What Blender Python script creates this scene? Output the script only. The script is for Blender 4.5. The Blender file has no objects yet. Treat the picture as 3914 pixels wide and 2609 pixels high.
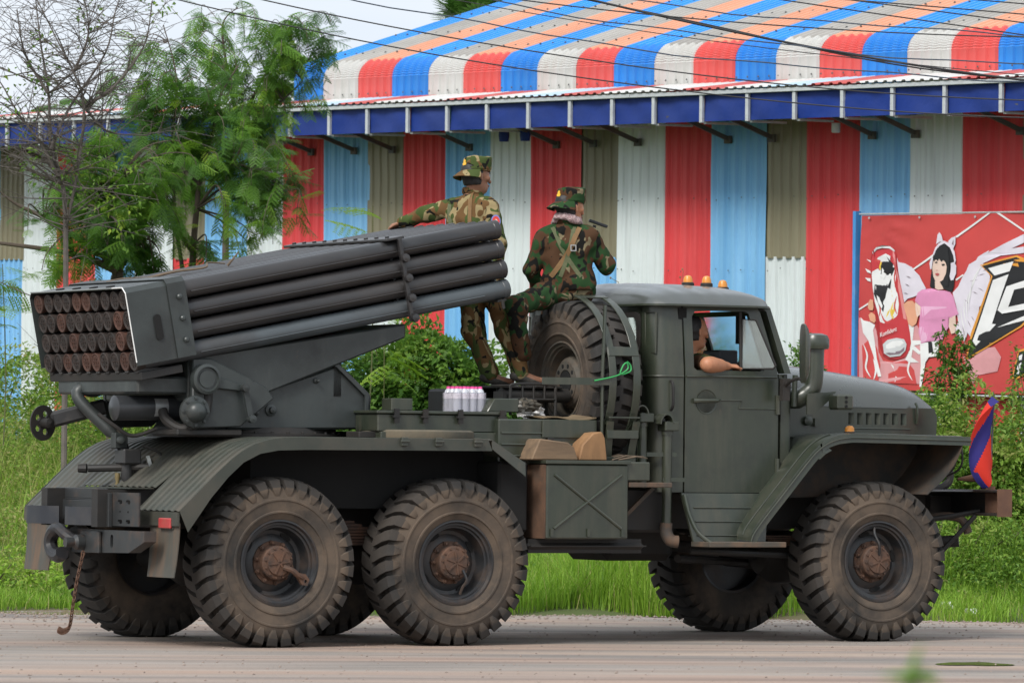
import bpy, bmesh, math, random
import numpy as np
from mathutils import Vector, Matrix, geometry
random.seed(7); np.random.seed(7)
scene = bpy.context.scene
COL = scene.collection
R = math.radians
PI = math.pi

# ---------------------------------------------------------------- camera
CAM_LOC = Vector((-15.7944, -32.4803, 2.3902))
YAW, PITCH, ROLL = R(29.42486), R(-0.337), R(0.6)
cam_data = bpy.data.cameras.new('camera'); cam = bpy.data.objects.new('camera', cam_data); COL.objects.link(cam)
_f = Vector((math.sin(YAW)*math.cos(PITCH), math.cos(YAW)*math.cos(PITCH), math.sin(PITCH)))
_r = Vector((math.cos(YAW), -math.sin(YAW), 0)); _u = _r.cross(_f)
_r2 = _r*math.cos(ROLL)+_u*math.sin(ROLL); _u2 = -_r*math.sin(ROLL)+_u*math.cos(ROLL)
cam.matrix_world = Matrix.Translation(CAM_LOC) @ Matrix((_r2, _u2, -_f)).transposed().to_4x4()
cam_data.sensor_width = 36; cam_data.lens = 179.747; cam_data.clip_start = .5; cam_data.clip_end = 3000
cam_data.dof.use_dof = True; cam_data.dof.focus_distance = 37.0; cam_data.dof.aperture_fstop = 9.0
scene.camera = cam

# ---------------------------------------------------------------- sky, sun, exposure
SUN_EL, SUN_ROT = R(45), R(240)
world = bpy.data.worlds.new('World'); scene.world = world; world.use_nodes = True
wn = world.node_tree; wn.nodes.clear()
sky = wn.nodes.new('ShaderNodeTexSky'); sky.sky_type = 'NISHITA'; sky.sun_disc = False
sky.sun_elevation = SUN_EL; sky.sun_rotation = SUN_ROT; sky.dust_density = 6; sky.air_density = 1.2
hs = wn.nodes.new('ShaderNodeHueSaturation'); hs.inputs['Saturation'].default_value = .35
# cloud cover: a soft even layer of cloud over the clear-sky model
tc = wn.nodes.new('ShaderNodeTexCoord'); mp = wn.nodes.new('ShaderNodeMapping'); mp.inputs['Scale'].default_value = (2, 2, 6)
nz = wn.nodes.new('ShaderNodeTexNoise'); nz.inputs['Scale'].default_value = 2.2; nz.inputs['Detail'].default_value = 5
rp = wn.nodes.new('ShaderNodeValToRGB'); rp.color_ramp.elements[0].position = .3; rp.color_ramp.elements[1].position = .75
rp.color_ramp.elements[0].color = (6.6, 7.5, 8.6, 1); rp.color_ramp.elements[1].color = (9.2, 9.5, 9.9, 1)
mx = wn.nodes.new('ShaderNodeMixRGB'); mx.inputs[0].default_value = .82
bg = wn.nodes.new('ShaderNodeBackground'); bg.inputs['Strength'].default_value = .0625
ow = wn.nodes.new('ShaderNodeOutputWorld')
L = wn.links.new
L(sky.outputs[0], hs.inputs['Color']); L(hs.outputs[0], mx.inputs[1])
L(tc.outputs['Generated'], mp.inputs['Vector']); L(mp.outputs[0], nz.inputs['Vector']); L(nz.outputs['Fac'], rp.inputs[0]); L(rp.outputs[0], mx.inputs[2])
L(mx.outputs[0], bg.inputs['Color']); L(bg.outputs[0], ow.inputs['Surface'])
sd = bpy.data.lights.new('sun', 'SUN'); sd.energy = 1.5; sd.angle = R(20); sd.color = (1, .96, .9)
sun = bpy.data.objects.new('sun', sd); COL.objects.link(sun)
# Nishita: rotation 0 = sun toward +Y, turning clockwise seen from above
_sd = Vector((math.sin(SUN_ROT)*math.cos(SUN_EL), math.cos(SUN_ROT)*math.cos(SUN_EL), math.sin(SUN_EL)))
sun.rotation_euler = _sd.to_track_quat('Z', 'Y').to_euler()
vs = scene.view_settings; vs.view_transform = 'Standard'; vs.look = 'None'; vs.gamma = 1; vs.exposure = 1.08; vs.use_curve_mapping = False

# ---------------------------------------------------------------- materials
MATS = {}
def srgb(r, g, b):
    return tuple((c/255/12.92 if c/255 <= .04045 else ((c/255+.055)/1.055)**2.4) for c in (r, g, b))
def M(name, col, rough=.6, metal=0, var=.12, scale=4, dirt=None, bump=0, bscale=60, spec=.5, bdist=.004, coat=0, trans=0, alpha=1, stretch=None, emis=None, rnd=0, sub=0):
    """principled material; var = tonal variation, dirt = [(colour, amount, scale, sharp, stretch)]"""
    if name in MATS: return MATS[name]
    m = bpy.data.materials.new(name); m.use_nodes = True; MATS[name] = m
    t = m.node_tree; N = t.nodes; l = t.links.new; p = N['Principled BSDF']
    p.inputs['Roughness'].default_value = rough; p.inputs['Metallic'].default_value = metal
    p.inputs['Specular IOR Level'].default_value = spec
    p.inputs['Coat Weight'].default_value = coat; p.inputs['Coat Roughness'].default_value = .22
    p.inputs['Transmission Weight'].default_value = trans; p.inputs['Alpha'].default_value = alpha
    if sub: p.inputs['Subsurface Weight'].default_value = sub; p.inputs['Subsurface Radius'].default_value = (.01, .004, .002)
    tcn = N.new('ShaderNodeTexCoord'); oi = N.new('ShaderNodeObjectInfo')
    ad = N.new('ShaderNodeVectorMath'); ad.operation = 'MULTIPLY_ADD'
    l(oi.outputs['Random'], ad.inputs[0]); ad.inputs[1].default_value = (7.3, 3.1, 5.7); l(tcn.outputs['Object'], ad.inputs[2])
    vec = ad.outputs[0]
    def noise(sc, det=5, st=None, rg=.6):
        v = vec
        if st:
            mm = N.new('ShaderNodeMapping'); mm.inputs['Scale'].default_value = st; l(vec, mm.inputs['Vector']); v = mm.outputs[0]
        n = N.new('ShaderNodeTexNoise'); n.inputs['Scale'].default_value = sc; n.inputs['Detail'].default_value = det; n.inputs['Roughness'].default_value = rg
        l(v, n.inputs['Vector']); return n.outputs['Fac']
    def mrange(x, a, b, c, d):
        q = N.new('ShaderNodeMapRange'); q.inputs[1].default_value = a; q.inputs[2].default_value = b; q.inputs[3].default_value = c; q.inputs[4].default_value = d
        l(x, q.inputs[0]); return q.outputs[0]
    v = mrange(noise(scale, 6, stretch), .25, .75, 1-var, 1+var)
    if rnd:
        a2 = N.new('ShaderNodeMath'); a2.operation = 'MULTIPLY'; l(v, a2.inputs[0]); l(mrange(oi.outputs['Random'], 0, 1, 1-rnd, 1+rnd), a2.inputs[1]); v = a2.outputs[0]
    mc = N.new('ShaderNodeMixRGB'); mc.blend_type = 'MULTIPLY'; mc.inputs[0].default_value = 1
    mc.inputs[1].default_value = (*col, 1); l(v, mc.inputs[2]); c = mc.outputs[0]
    rsock = None
    for d in (dirt or []):
        dc, amt, sc, sharp = d[:4]; st = d[4] if len(d) > 4 else None
        f = mrange(noise(sc, 7, st, .65), .5-sharp+(.5-amt)*.5, .5+sharp+(.5-amt)*.5, 0, min(1, amt*1.6))
        q = N.new('ShaderNodeMixRGB'); l(f, q.inputs[0]); l(c, q.inputs[1]); q.inputs[2].default_value = (*dc, 1); c = q.outputs[0]
        if rsock is None: rsock = f
    l(c, p.inputs['Base Color'])
    if rsock is not None:
        l(mrange(rsock, 0, 1, rough, min(.95, rough+.3)), p.inputs['Roughness'])
    if bump:
        b = N.new('ShaderNodeBump'); b.inputs['Strength'].default_value = bump; b.inputs['Distance'].default_value = bdist
        l(noise(bscale, 4), b.inputs['Height']); l(b.outputs[0], p.inputs['Normal'])
    if emis:
        p.inputs['Emission Color'].default_value = (*emis[0], 1); p.inputs['Emission Strength'].default_value = emis[1]
    return m
def leafmat(name, cols, rough=.55, transl=.35, var=.25, sc=1.2):
    if name in MATS: return MATS[name]
    m = bpy.data.materials.new(name); m.use_nodes = True; MATS[name] = m
    t = m.node_tree; N = t.nodes; l = t.links.new; p = N['Principled BSDF']; p.inputs['Roughness'].default_value = rough; p.inputs['Specular IOR Level'].default_value = .35
    at = N.new('ShaderNodeAttribute'); at.attribute_name = 'tint'
    r = N.new('ShaderNodeValToRGB')
    els = r.color_ramp.elements
    while len(els) < len(cols): els.new(.5)
    for i, c in enumerate(cols): els[i].position = i/(len(cols)-1); els[i].color = (*c, 1)
    l(at.outputs['Fac'], r.inputs[0]); l(r.outputs[0], p.inputs['Base Color'])
    tr = N.new('ShaderNodeBsdfTranslucent'); l(r.outputs[0], tr.inputs['Color'])
    mixs = N.new('ShaderNodeMixShader'); mixs.inputs[0].default_value = transl
    l(p.outputs[0], mixs.inputs[1]); l(tr.outputs[0], mixs.inputs[2]); l(mixs.outputs[0], N['Material Output'].inputs['Surface'])
    return m

# ---------------------------------------------------------------- mesh helpers
def link(o, parent=None):
    COL.objects.link(o)
    if parent is not None:
        o.parent = parent
        if parent.type == 'EMPTY' and parent.get('_abs'): o.location = -Vector(parent['_abs'])
    return o
def V(*a): return Vector(a)
class MB:
    def __init__(s): s.v = []; s.f = []
    def add(s, vs, fs):
        n = len(s.v); s.v += [tuple(q) for q in vs]; s.f += [tuple(i+n for i in f) for f in fs]; return s
    def box(s, x0, x1, y0, y1, z0, z1, m=None):
        vs = [(x, y, z) for x in (x0, x1) for y in (y0, y1) for z in (z0, z1)]
        if m is not None: vs = [m @ Vector(q) for q in vs]
        return s.add(vs, [(0,1,3,2),(4,6,7,5),(0,4,5,1),(2,3,7,6),(0,2,6,4),(1,5,7,3)])
    def bar(s, a, b, w, h, up=(0, 0, 1)):
        a, b = Vector(a), Vector(b); d = (b-a).normalized(); u = Vector(up)
        sd = d.cross(u)
        if sd.length < 1e-4: sd = d.cross(Vector((1, 0, 0)))
        sd.normalize(); u = sd.cross(d)
        vs = [p+sd*(i*w/2)+u*(j*h/2) for p in (a, b) for i, j in ((-1,-1),(1,-1),(1,1),(-1,1))]
        return s.add(vs, [(0,1,2,3),(7,6,5,4),(0,4,5,1),(1,5,6,2),(2,6,7,3),(3,7,4,0)])
    def tube(s, pts, r, n=8, caps=True, closed=False):
        pts = [Vector(p) for p in pts]; k = len(pts)
        rs = r if isinstance(r, (list, tuple)) else [r]*k
        prev = None; rings = []
        for i, p in enumerate(pts):
            if closed: d = pts[(i+1) % k]-pts[i-1]
            else: d = pts[min(i+1, k-1)]-pts[max(i-1, 0)]
            if d.length < 1e-9: d = Vector((0, 0, 1))
            d.normalize()
            if prev is None:
                a = d.cross(Vector((0, 0, 1)))
                if a.length < .1: a = d.cross(Vector((1, 0, 0)))
            else: a = prev-d*prev.dot(d)
            a.normalize(); prev = a; b = d.cross(a)
            rings.append([p+a*(rs[i]*math.cos(2*PI*j/n))+b*(rs[i]*math.sin(2*PI*j/n)) for j in range(n)])
        vs = [q for g in rings for q in g]; fs = []
        for i in range(k if closed else k-1):
            for j in range(n):
                fs.append((i*n+j, i*n+(j+1) % n, ((i+1) % k)*n+(j+1) % n, ((i+1) % k)*n+j))
        if caps and not closed: fs += [tuple(range(n))[::-1], tuple(range((k-1)*n, k*n))]
        return s.add(vs, fs)
    def lathe(s, prof, o, ax, n=24, close=False, caps=True):
        """prof: (radius, distance along axis)"""
        o = Vector(o); ax = Vector(ax).normalized(); a = ax.orthogonal().normalized(); b = ax.cross(a)
        vs = []; fs = []; k = len(prof)
        for (r, h) in prof:
            for j in range(n):
                t = 2*PI*j/n; vs.append(o+ax*h+(a*math.cos(t)+b*math.sin(t))*r)
        for i in range(k-1 if not close else k):
            for j in range(n):
                i2 = (i+1) % k
                fs.append((i*n+j, i*n+(j+1) % n, i2*n+(j+1) % n, i2*n+j))
        if not close and caps:
            if prof[0][0] > 1e-5: fs.append(tuple(range(n))[::-1])
            if prof[-1][0] > 1e-5: fs.append(tuple(range((k-1)*n, k*n)))
        return s.add(vs, fs)
    def plate(s, outer, th, fn, holes=()):
        """flat polygon with holes; fn(u, v, w) -> 3D, w runs 0..th"""
        loops = [list(outer)]+[list(h) for h in holes]
        flat = [p for lp in loops for p in lp]
        tris = geometry.tessellate_polygon([[Vector((p[0], p[1], 0)) for p in lp] for lp in loops])
        n = len(flat)
        vs = [fn(p[0], p[1], 0) for p in flat]+([fn(p[0], p[1], th) for p in flat] if th else [])
        fs = [tuple(t) for t in tris]
        if th:
            fs += [tuple(i+n for i in t)[::-1] for t in tris]; k = 0
            for lp in loops:
                m = len(lp)
                for i in range(m): fs.append((k+i, k+(i+1) % m, k+(i+1) % m+n, k+i+n))
                k += m
        return s.add(vs, fs)
    def grid(s, fn, nu, nv):
        vs = [fn(i/nu, j/nv) for i in range(nu+1) for j in range(nv+1)]
        fs = [(i*(nv+1)+j, (i+1)*(nv+1)+j, (i+1)*(nv+1)+j+1, i*(nv+1)+j+1) for i in range(nu) for j in range(nv)]
        return s.add(vs, fs)
    def mesh(s, name, mat=None, bevel=0, ang=35, th=0, seg=1):
        me = bpy.data.meshes.new(name); me.from_pydata(s.v, [], s.f); me.update()
        bm = bmesh.new(); bm.from_mesh(me)
        bmesh.ops.recalc_face_normals(bm, faces=bm.faces)
        if th: bmesh.ops.solidify(bm, geom=bm.faces[:], thickness=th)
        if bevel:
            es = [e for e in bm.edges if len(e.link_faces) == 2 and e.calc_face_angle(0) > R(40)]
            bmesh.ops.bevel(bm, geom=es, offset=bevel, segments=seg, affect='EDGES', clamp_overlap=True)
        bm.to_mesh(me); bm.free()
        me.polygons.foreach_set('use_smooth', [True]*len(me.polygons))
        me.set_sharp_from_angle(angle=R(ang))
        if mat: me.materials.append(mat)
        return me
    def build(s, name, mat, parent=None, bevel=0, ang=35, th=0, seg=1):
        return link(bpy.data.objects.new(name, s.mesh(name, mat, bevel, ang, th, seg)), parent)
def tag(o, label=None, cat=None, group=None, kind=None):
    if label: o['label'] = label
    if cat: o['category'] = cat
    if group: o['group'] = group
    if kind: o['kind'] = kind
    return o
def thing(name, label, cat, loc=(0, 0, 0), group=None, absolute=True, rotz=0):
    o = bpy.data.objects.new(name, None); COL.objects.link(o); o.location = loc; o.empty_display_size = .2; o.rotation_euler[2] = rotz
    if absolute: o['_abs'] = tuple(loc)
    return tag(o, label, cat, group)
def fast_mesh(name, verts, faces_idx, nper, mat, tint=None, smooth=False):
    """big meshes from numpy arrays; faces_idx (n, nper)"""
    me = bpy.data.meshes.new(name); nv = len(verts); nf = len(faces_idx)
    me.vertices.add(nv); me.vertices.foreach_set('co', np.asarray(verts, np.float32).ravel())
    me.loops.add(nf*nper); me.loops.foreach_set('vertex_index', np.asarray(faces_idx, np.int32).ravel())
    me.polygons.add(nf); me.polygons.foreach_set('loop_start', np.arange(nf, dtype=np.int32)*nper)
    me.polygons.foreach_set('use_smooth', np.full(nf, smooth))
    me.update(calc_edges=True)
    if tint is not None:
        at = me.attributes.new('tint', 'FLOAT', 'POINT'); at.data.foreach_set('value', np.asarray(tint, np.float32))
    me.materials.append(mat); return me
def circ(cx, cy, r, n=16, a0=0):
    return [(cx+r*math.cos(a0+2*PI*i/n), cy+r*math.sin(a0+2*PI*i/n)) for i in range(n)]
def rrect(x0, x1, y0, y1, r, n=4):
    o = []
    for cx, cy, a in ((x1-r, y1-r, 0), (x0+r, y1-r, 90), (x0+r, y0+r, 180), (x1-r, y0+r, 270)):
        for i in range(n+1):
            t = R(a+90*i/n); o.append((cx+r*math.cos(t), cy+r*math.sin(t)))
    return o
def catmull(pts, k=6):
    P = [Vector(p) for p in pts]; out = []
    for i in range(len(P)-1):
        p0 = P[max(i-1, 0)]; p1 = P[i]; p2 = P[i+1]; p3 = P[min(i+2, len(P)-1)]
        for j in range(k):
            t = j/k
            out.append(.5*((2*p1)+(p2-p0)*t+(2*p0-5*p1+4*p2-p3)*t*t+(3*p1-p0-3*p2+p3)*t*t*t))
    return out+[P[-1]]
# picture-parallel horizontal frame used to lay out planting: u to the right, d away from the camera
FH = Vector((0.49128, 0.87100, 0)); RH = Vector((0.87100, -0.49128, 0)); BASE = Vector((CAM_LOC.x, CAM_LOC.y, 0))
def at(u, d, z=0): return BASE+RH*u+FH*d+Vector((0, 0, z))
# the truck stands on the sloping edge of the road: its own frame
TRUCK = Matrix.Translation((2.4, 0, 0)) @ Matrix(((0.9999, -0.0002, 0.0139), (-0.0002, 0.9997, 0.0240), (-0.0139, -0.0240, 0.9996))).to_4x4() @ Matrix.Translation((-2.4, 0, 0))
# ================================================================ ground and road
def smooth(a, b, x):
    t = np.clip((x-a)/(b-a), 0, 1); return t*t*(3-2*t)
def uv_of(x, y):
    dx = x-BASE.x; dy = y-BASE.y
    return dx*RH.x+dy*RH.y, dx*FH.x+dy*FH.y
def edge_d(u):                     # distance of the road's far edge
    return 42.0+.22*u+.25*np.sin(u*.9+1)+.12*np.sin(u*2.3)
def ground_z(x, y):
    x = np.asarray(x, float); y = np.asarray(y, float)
    u, d = uv_of(x, y)
    plane = -0.0139*(x-2.4)-0.024*y
    yy = np.minimum(y, 1.4)
    z = -0.0139*(np.clip(x, -14, 12)-2.4)-0.024*(yy+.35*np.clip(y-1.4, 0, 2.5))
    e = edge_d(u)
    off = smooth(0, 1.0, d-e)
    rise = .55*smooth(1.5, 9, d-e)+.05*np.sin(u*1.7+d)*off+.05*np.sin(u*.6-d*1.3)*off
    z = z-.06*smooth(-.9, -.1, d-e)*(1-smooth(.1, .7, d-e))+rise*off
    far = smooth(80, 200, np.hypot(x, y))
    return z*(1-far)
def gz(x, y): return float(ground_z(x, y))
def sheet(name, us, ds, dz, mat):
    U, D = np.meshgrid(us, ds, indexing='ij')
    X = BASE.x+U*RH.x+D*FH.x; Y = BASE.y+U*RH.y+D*FH.y
    Z = ground_z(X, Y)+dz(U, D)
    n, m = U.shape; idx = np.arange(n*m).reshape(n, m)
    F = np.stack([idx[:-1, :-1], idx[1:, :-1], idx[1:, 1:], idx[:-1, 1:]], -1).reshape(-1, 4)
    me = fast_mesh(name, np.stack([X, Y, Z], -1).reshape(-1, 3), F, 4, mat, smooth=True)
    o = bpy.data.objects.new(name, me); COL.objects.link(o); return o
def axis(lo, hi, mid0, mid1, fine, n):
    a = -np.geomspace(1, mid0-lo+1, n)[::-1]+1+mid0
    return np.concatenate([a[:-1], np.arange(mid0, mid1, fine), np.geomspace(1, hi-mid1+1, n)-1+mid1])
soil = M('soil', (.13, .095, .06), .95, var=.35, scale=1.3, dirt=[((.075, .105, .03), .62, .35, .12), ((.07, .06, .035), .3, 3, .12)], bump=.6, bscale=25, bdist=.02)
tag(sheet('ground', axis(-1500, 1500, -16, 16, .3, 26), axis(-1500, 1500, -2, 72, .3, 26), lambda U, D: np.where(D < edge_d(U)-.4, -.012, 0), soil), kind='structure')
# road: worn asphalt under dust and clay
def road_mat():
    m = bpy.data.materials.new('dusty_asphalt'); m.use_nodes = True; t = m.node_tree; N = t.nodes; l = t.links.new; p = N['Principled BSDF']
    tcn = N.new('ShaderNodeTexCoord')
    rotn = N.new('ShaderNodeMapping'); rotn.inputs['Rotation'].default_value = (0, 0, R(22)); l(tcn.outputs['Object'], rotn.inputs['Vector'])
    def nz(sc, det, st=(1, 1, 1), rg=.6):
        mm = N.new('ShaderNodeMapping'); mm.inputs['Scale'].default_value = st; l(rotn.outputs[0], mm.inputs['Vector'])
        n = N.new('ShaderNodeTexNoise'); n.inputs['Scale'].default_value = sc; n.inputs['Detail'].default_value = det; n.inputs['Roughness'].default_value = rg
        l(mm.outputs[0], n.inputs['Vector']); return n.outputs['Fac']
    def ramp(x, pts):
        r = N.new('ShaderNodeValToRGB'); e = r.color_ramp.elements
        while len(e) < len(pts): e.new(.5)
        for i, (q, c) in enumerate(pts): e[i].position = q; e[i].color = (*c, 1)
        l(x, r.inputs[0]); return r.outputs[0]
    base = ramp(nz(.9, 8, (.35, 1.6, 1)), [(.28, (.19, .168, .150)), (.42, (.26, .23, .205)), (.55, (.325, .285, .252)), (.72, (.39, .342, .30))])
    clay = N.new('ShaderNodeMixRGB'); l(ramp(nz(.45, 6, (.3, 1.5, 1)), [(.43, (0, 0, 0)), (.62, (.85, .85, .85))]), clay.inputs[0]); l(base, clay.inputs[1]); clay.inputs[2].default_value = (.36, .255, .20, 1)
    sp = N.new('ShaderNodeMixRGB'); l(ramp(nz(38, 3), [(.62, (0, 0, 0)), (.72, (.7, .7, .7))]), sp.inputs[0]); l(clay.outputs[0], sp.inputs[1]); sp.inputs[2].default_value = (.1, .09, .08, 1)
    sp2 = N.new('ShaderNodeMixRGB'); l(ramp(nz(55, 3), [(.6, (0, 0, 0)), (.7, (.55, .55, .55))]), sp2.inputs[0]); l(sp.outputs[0], sp2.inputs[1]); sp2.inputs[2].default_value = (.34, .29, .25, 1)
    tk = N.new('ShaderNodeMixRGB'); tk.blend_type = 'MULTIPLY'; tk.inputs[0].default_value = 1; l(sp2.outputs[0], tk.inputs[1]); l(ramp(nz(1.7, 4, (.06, 1.3, 1)), [(.36, (.72, .72, .74)), (.52, (1, 1, 1)), (.7, (1.1, 1.06, 1.0))]), tk.inputs[2])
    l(tk.outputs[0], p.inputs['Base Color']); p.inputs['Roughness'].default_value = .85
    b = N.new('ShaderNodeBump'); b.inputs['Strength'].default_value = .8; b.inputs['Distance'].default_value = .02
    l(nz(22, 8, (1, 1, 1), .75), b.inputs['Height']); l(b.outputs[0], p.inputs['Normal'])
    return m
us = np.concatenate([np.linspace(-60, -9, 30), np.arange(-8.7, 9, .15), np.linspace(9.3, 60, 30)])
def road_sheet():
    T = np.concatenate([np.linspace(0, .7, 30), np.linspace(.71, 1, 70)])
    U, Tm = np.meshgrid(us, T, indexing='ij'); D = 6+(edge_d(U)-.05-6)*Tm
    X = BASE.x+U*RH.x+D*FH.x; Y = BASE.y+U*RH.y+D*FH.y
    Z = ground_z(X, Y)+.004*(D < edge_d(U)-.5)+.012*np.sin(U*7.1+D*9)*np.sin(U*3.3-D*5.7)*smooth(-1.3, -.4, D-edge_d(U))
    n, m = U.shape; idx = np.arange(n*m).reshape(n, m)
    F = np.stack([idx[:-1, :-1], idx[1:, :-1], idx[1:, 1:], idx[:-1, 1:]], -1).reshape(-1, 4)
    o = bpy.data.objects.new('road', fast_mesh('road', np.stack([X, Y, Z+.004], -1).reshape(-1, 3), F, 4, road_mat(), smooth=True)); COL.objects.link(o)
    return tag(o, kind='structure')
road_sheet()
# puddles: thin water sheets with ragged outlines
water = M('muddy_water', (.16, .12, .085), .06, var=.1, spec=.7)
def puddle(u, d, ru, rd, seed):
    rr = random.Random(seed); n = 28; b = MB(); ph = [rr.uniform(0, 6.3) for _ in range(3)]
    pts = []
    for i in range(n):
        t = 2*PI*i/n; k = 1+.22*math.sin(2*t+ph[0])+.15*math.sin(3*t+ph[1])+.1*math.sin(5*t+ph[2])
        pts.append((u+ru*k*math.cos(t), d+rd*k*math.sin(t)))
    zc = max(gz(*at(p, q).xy) for p, q in pts+[(u, d)])+.012
    def fn(a, c, w):
        q = at(a, c); return (q.x, q.y, gz(q.x, q.y)+.013)
    b.plate(pts, 0, fn); o = b.build('puddle', water)
    return tag(o, kind='structure')
# ================================================================ overhead cables
cab_m = M('cable_black', (.02, .02, .022), .6, var=.05); cab_b = M('cable_blue_grey', (.035, .05, .075), .55, var=.05)
CAB = [(43.12, .0145, -.149, 4.4414), (43.24, .0146, -.1536, 4.6076), (43.36, .0159, -.1577, 4.7745), (43.48, .0094, -.1573, 4.9442), (43.6, .0174, -.1818, 5.0048), (43.72, .0138, -.1238, 5.0592),
       (43.84, .0164, -.2555, 5.2213), (43.96, .0128, -.1486, 5.2107), (44.08, 0, -.1380, 5.4170), (44.2, 0, -.123, 5.4642), (44.32, 0, -.0696, 5.3147), (44.44, 0, -.0695, 5.4161)]
CLAB = ['thin black cable hanging lowest of all across the eave', 'thin black cable second lowest, sagging just above the lowest one', 'blue-grey wavy cable crossing the curved eave sheets above the two lowest cables',
        'very thin dark cable crossing just under the wavy blue-grey one', 'blue-grey wavy cable running above the middle of the curved eave', 'thin dark cable crossing beneath the thick twisted bundle',
        'thick black twisted cable bundle drooping steeply over the striped roof', 'blue-grey cable high over the striped roof beside the thick bundle', 'black cable steeply falling over the upper striped roof',
        'thin black cable near the top of the striped roof', 'thin dark cable just above the top roof cables, nearly level', 'topmost thin black cable over the striped roof']
for i, (D, a, b_, c) in enumerate(CAB):
    pts = []
    for k in range(121):
        t = -16+32*k/120
        w = .012*math.sin(t*2.1+i)+.008*math.sin(t*5+i*2) if i in (2, 4, 7) else .004*math.sin(t*1.3+i)
        pts.append(at(t, D, a*t*t+b_*t+c+w))
    mb = MB().tube(pts, .011 if i == 6 else (.0042 if i == 3 else .0062), 6)
    if i == 6: mb.tube([p+Vector((.0, 0, .018*math.sin(k*.5)-.004)) for k, p in enumerate(pts)], .007, 5)
    o = mb.build('overhead_cable', cab_b if i in (2, 4, 7) else cab_m)
    tag(o, CLAB[i], 'cable', 'overhead cables above the roadside')
# ================================================================ striped building
BO = Vector((12.426, 13.606, 0)); BROT = math.atan2(-.987, .160)
bld = thing('striped_warehouse', 'long corrugated metal building with red, blue, white and khaki striped wall and roof', 'building', BO, absolute=False, rotz=BROT)
WC = {'r': M('red_sheet', (.60, .045, .052), .5, var=.12, scale=.9, stretch=(1, 1, .25), dirt=[((.64, .11, .11), .42, .7, .16, (1.5, 1, .4)), ((.38, .02, .025), .28, 1.1, .1, (3, 1, .25)), ((.30, .07, .06), .14, 4, .05, (7, 1, .12))], bump=.12, bscale=5, bdist=.02, spec=.4),
      'b': M('blue_sheet', (.17, .42, .70), .5, var=.12, scale=.9, stretch=(1, 1, .25), dirt=[((.27, .50, .72), .40, .7, .16, (1.5, 1, .4)), ((.06, .25, .5), .30, .9, .12, (3, 1, .25)), ((.12, .22, .32), .14, 4, .05, (7, 1, .12))], bump=.12, bscale=5, bdist=.02, spec=.4),
      'w': M('white_sheet', (.60, .655, .665), .45, var=.1, scale=1.2, stretch=(1, 1, .25), dirt=[((.33, .36, .36), .3, 2.2, .12, (3, 1, .25)), ((.25, .20, .15), .20, 3.5, .06, (7, 1, .12))], bump=.15, bscale=6, bdist=.02, spec=.4),
      'k': M('khaki_translucent_sheet', (.215, .195, .125), .4, var=.18, scale=.8, stretch=(1, 1, .2), dirt=[((.13, .12, .075), .4, 1.3, .15, (2, 1, .3))], spec=.5)}
def corr(x0, x1, z0, z1, ribs, fine, y0, mat, parent, tilt=0):
    """vertical corrugated sheet facing -y: broad flutes, open at the back"""
    prof = []; w = (x1-x0)/ribs
    for i in range(ribs):
        a = x0+i*w
        if fine: prof += [(a, 0), (a+w*.30, 0), (a+w*.40, -.018), (a+w*.70, -.018), (a+w*.80, 0)]
        else: prof += [(a, 0), (a+w*.12, -.028), (a+w*.30, -.028), (a+w*.42, 0), (a+w*.56, 0), (a+w*.60, -.007), (a+w*.66, -.007), (a+w*.70, 0)]
    prof.append((x1, 0))
    b = MB(); n = len(prof); nz = 6
    vs = [(x+tilt*(z1-(z0+(z1-z0)*j/nz)), y0+y+.006*math.sin(j*2.1+x*3), z0+(z1-z0)*j/nz) for j in range(nz+1) for x, y in prof]
    fs = [(j*n+i, j*n+i+1, (j+1)*n+i+1, (j+1)*n+i) for j in range(nz) for i in range(n-1)]
    b.add(vs, fs); return b.build('wall_panel', mat, parent, ang=20, th=.0012)
EDG = [-13.48, -12.96, -12.14, -11.30, -10.45, -9.68, -8.96, -8.155, -7.39, -6.612, -5.776, -5.095, -4.299, -3.551, -2.78, -1.951, -1.287, -.505, .259, 1.081, 1.757, 2.551, 3.295, 4.059, 4.904]
SEQ = 'kwrbwkbwrbkrbwrkwrbkrbwr'
while EDG[0] > -19: EDG.insert(0, EDG[0]-.77); SEQ = 'brwk'[len(SEQ) % 4]+SEQ
EDG[0] += 0
for c in 'kbwrbwrk': EDG.append(EDG[-1]+.77); SEQ += c
UNDER = {'k': 'w'}
for i, c in enumerate(SEQ):
    x0, x1 = EDG[i], EDG[i+1]; y = .014*(i % 2); t = random.uniform(-.004, .006)
    ribs = 5 if c != 'w' else 6
    if c == 'k':
        lo = 'b' if abs(x0+1.951) < .01 or abs(x0+13.48) < .01 else ('r' if abs(x0+9.68) < .01 else 'w')
        corr(x0-.02, x1+.02, 2.97, 4.75, 5, True, y+.012, WC['k'], bld, t)
        corr(x0-.02, x1+.02, -.35, 2.985, 5, False, y+.024, WC[lo], bld, t)
    else: corr(x0-.02, x1+.02, -.35, 4.75, ribs, c == 'w', y, WC[c], bld, t)
# blind walls behind, so the building is a closed volume
X0, X1 = EDG[0], EDG[-1]
MB().box(X0, X1, .1, .16, -.4, 4.72).build('wall_backing', M('dark_interior', (.08, .08, .075), .9), bld)
MB().box(X0, X0+.1, .17, 18, -.4, 4.7).build('end_wall', WC['w'], bld)
MB().box(X1-.1, X1, .17, 18, -.4, 4.7).build('end_wall', WC['w'], bld)
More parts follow.
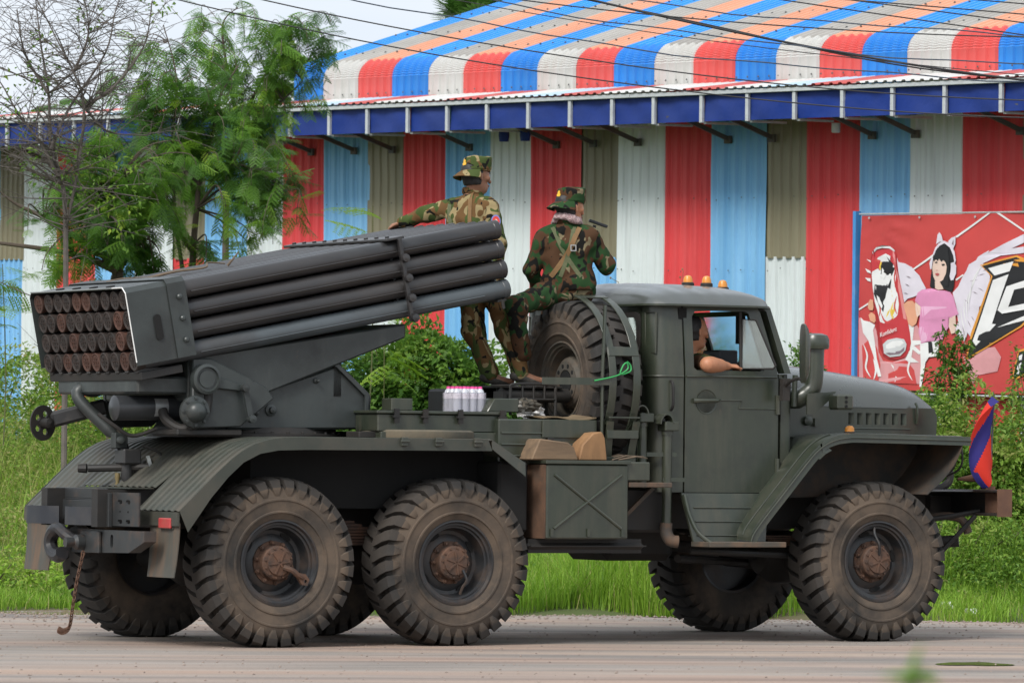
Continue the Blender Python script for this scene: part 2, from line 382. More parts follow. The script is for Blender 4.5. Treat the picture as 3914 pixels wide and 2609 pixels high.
# --- screws along the girts
scr = MB()
for z in (1.05, 2.05, 2.85, 3.6):
    for i in range(8, len(SEQ)-6):
        for k in range(4):
            x = EDG[i]+.08+k*.2
            if random.random() < .3: continue
            scr.lathe([(.007, 0), (.007, .006), (0, .010)], (x, -.022, z+random.uniform(-.02, .02)), (0, -1, 0), 6)
tag(scr.build('screw_heads', M('screw_steel', (.12, .12, .12), .5, metal=.6), bld), kind='stuff')
# --- lean-to canopy, blue fascia, galvanised posts
galv = M('galvanised_steel', (.52, .55, .56), .45, metal=.35, var=.15, scale=12, dirt=[((.20, .12, .07), .18, 9, .1)])
fasc = M('navy_fascia', (.008, .030, .19), .5, var=.15, scale=1.5, dirt=[((.03, .05, .17), .4, 1.2, .15)], bump=.35, bscale=2.2, bdist=.05, spec=.25)
OFF = -.9
PX = [-6.04+.0, -5.29, -4.58, -3.84, -3.13, -2.43, -1.715, -1.01, -.31, .365, 1.125, 1.84, 2.555, 3.27, 4.0, 4.745, 5.53]
while PX[0] > -18.5: PX.insert(0, PX[0]-.735)
while PX[-1] < 10: PX.append(PX[-1]+.75)
for i in range(len(PX)-1):
    j = random.uniform(-.006, .006); a, c = PX[i]+.006, PX[i+1]-.006
    g = MB().grid(lambda u, v: (a+(c-a)*u, OFF+.012+j+.012*math.sin(u*5+i)*math.sin(v*PI)+.006*math.sin(u*11+v*5+i*2), 4.36+.275*v), 8, 4)
    g.build('fascia_panel', fasc, bld, th=.002)
for i, x in enumerate(PX):
    MB().box(x-.022, x+.022, OFF-.035, OFF+.003, 4.345, 4.63).build('fascia_post', galv, bld, .004)
    MB().box(x-.02, x+.02, OFF+.03, OFF+.5, 4.335, 4.358).build('soffit_arm', galv, bld)
for a, c in ((X0, -6), (-5.99, 0), (.01, 6), (6.01, X1)):
    MB().box(a, c, OFF-.05, OFF+.01, 4.63, 4.672).build('fascia_rail', galv, bld, .004)
steel = M('dark_strut_steel', (.07, .07, .068), .6, var=.2, dirt=[((.16, .09, .05), .3, 10, .15)])
SX = [-6.82, -5.99, -5.27, -3.85, -2.31, -1.68, -.93, .54, 1.23, 2.76, 3.4, 4.9, 5.7, -7.9, -9.4, -10.9, -12.4]
for x in SX:
    z = MB().bar((x, -.05, 4.22), (x-.0, -.62, 4.40), .03, .045); z.box(x-.05, x+.05, -.06, -.03, 4.17, 4.25); z.build('canopy_strut', steel, bld)
    MB().box(x-.02, x+.02, -.88, -.05, 4.40, 4.43).build('canopy_rafter', steel, bld)
MB().lathe([(.045, 0), (.045, .09), (.036, .1)], (2.55, -.35, 4.33), (0, 0, -1), 12).build('drain_pipe', M('pale_pvc', (.5, .52, .52), .4), bld)
for x in (-2.72, -2.35):
    MB().lathe([(.055, 0), (.06, .05), (.05, .12), (.03, .12)], (x, -.45, 4.36), (0, 0, -1), 12).build('floodlight', fasc, bld)
RC = {'r': M('red_curved_sheet', (.60, .085, .078), .45, var=.1, scale=1.5, spec=.45, dirt=[((.4, .06, .05), .3, 3, .15)]),
      'b': M('bright_blue_sheet', (.022, .20, .60), .42, var=.1, scale=1.5, spec=.45, dirt=[((.02, .12, .4), .25, 3, .15)]),
      'w': M('pale_curved_sheet', (.49, .49, .475), .5, var=.1, scale=1.5, spec=.4, dirt=[((.36, .35, .32), .35, 3, .15)])}
RT = {'r': M('faded_salmon_roof', (.62, .30, .19), .6, var=.1, scale=.8, spec=.3, dirt=[((.48, .22, .14), .3, .9, .15)]),
      'b': M('blue_roof', (.02, .25, .70), .45, var=.1, scale=.8, spec=.4, dirt=[((.02, .17, .5), .3, .9, .15)]),
      'w': M('grey_roof', (.36, .345, .32), .6, var=.12, scale=.8, spec=.3, dirt=[((.25, .24, .225), .4, 1.1, .15), ((.5, .5, .48), .2, 5, .06)])}
CW_ = [-7.21]+[-6.649+.6571*k for k in range(27)]
SL = R(16.5)
def ribprof(x0, x1, n=5, h=.022):
    o = []; w = (x1-x0)/n
    for i in range(n):
        a = x0+i*w; o += [(a, 0), (a+w*.42, 0), (a+w*.52, h), (a+w*.82, h), (a+w*.92, 0)]
    return o+[(x1, 0)]
curve = []           # (y, z, normal_y, normal_z, crimp)
rad = .22
for k in range(3): curve.append((.0, 4.80+.115*k, -1, 0, 0))
nA = 22
for k in range(1, nA+1):
    t = (PI/2-SL)*k/nA; curve.append((rad-rad*math.cos(t), 5.03+rad*math.sin(t), -math.cos(t), math.sin(t), .006 if k % 2 else -.004))
yT, zT = curve[-1][:2]
top = [(yT+math.cos(SL)*q, zT+math.sin(SL)*q, -math.sin(SL), math.cos(SL), 0) for q in (-.02, .5, 1.5, 3, 5, 7, 8.6)]
for i in range(len(CW_)-1):
    x0, x1 = CW_[i], CW_[i+1]; c = 'bwr'[i % 3]; dy = .004*(i % 2)
    for nm, cv, mats in (('eave_sheet', curve, RC), ('roof_sheet', top, RT)):
        pr = ribprof(x0-.015, x1+.015); n = len(pr); vs = []
        for (y, z, ny, nz_, cr) in cv:
            for (x, h) in pr: vs.append((x, y+ny*(h+dy+cr), z+nz_*(h+dy+cr)+(.004 if nm == 'roof_sheet' else 0)))
        MB().add(vs, [(j*n+k, j*n+k+1, (j+1)*n+k+1, (j+1)*n+k) for j in range(len(cv)-1) for k in range(n-1)]).build(nm, mats[c], bld, ang=25, th=.0015)
rsc = MB()
for i in range(len(CW_)-1):
    for q in (.35, 1.3, 2.3, 3.3, 4.4, 5.5):
        for k in range(3):
            x = CW_[i]+.1+k*.22; rsc.lathe([(.012, 0), (.012, .012), (0, .018)], (x, yT+math.cos(SL)*q-.005, zT+math.sin(SL)*q+.02), (0, -math.sin(SL), math.cos(SL)), 6)
    for k in range(4): rsc.lathe([(.012, 0), (.0, .014)], (CW_[i]+.06+k*.17, -.022, 4.86), (0, -1, 0), 6)
tag(rsc.build('roof_screws', M('screw_steel', (.12, .12, .12), .5), bld), kind='stuff')
b = MB(); ridge = (yT+math.cos(SL)*8.6, zT+math.sin(SL)*8.6)
b.add([(CW_[0]+.03, .05, 4.8), (CW_[0]+.03, yT, zT-.03), (CW_[0]+.03, ridge[0], ridge[1]-.03), (CW_[0]+.03, ridge[0]*2, 4.8)], [(0, 1, 2, 3)]); b.build('gable_end', RC['b'], bld, th=.01)
MB().add([(x, y, z) for x in (CW_[0], CW_[-1]) for y, z in ((ridge[0]+.003, ridge[1]-.02), (ridge[0]*2, 4.8))], [(0, 1, 3, 2)]).build('rear_roof', RT['w'], bld, th=.01)
LC = [M('canopy_white', (.62, .63, .62), .5, var=.1, dirt=[((.3, .25, .2), .3, 4, .15)]), M('canopy_red', (.5, .09, .08), .5, var=.1, dirt=[((.35, .25, .2), .3, 4, .15)]), M('canopy_pale_blue', (.42, .55, .66), .5, var=.1)]
x = X0; i = 0
while x < X1-.3:
    x1 = x+.66; pr = ribprof(x, x1, 5, .016); n = len(pr)
    yb = .0 if x > -7.3 else .0
    MB().add([(a, y, z+h) for (y, z) in ((OFF-.07, 4.685), (-.45, 4.745), (-.03, 4.80)) for a, h in pr], [(j*n+k, j*n+k+1, (j+1)*n+k+1, (j+1)*n+k) for j in range(2) for k in range(n-1)]).build('canopy_sheet', LC[(0, 1, 0, 2, 1, 0)[i % 6]], bld, ang=25, th=.001)
    x = x1; i += 1
# flat roof over the part left of the big roof
MB().box(X0, CW_[0]-.01, .0, 12, 4.74, 4.79).build('low_roof', RT['w'], bld)
# ---------------------------------------------------------------- pigeons on the roof
pig = M('pigeon_grey', (.07, .075, .085), .6, var=.3, scale=20)
def pigeon(x, y, heading, crouch, label):
    z = zT+(y-yT)*math.tan(SL)+.035; p = Matrix.Translation(BO) @ Matrix.Rotation(BROT, 4, 'Z') @ Vector((x, y, z))
    t = thing('pigeon', label, 'bird', p, 'pigeons on the striped roof', absolute=False, rotz=heading)
    b = MB(); h = .02 if crouch else .06
    prof = [(0, -.13), (.03, -.11), (.052, -.06), (.06, 0), (.055, .05), (.035, .09), (.02, .11)]
    ax = Vector((1, 0, .15 if crouch else .75))
    b.lathe(prof, (0, 0, .07+h), ax, 12); a = ax.normalized()*.115+Vector((0, 0, .07+h))
    b.lathe([(0, -.03), (.026, -.012), (.03, .008), (.02, .028), (0, .036)], a+Vector((.01, 0, .025)), (1, 0, .2), 10)
    b.tube([Vector((0, 0, .07+h))-ax.normalized()*.1, Vector((-.02, 0, .055+h))-ax.normalized()*.2], [.03, .016], 6)
    b.build('body', pig, t)
    MB().tube([a+Vector((.04, 0, .032)), a+Vector((.068, 0, .026))], [.008, .001], 5).build('beak', M('beak_dark', (.03, .03, .03), .5), t)
    for s in (-1, 1): MB().tube([(.0, s*.02, .04+h), (.005, s*.022, 0), (.03, s*.024, -.002)], [.007, .005, .004], 5).build('leg', M('bird_leg', (.3, .08, .07), .6), t)
pigeon(-5.8, 3.05, R(150), True, 'grey pigeon crouching on the grey roof stripe')
pigeon(-5.02, 3.15, R(-70), False, 'dark pigeon standing upright on the roof stripe edge')
# ================================================================ the truck
BORNE = []          # top-level things that ride in the truck's frame
def ride(o): BORNE.append(o); return o
DUST = (.23, .135, .08); RUST = (.17, .07, .035); MUD = (.14, .09, .058)
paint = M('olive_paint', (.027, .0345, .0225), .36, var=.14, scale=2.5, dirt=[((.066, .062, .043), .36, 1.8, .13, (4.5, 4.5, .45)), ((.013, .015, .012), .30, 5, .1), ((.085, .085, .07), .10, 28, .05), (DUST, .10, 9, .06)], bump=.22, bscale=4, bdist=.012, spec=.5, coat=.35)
paint_d = M('olive_paint_dusty', (.038, .043, .034), .48, var=.18, scale=3, dirt=[((.085, .070, .053), .40, 2.6, .15), ((.14, .095, .062), .18, 6, .08)], bump=.1, bscale=12)
grey_p = M('launcher_grey_green', (.036, .043, .042), .36, var=.16, scale=3, dirt=[((.017, .018, .018), .40, 2.6, .12), ((.075, .075, .068), .22, 3.0, .1, (3, 3, .6)), ((.13, .095, .07), .12, 9, .06)], bump=.2, bscale=5, bdist=.012, spec=.5)
tube_m = M('tube_dark_steel', (.020, .0195, .021), .30, var=.3, scale=2, stretch=(.4, 1, 1), dirt=[((.046, .040, .037), .42, 1.6, .14, (.5, 1.5, 1.5)), ((.060, .072, .08), .20, 1.1, .06, (.6, 2, 2)), ((.010, .010, .010), .3, 4, .08, (.5, 2, 2))], spec=.6, rnd=.12)
tube_g = M('tube_worn_grey', (.060, .072, .080), .34, var=.2, scale=2, dirt=[((.034, .032, .032), .45, 1.5, .08, (.6, 1.5, 1.5))], spec=.6)
black = M('black_chassis', (.0125, .012, .0115), .62, var=.25, scale=5, dirt=[((.04, .03, .023), .35, 3, .15)])
chassis_rust = M('rusty_chassis', (.03, .027, .025), .75, var=.3, scale=4, dirt=[(RUST, .35, 4, .12), (DUST, .25, 7, .1)])
rubber = M('tyre_rubber', (.030, .029, .028), .78, var=.25, scale=6, dirt=[((.072, .060, .050), .44, 2.4, .16), ((.14, .10, .072), .12, 9, .06)], bump=.25, bscale=70, bdist=.003, spec=.3)
rubber_s = M('tyre_sidewall', (.028, .0265, .025), .85, var=.25, scale=5, dirt=[((.125, .094, .070), .55, 2.4, .13), ((.16, .112, .076), .22, 6, .1), ((.044, .041, .038), .34, 4, .08)], bump=.25, bscale=40, bdist=.003, spec=.25)
rim_m = M('rim_black', (.02, .021, .023), .45, var=.2, scale=8, dirt=[((.10, .06, .037), .3, 5, .12)], spec=.5)
rim_sp = M('rim_dusty_grey', (.085, .075, .06), .6, var=.2, scale=8, dirt=[((.16, .09, .05), .35, 6, .12), ((.03, .03, .03), .3, 9, .1)])
hub_m = M('hub_rust', (.088, .047, .03), .8, var=.35, scale=14, dirt=[((.15, .07, .038), .35, 10, .12), ((.03, .026, .024), .4, 16, .1)], bump=.3, bscale=60)
white_p = M('white_paint', (.72, .72, .70), .5, var=.08)
glassm = M('cab_glass', (.9, .95, .93), .04, var=0, trans=1, spec=.5)
truck = thing('rocket_launcher_truck', 'dark olive six-wheeled military truck with a block of forty rocket tubes', 'truck', (0, 0, 0)); ride(truck)
def P(mb, name, mat, parent=truck, **k): return mb.build(name, mat, parent, **k)
def XZ(y0, s=1): return lambda u, v, w: (u, y0+s*w, v)         # plates standing along the truck
def YZ(x0, s=1): return lambda u, v, w: (x0+s*w, u, v)
def XY(z0): return lambda u, v, w: (u, v, z0+w)
# ---------------------------------------------------------------- wheels
TR, TW = .592, .185
def tyre_mesh(name, lug_skew=1):
    b = MB()
    prof = [(.285, -.15), (.30, -.165), (.36, -.185), (.44, -.195), (.49, -.188), (.515, -.172), (.545, -.135), (.55, 0), (.545, .135), (.515, .172), (.49, .188), (.445, .196), (.44, .201), (.43, .201), (.425, .195), (.36, .188), (.355, .194), (.345, .194), (.34, .182), (.30, .165), (.285, .15), (.27, .12), (.27, -.12)]
    b.lathe([(r, w) for r, w in prof], (0, 0, 0), (0, -1, 0), 72, close=True)
    base = MB(); n = 32
    for side in (-1, 1):
        for k in range(n):
            a0 = 2*PI*(k+(.5 if side > 0 else 0))/n
            # shoulder-to-centre lug: lateral, radius, skew, half angle
            pts = [(-.012, .591, .55, .34), (.06, .592, .40, .33), (.125, .589, .18, .34), (.180, .570, 0, .35), (.200, .520, -.04, .31), (.199, .470, -.06, .16)]
            top = []; bot = []
            for (w, r, sk, ha) in pts:
                dep = .05 if w < .15 else .035
                for e in (-1, 1):
                    a = a0+(sk*lug_skew+e*ha)*2*PI/n
                    top.append((r*math.cos(a), -side*w, r*math.sin(a)))
                    wi = w if w < .15 else w-.02; rb = r-dep
                    bot.append((rb*math.cos(a), -side*wi, rb*math.sin(a)))
            vs = top+bot; m = len(top); fs = []
            for i in range(0, m-2, 2):
                fs += [(i, i+1, i+3, i+2), (i, i+2, i+2+m, i+m), (i+1, i+1+m, i+3+m, i+3)]
            fs += [(0, m, m+1, 1), (m-2, m-1, 2*m-1, 2*m-2)]
            base.add(vs, fs)
    b.add(base.v, base.f)
    me = b.mesh(name, rubber_s, ang=30); me.materials.append(rubber)
    # tread rubber material on everything outside the sidewall
    for p in me.polygons:
        c = p.center; r = math.hypot(c.x, c.z)
        if r > .515: p.material_index = 1
    return me
TY = tyre_mesh('tyre')
def rim_mesh(mat):
    b = MB()
    b.lathe([(.285, .150), (.298, .158), (.298, .168), (.286, .170), (.276, .150), (.262, .148), (.258, .128), (.244, .126), (.238, .06), (.225, .035), (.20, .03), (.165, .05), (.12, .055), (.0, .055), (.0, .0), (.26, -.02), (.265, -.14), (.285, -.15)], (0, 0, 0), (0, -1, 0), 56, caps=False)
    return b.mesh('wheel', mat, ang=30)
RIM, RIMS = rim_mesh(rim_m), rim_mesh(rim_sp)
def hub_mesh():
    b = MB()
    b.lathe([(.150, .05), (.150, .066), (.128, .068), (.118, .085), (.118, .135), (.110, .145), (.088, .15), (.086, .165), (.0, .172)], (0, 0, 0), (0, -1, 0), 28)
    for k in range(6):
        a = 2*PI*k/6+.3; b.bar((.01*math.cos(a), -.170, .01*math.sin(a)), (.082*math.cos(a), -.168, .082*math.sin(a)), .012, .012, (0, 1, 0))
    for k in range(10):
        a = 2*PI*k/10; b.lathe([(.017, .05), (.017, .082), (.010, .082), (.010, .095), (0, .097)], (.138*math.cos(a), 0, .138*math.sin(a)), (0, -1, 0), 6)
    for k in range(12):
        a = 2*PI*k/12; b.lathe([(.007, .148), (.007, .158), (0, .159)], (.103*math.cos(a), 0, .103*math.sin(a)), (0, -1, 0), 6)
    return b.mesh('hub', hub_m, ang=30)
HUB = hub_mesh()
def hole_mesh():
    b = MB(); n = 12; q = [2*PI*j/n for j in range(n)]
    b.add([V(.205+.017*math.sin(t), -.042, .045*math.cos(t)) for t in q]+[V(.205+.017*math.sin(t), -.01, .045*math.cos(t)) for t in q], [tuple(range(n))]+[(j, (j+1) % n, n+(j+1) % n, n+j) for j in range(n)])
    return b.mesh('hand_hole', M('hole_shade_black', (.006, .006, .006), .9), ang=30)  # dark plug instead of an open hole; the shade inside is painted
HOLE = hole_mesh()
def wheel(x, y, far, rot, steer=0):
    w = bpy.data.objects.new('wheel', RIM); link(w, truck); w.location = (x, y, TR-.004); w.rotation_mode = 'ZXY'
    w.rotation_euler = (0, rot, PI+steer if far else steer)
    for nm, me in (('tyre', TY), ('hub', HUB)): link(bpy.data.objects.new(nm, me), w)
    for k in range(4): h = link(bpy.data.objects.new('hand_hole', HOLE), w); h.rotation_euler = (0, .35+k*PI/2, 0)
    return w
w1 = wheel(0, -1, False, .2); w2 = wheel(1.385, -1, False, .65); w3 = wheel(4.925, -1, False, 1.0, R(-2))
wheel(0, 1, True, .5); wheel(1.385, 1, True, 1.1); wheel(4.925, 1, True, .1, R(-2))
# inflation brackets on the rear hubs
b = MB(); b.tube(catmull([(.03, -.17, -.03), (.08, -.20, -.05), (.12, -.20, -.08), (.16, -.19, -.10)], 4), .02, 8)
b.plate([(.13, -.065), (.185, -.075), (.215, -.115), (.20, -.155), (.16, -.15), (.125, -.1)], .03, XZ(-.20), [circ(.185, -.125, .012, 8)])
o = P(b, 'inflation_arm', hub_m, w1); o.rotation_euler = (0, -.2, 0)
b = MB().tube(catmull([(.05, -.17, -.05), (.07, -.19, -.12), (.05, -.17, -.17), (.04, -.15, -.22)], 5), .010, 6); o = P(b, 'air_hose', rim_m, w2); o.rotation_euler = (0, -.65, 0)
b = MB().tube(catmull([(0, -.17, .05), (-.01, -.19, .12), (-.03, -.16, .2), (-.02, -.14, .25)], 5), .010, 6); o = P(b, 'air_hose', rim_m, w3); o.rotation_euler = (0, -1.0, 0)
# ---------------------------------------------------------------- chassis
b = MB()
for s in (-1, 1): b.box(-1.0, 5.9, s*.42-.05, s*.42+.05, .82, 1.08)
for x in (-.6, .7, 2.1, 3.3): b.box(x-.08, x+.08, -.37, .37, .86, 1.04)
P(b, 'frame_rails', black)
for x in (0, 1.385, 4.925):
    b = MB().tube([(x, -.86, .585), (x, -.3, .585), (x, .3, .585), (x, .86, .585)], [.075, .09, .09, .075], 12)
    b.lathe([(.0, -.24), (.12, -.2), (.2, -.08), (.2, .08), (.12, .2), (0, .24)], (x, .1, .60), (1, 0, 0), 16)
    P(b, 'axle', black)
for s in (-1, 1):
    b = MB()
    for k in range(8): b.box(.69-.62+k*.06, .69+.62-k*.06, s*.62-.05, s*.62+.05, .70+k*.022, .718+k*.022)
    P(b, 'leaf_spring', chassis_rust)
    b = MB()
    for k in range(5): b.box(4.3+k*.08, 5.6-k*.08, s*.5-.04, s*.5+.04, .76-k*.016, .772-k*.016)
    P(b, 'leaf_spring', chassis_rust)
P(MB().tube([(1.6, 0, .66), (3.2, 0, .74)], .05, 10).tube([(3.3, -.1, .74), (4.7, .1, .62)], .045, 10), 'prop_shaft', black)
P(MB().box(3.1, 3.7, -.3, .3, .58, .95), 'transfer_case', black, bevel=.05)
P(MB().box(4.2, 5.7, -.32, .32, .95, 1.55), 'engine_block', black, bevel=.04)
P(MB().box(-.05, 2.03, -.80, .80, .96, 1.40), 'subframe', M('recess_shade_black', (.006, .006, .006), .9, var=.3))  # near-black colour paints in the shade of the recess under the deck
P(MB().tube([(3.55, -.75, .66), (4.6, -.75, .62)], .022, 8).tube([(3.6, -.5, .60), (4.75, .4, .55)], .03, 8), 'steering_rods', black)
# ---------------------------------------------------------------- rear deck, mudguards
PROF = [(1.66, 1.447), (.9, 1.447), (.2, 1.447), (.02, 1.443), (-.10, 1.428), (-.20, 1.398), (-.29, 1.352), (-.38, 1.288), (-.50, 1.185), (-.63, 1.065), (-.765, .94)]
def ribbed(y0, y1, prof, nr):
    b = MB(); ny = nr*6
    def rib(v):
        q = (v*nr) % 1; return .009 if .3 < q < .7 else (0 if q < .2 or q > .8 else .0045)
    vs = []
    for i, (x, z) in enumerate(prof):
        a = prof[max(i-1, 0)]; c = prof[min(i+1, len(prof)-1)]; t = V(c[0]-a[0], 0, c[1]-a[1]).normalized(); nn = V(t.z, 0, -t.x)
        if nn.z < 0: nn = -nn
        for j in range(ny+1):
            v = j/ny; h = rib(v) if 0 < j < ny else 0; vs.append((x+nn.x*h, y0+(y1-y0)*v, z+nn.z*h))
    n = ny+1
    b.add(vs, [(i*n+j, i*n+j+1, (i+1)*n+j+1, (i+1)*n+j) for i in range(len(prof)-1) for j in range(ny)]); return b
for s in (-1, 1):
    fd = P(ribbed(s*1.27, s*.60, PROF, 7), 'rear_mudguard', paint_d, th=.003, ang=25)
    # outer skirt following the arch, with the front drop
    out = [(1.62, 1.452)]+[(x, z+.004) for x, z in PROF[1:]]
    low = [(-.70, .80), (-.53, 1.03), (-.40, 1.175), (-.285, 1.275), (-.16, 1.335), (-.02, 1.36), (.2, 1.366), (1.655, 1.372)]
    P(MB().plate(out+low, .006, XZ(s*1.275, s)), 'skirt', paint_d, fd)
    fb = MB().add([(1.66, s*1.265, 1.45), (1.655, s*1.28, 1.385), (1.925, s*1.28, 1.195), (1.93, s*1.265, 1.29), (1.66, s*.9, 1.45), (1.93, s*.9, 1.29)], [(0, 1, 2, 3), (0, 3, 5, 4)])
    P(fb, 'front_flap', paint_d, fd, th=.006)
    P(MB().box(-.775, -.76, s*1.27 if s < 0 else .66, -.66 if s < 0 else s*1.27, .84, .935), 'end_lip', paint_d, fd)
    fl = MB().grid(lambda u, v: (-.755-.03*v*v-.012*math.sin(u*PI)*v, s*(.80+.46*u)-.04*s*v*(u-.5), .86-.37*v), 6, 6)
    P(fl, 'mud_flap', M('rubber_flap', (.062, .062, .053), .75, var=.15, dirt=[((.15, .088, .052), .42, 4, .12, (1, 3, .5))]), th=.008)
mid = PROF[:-2]+[(-.62, 1.095)]
P(ribbed(-.595, .595, mid, 12), 'deck_plate', paint_d, th=.003, ang=25)
P(MB().box(-.80, -.615, -.56, .30, 1.085, 1.093), 'deck_step', paint_d)
for x, y in ((.95, -1.285), (1.22, -1.285), (1.53, -1.285)):
    P(MB().box(x-.025, x+.025, y-.02, y+.02, 1.40, 1.46).box(x-.035, x+.035, y-.03, y-.015, 1.425, 1.44), 'deck_clip', paint_d, bevel=.004)
# tail: tool pan, perforated plate, straps, hitch
tail_m = M('tail_dark_paint', (.024, .026, .027), .5, var=.2, dirt=[((.12, .07, .045), .3, 5, .1), (RUST, .16, 9, .06)])
P(MB().box(-.92, -.64, -.32, .53, 1.00, 1.012).box(-.92, -.905, -.32, .53, 1.012, 1.085).box(-.92, -.64, .52, .535, 1.012, 1.07).box(-.935, -.921, -.32, .53, .86, 1.0), 'tool_pan', tail_m, bevel=.003)
hol = []
for zz in (1.0, .965, .905, .85):
    for yy in (-.62, -.75): hol.append(rrect(yy-.035, yy+.035, zz-.016, zz+.016, .0155, 3) if zz in (1.0, .85) else circ(yy, zz, .012, 8))
hol = [h for h in hol if h]
hol = [rrect(y-.035, y+.035, z-.014, z+.014, .0135, 3) for z in (.995, .86) for y in (-.62, -.75)]+[circ(y, .925, .011, 8) for y in (-.62, -.75)]
P(MB().plate([(-.34, .83), (-.92, .83), (-.92, 1.06), (-.34, 1.06)], .012, YZ(-.90), hol), 'perforated_plate', tail_m)
P(MB().box(-.93, -.902, -.50, -.36, .82, 1.055), 'hinge_plate', tail_m, bevel=.003)
for a, c, ph in ((.76, .28, 1), (.10, -.36, .5)):
    g = MB().grid(lambda u, v: (-.96-.10*math.sin(PI*min(1, u*1.05))**.6 if False else -.95-.09*(1-(2*u-1)**4), a+(c-a)*u, .83+.125*v), 14, 2)
    P(g, 'rubber_buffer', M('buffer_black', (.018, .021, .028), .5, var=.2, dirt=[((.06, .055, .05), .35, 5, .15)]), th=.018)
P(MB().plate([(.08, .80), (-1.10, .80), (-1.10, .73), (-.85, .65), (.08, .635)], .09, YZ(-.94), [rrect(-.60, -.555, .68, .77, .02, 3)]), 'cross_member', tail_m)
P(MB().box(-.965, -.945, -.42, -.11, .64, .79), 'hitch_plate', tail_m, bevel=.004)
b = MB().tube(catmull([(-.98, -.14, .71), (-1.03, -.05, .72), (-1.07, .02, .76), (-1.08, .12, .80), (-1.08, .22, .76), (-1.08, .25, .69), (-1.08, .20, .63), (-1.08, .11, .61), (-1.08, .05, .63)], 6), [.042]*20+[.05]*29, 10)
P(b, 'tow_hook', M('hook_black', (.016, .016, .018), .45, var=.2, dirt=[((.08, .05, .035), .25, 8, .1)]))
P(MB().lathe([(.055, 0), (.055, .06), (.035, .08), (.035, .14)], (-.96, -.16, .71), (-1, 0, 0), 12), 'hook_socket', tail_m)
ch = bpy.data.meshes
lk = MB().tube([V(.022*math.cos(t)*.55, 0, .022*math.sin(t)) for t in [2*PI*i/10 for i in range(10)]], .0042, 5, closed=True).mesh('chain_link', M('chain_rust', (.10, .05, .03), .8, var=.3), ang=40)
cpts = catmull([(-1.0, -.24, .63), (-1.01, -.17, .45), (-1.01, -.1, .25), (-1.01, -.05, .12), (-1.02, .03, .085), (-1.03, .08, .095)], 8)
dist = 0; last = Vector(cpts[0]); k = 0
chain = None
for p in cpts:
    for q in (0,):
        o = bpy.data.objects.new('safety_chain' if chain is None else 'chain_link', lk)
        if chain is None: chain = link(o, truck); chain.location = p
        else: link(o, chain); o.location = p-Vector(cpts[0])
        o.rotation_euler = (R(18), 0, R(90*(k % 2)+20)); k += 1
        if chain is o: o.rotation_euler = (0, 0, 0)
lens = M('red_lens', (.42, .05, .05), .3, var=.15, scale=10, dirt=[((.25, .15, .1), .3, 9, .1)], spec=.6)
tl = P(MB().box(-.82, -.78, -1.18, -.98, .815, .90), 'tail_lamp', paint_d, bevel=.004)
P(MB().box(-.84, -.821, -1.172, -.988, .822, .893), 'lens', lens, tl, bevel=.006)
P(MB().box(-.82, -.777, -1.21, -.95, .902, .916), 'lamp_hood', paint_d, tl)
# ---------------------------------------------------------------- launcher
ELEV = R(11.15); AX = V(math.cos(ELEV), 0, math.sin(ELEV)); UPV = V(-math.sin(ELEV), 0, math.cos(ELEV))
P0 = V(-.90, 0, 2.382)           # rear end of the top row
def LP(a, y, h): return P0+AX*a+UPV*h+V(0, y, 0)   # along tubes, across, up from top row axis
PIT, PY, TRD = .142, .157, .0655
def tube_mesh(mat):
    b = MB(); b.lathe([(.058, -.0), (TRD, 0), (TRD, 2.90), (TRD+.004, 2.905), (TRD+.004, 2.945), (TRD, 2.95), (.0585, 2.95), (.0585, 0)], (0, 0, 0), AX, 20, close=True)
    # spiral guide-rail bead along the side
    b.tube([AX*(.45+t*.12)+UPV*(-.02)+V(0, -TRD-.0015, 0) for t in range(20)], .005, 5)
    return b.mesh('launch_tube', mat, ang=30)
TM = [tube_mesh(tube_m), tube_mesh(tube_g)]
rk = [M('rocket_dark_brown', (.019, .015, .0135), .7, var=.35, scale=30, dirt=[((.055, .03, .021), .35, 25, .15)], bump=.3, bscale=60, rnd=.3),
      M('rocket_rust_orange', (.068, .028, .018), .75, var=.3, scale=30, dirt=[((.04, .026, .02), .4, 25, .15)], bump=.3, bscale=60, rnd=.2)]
def rocket_mesh(mat):
    b = MB(); b.lathe([(.056, .3), (.068, .012), (.068, .004), (.064, 0), (.056, .001), (.052, .005), (.0, .005)], (0, 0, 0), AX, 18)
    return b.mesh('rocket', mat, ang=30)
def nozzle_mesh(mat):
    b = MB(); s = AX.cross(V(0, 1, 0)).normalized()
    for k in range(7):
        a = 2*PI*k/6; r = 0 if k == 6 else .029
        c = V(0, 1, 0)*(r*math.cos(a))+UPV*(r*math.sin(a))
        b.lathe([(.0095, .007), (.0095, .001), (.008, 0), (.006, .004), (0, .005)], c, AX, 8)
    return b.mesh('nozzle_ring', mat, ang=30)
RM = [rocket_mesh(m) for m in rk]; NM = [nozzle_mesh(m) for m in rk]
ORANGE = {(0, 4), (0, 5), (0, 0), (1, 8), (1, 2), (2, 3), (2, 8), (3, 2), (3, 4), (3, 8), (3, 5)}
ORD = ['first', 'second', 'third', 'fourth', 'fifth', 'sixth', 'seventh', 'eighth', 'ninth', 'tenth']
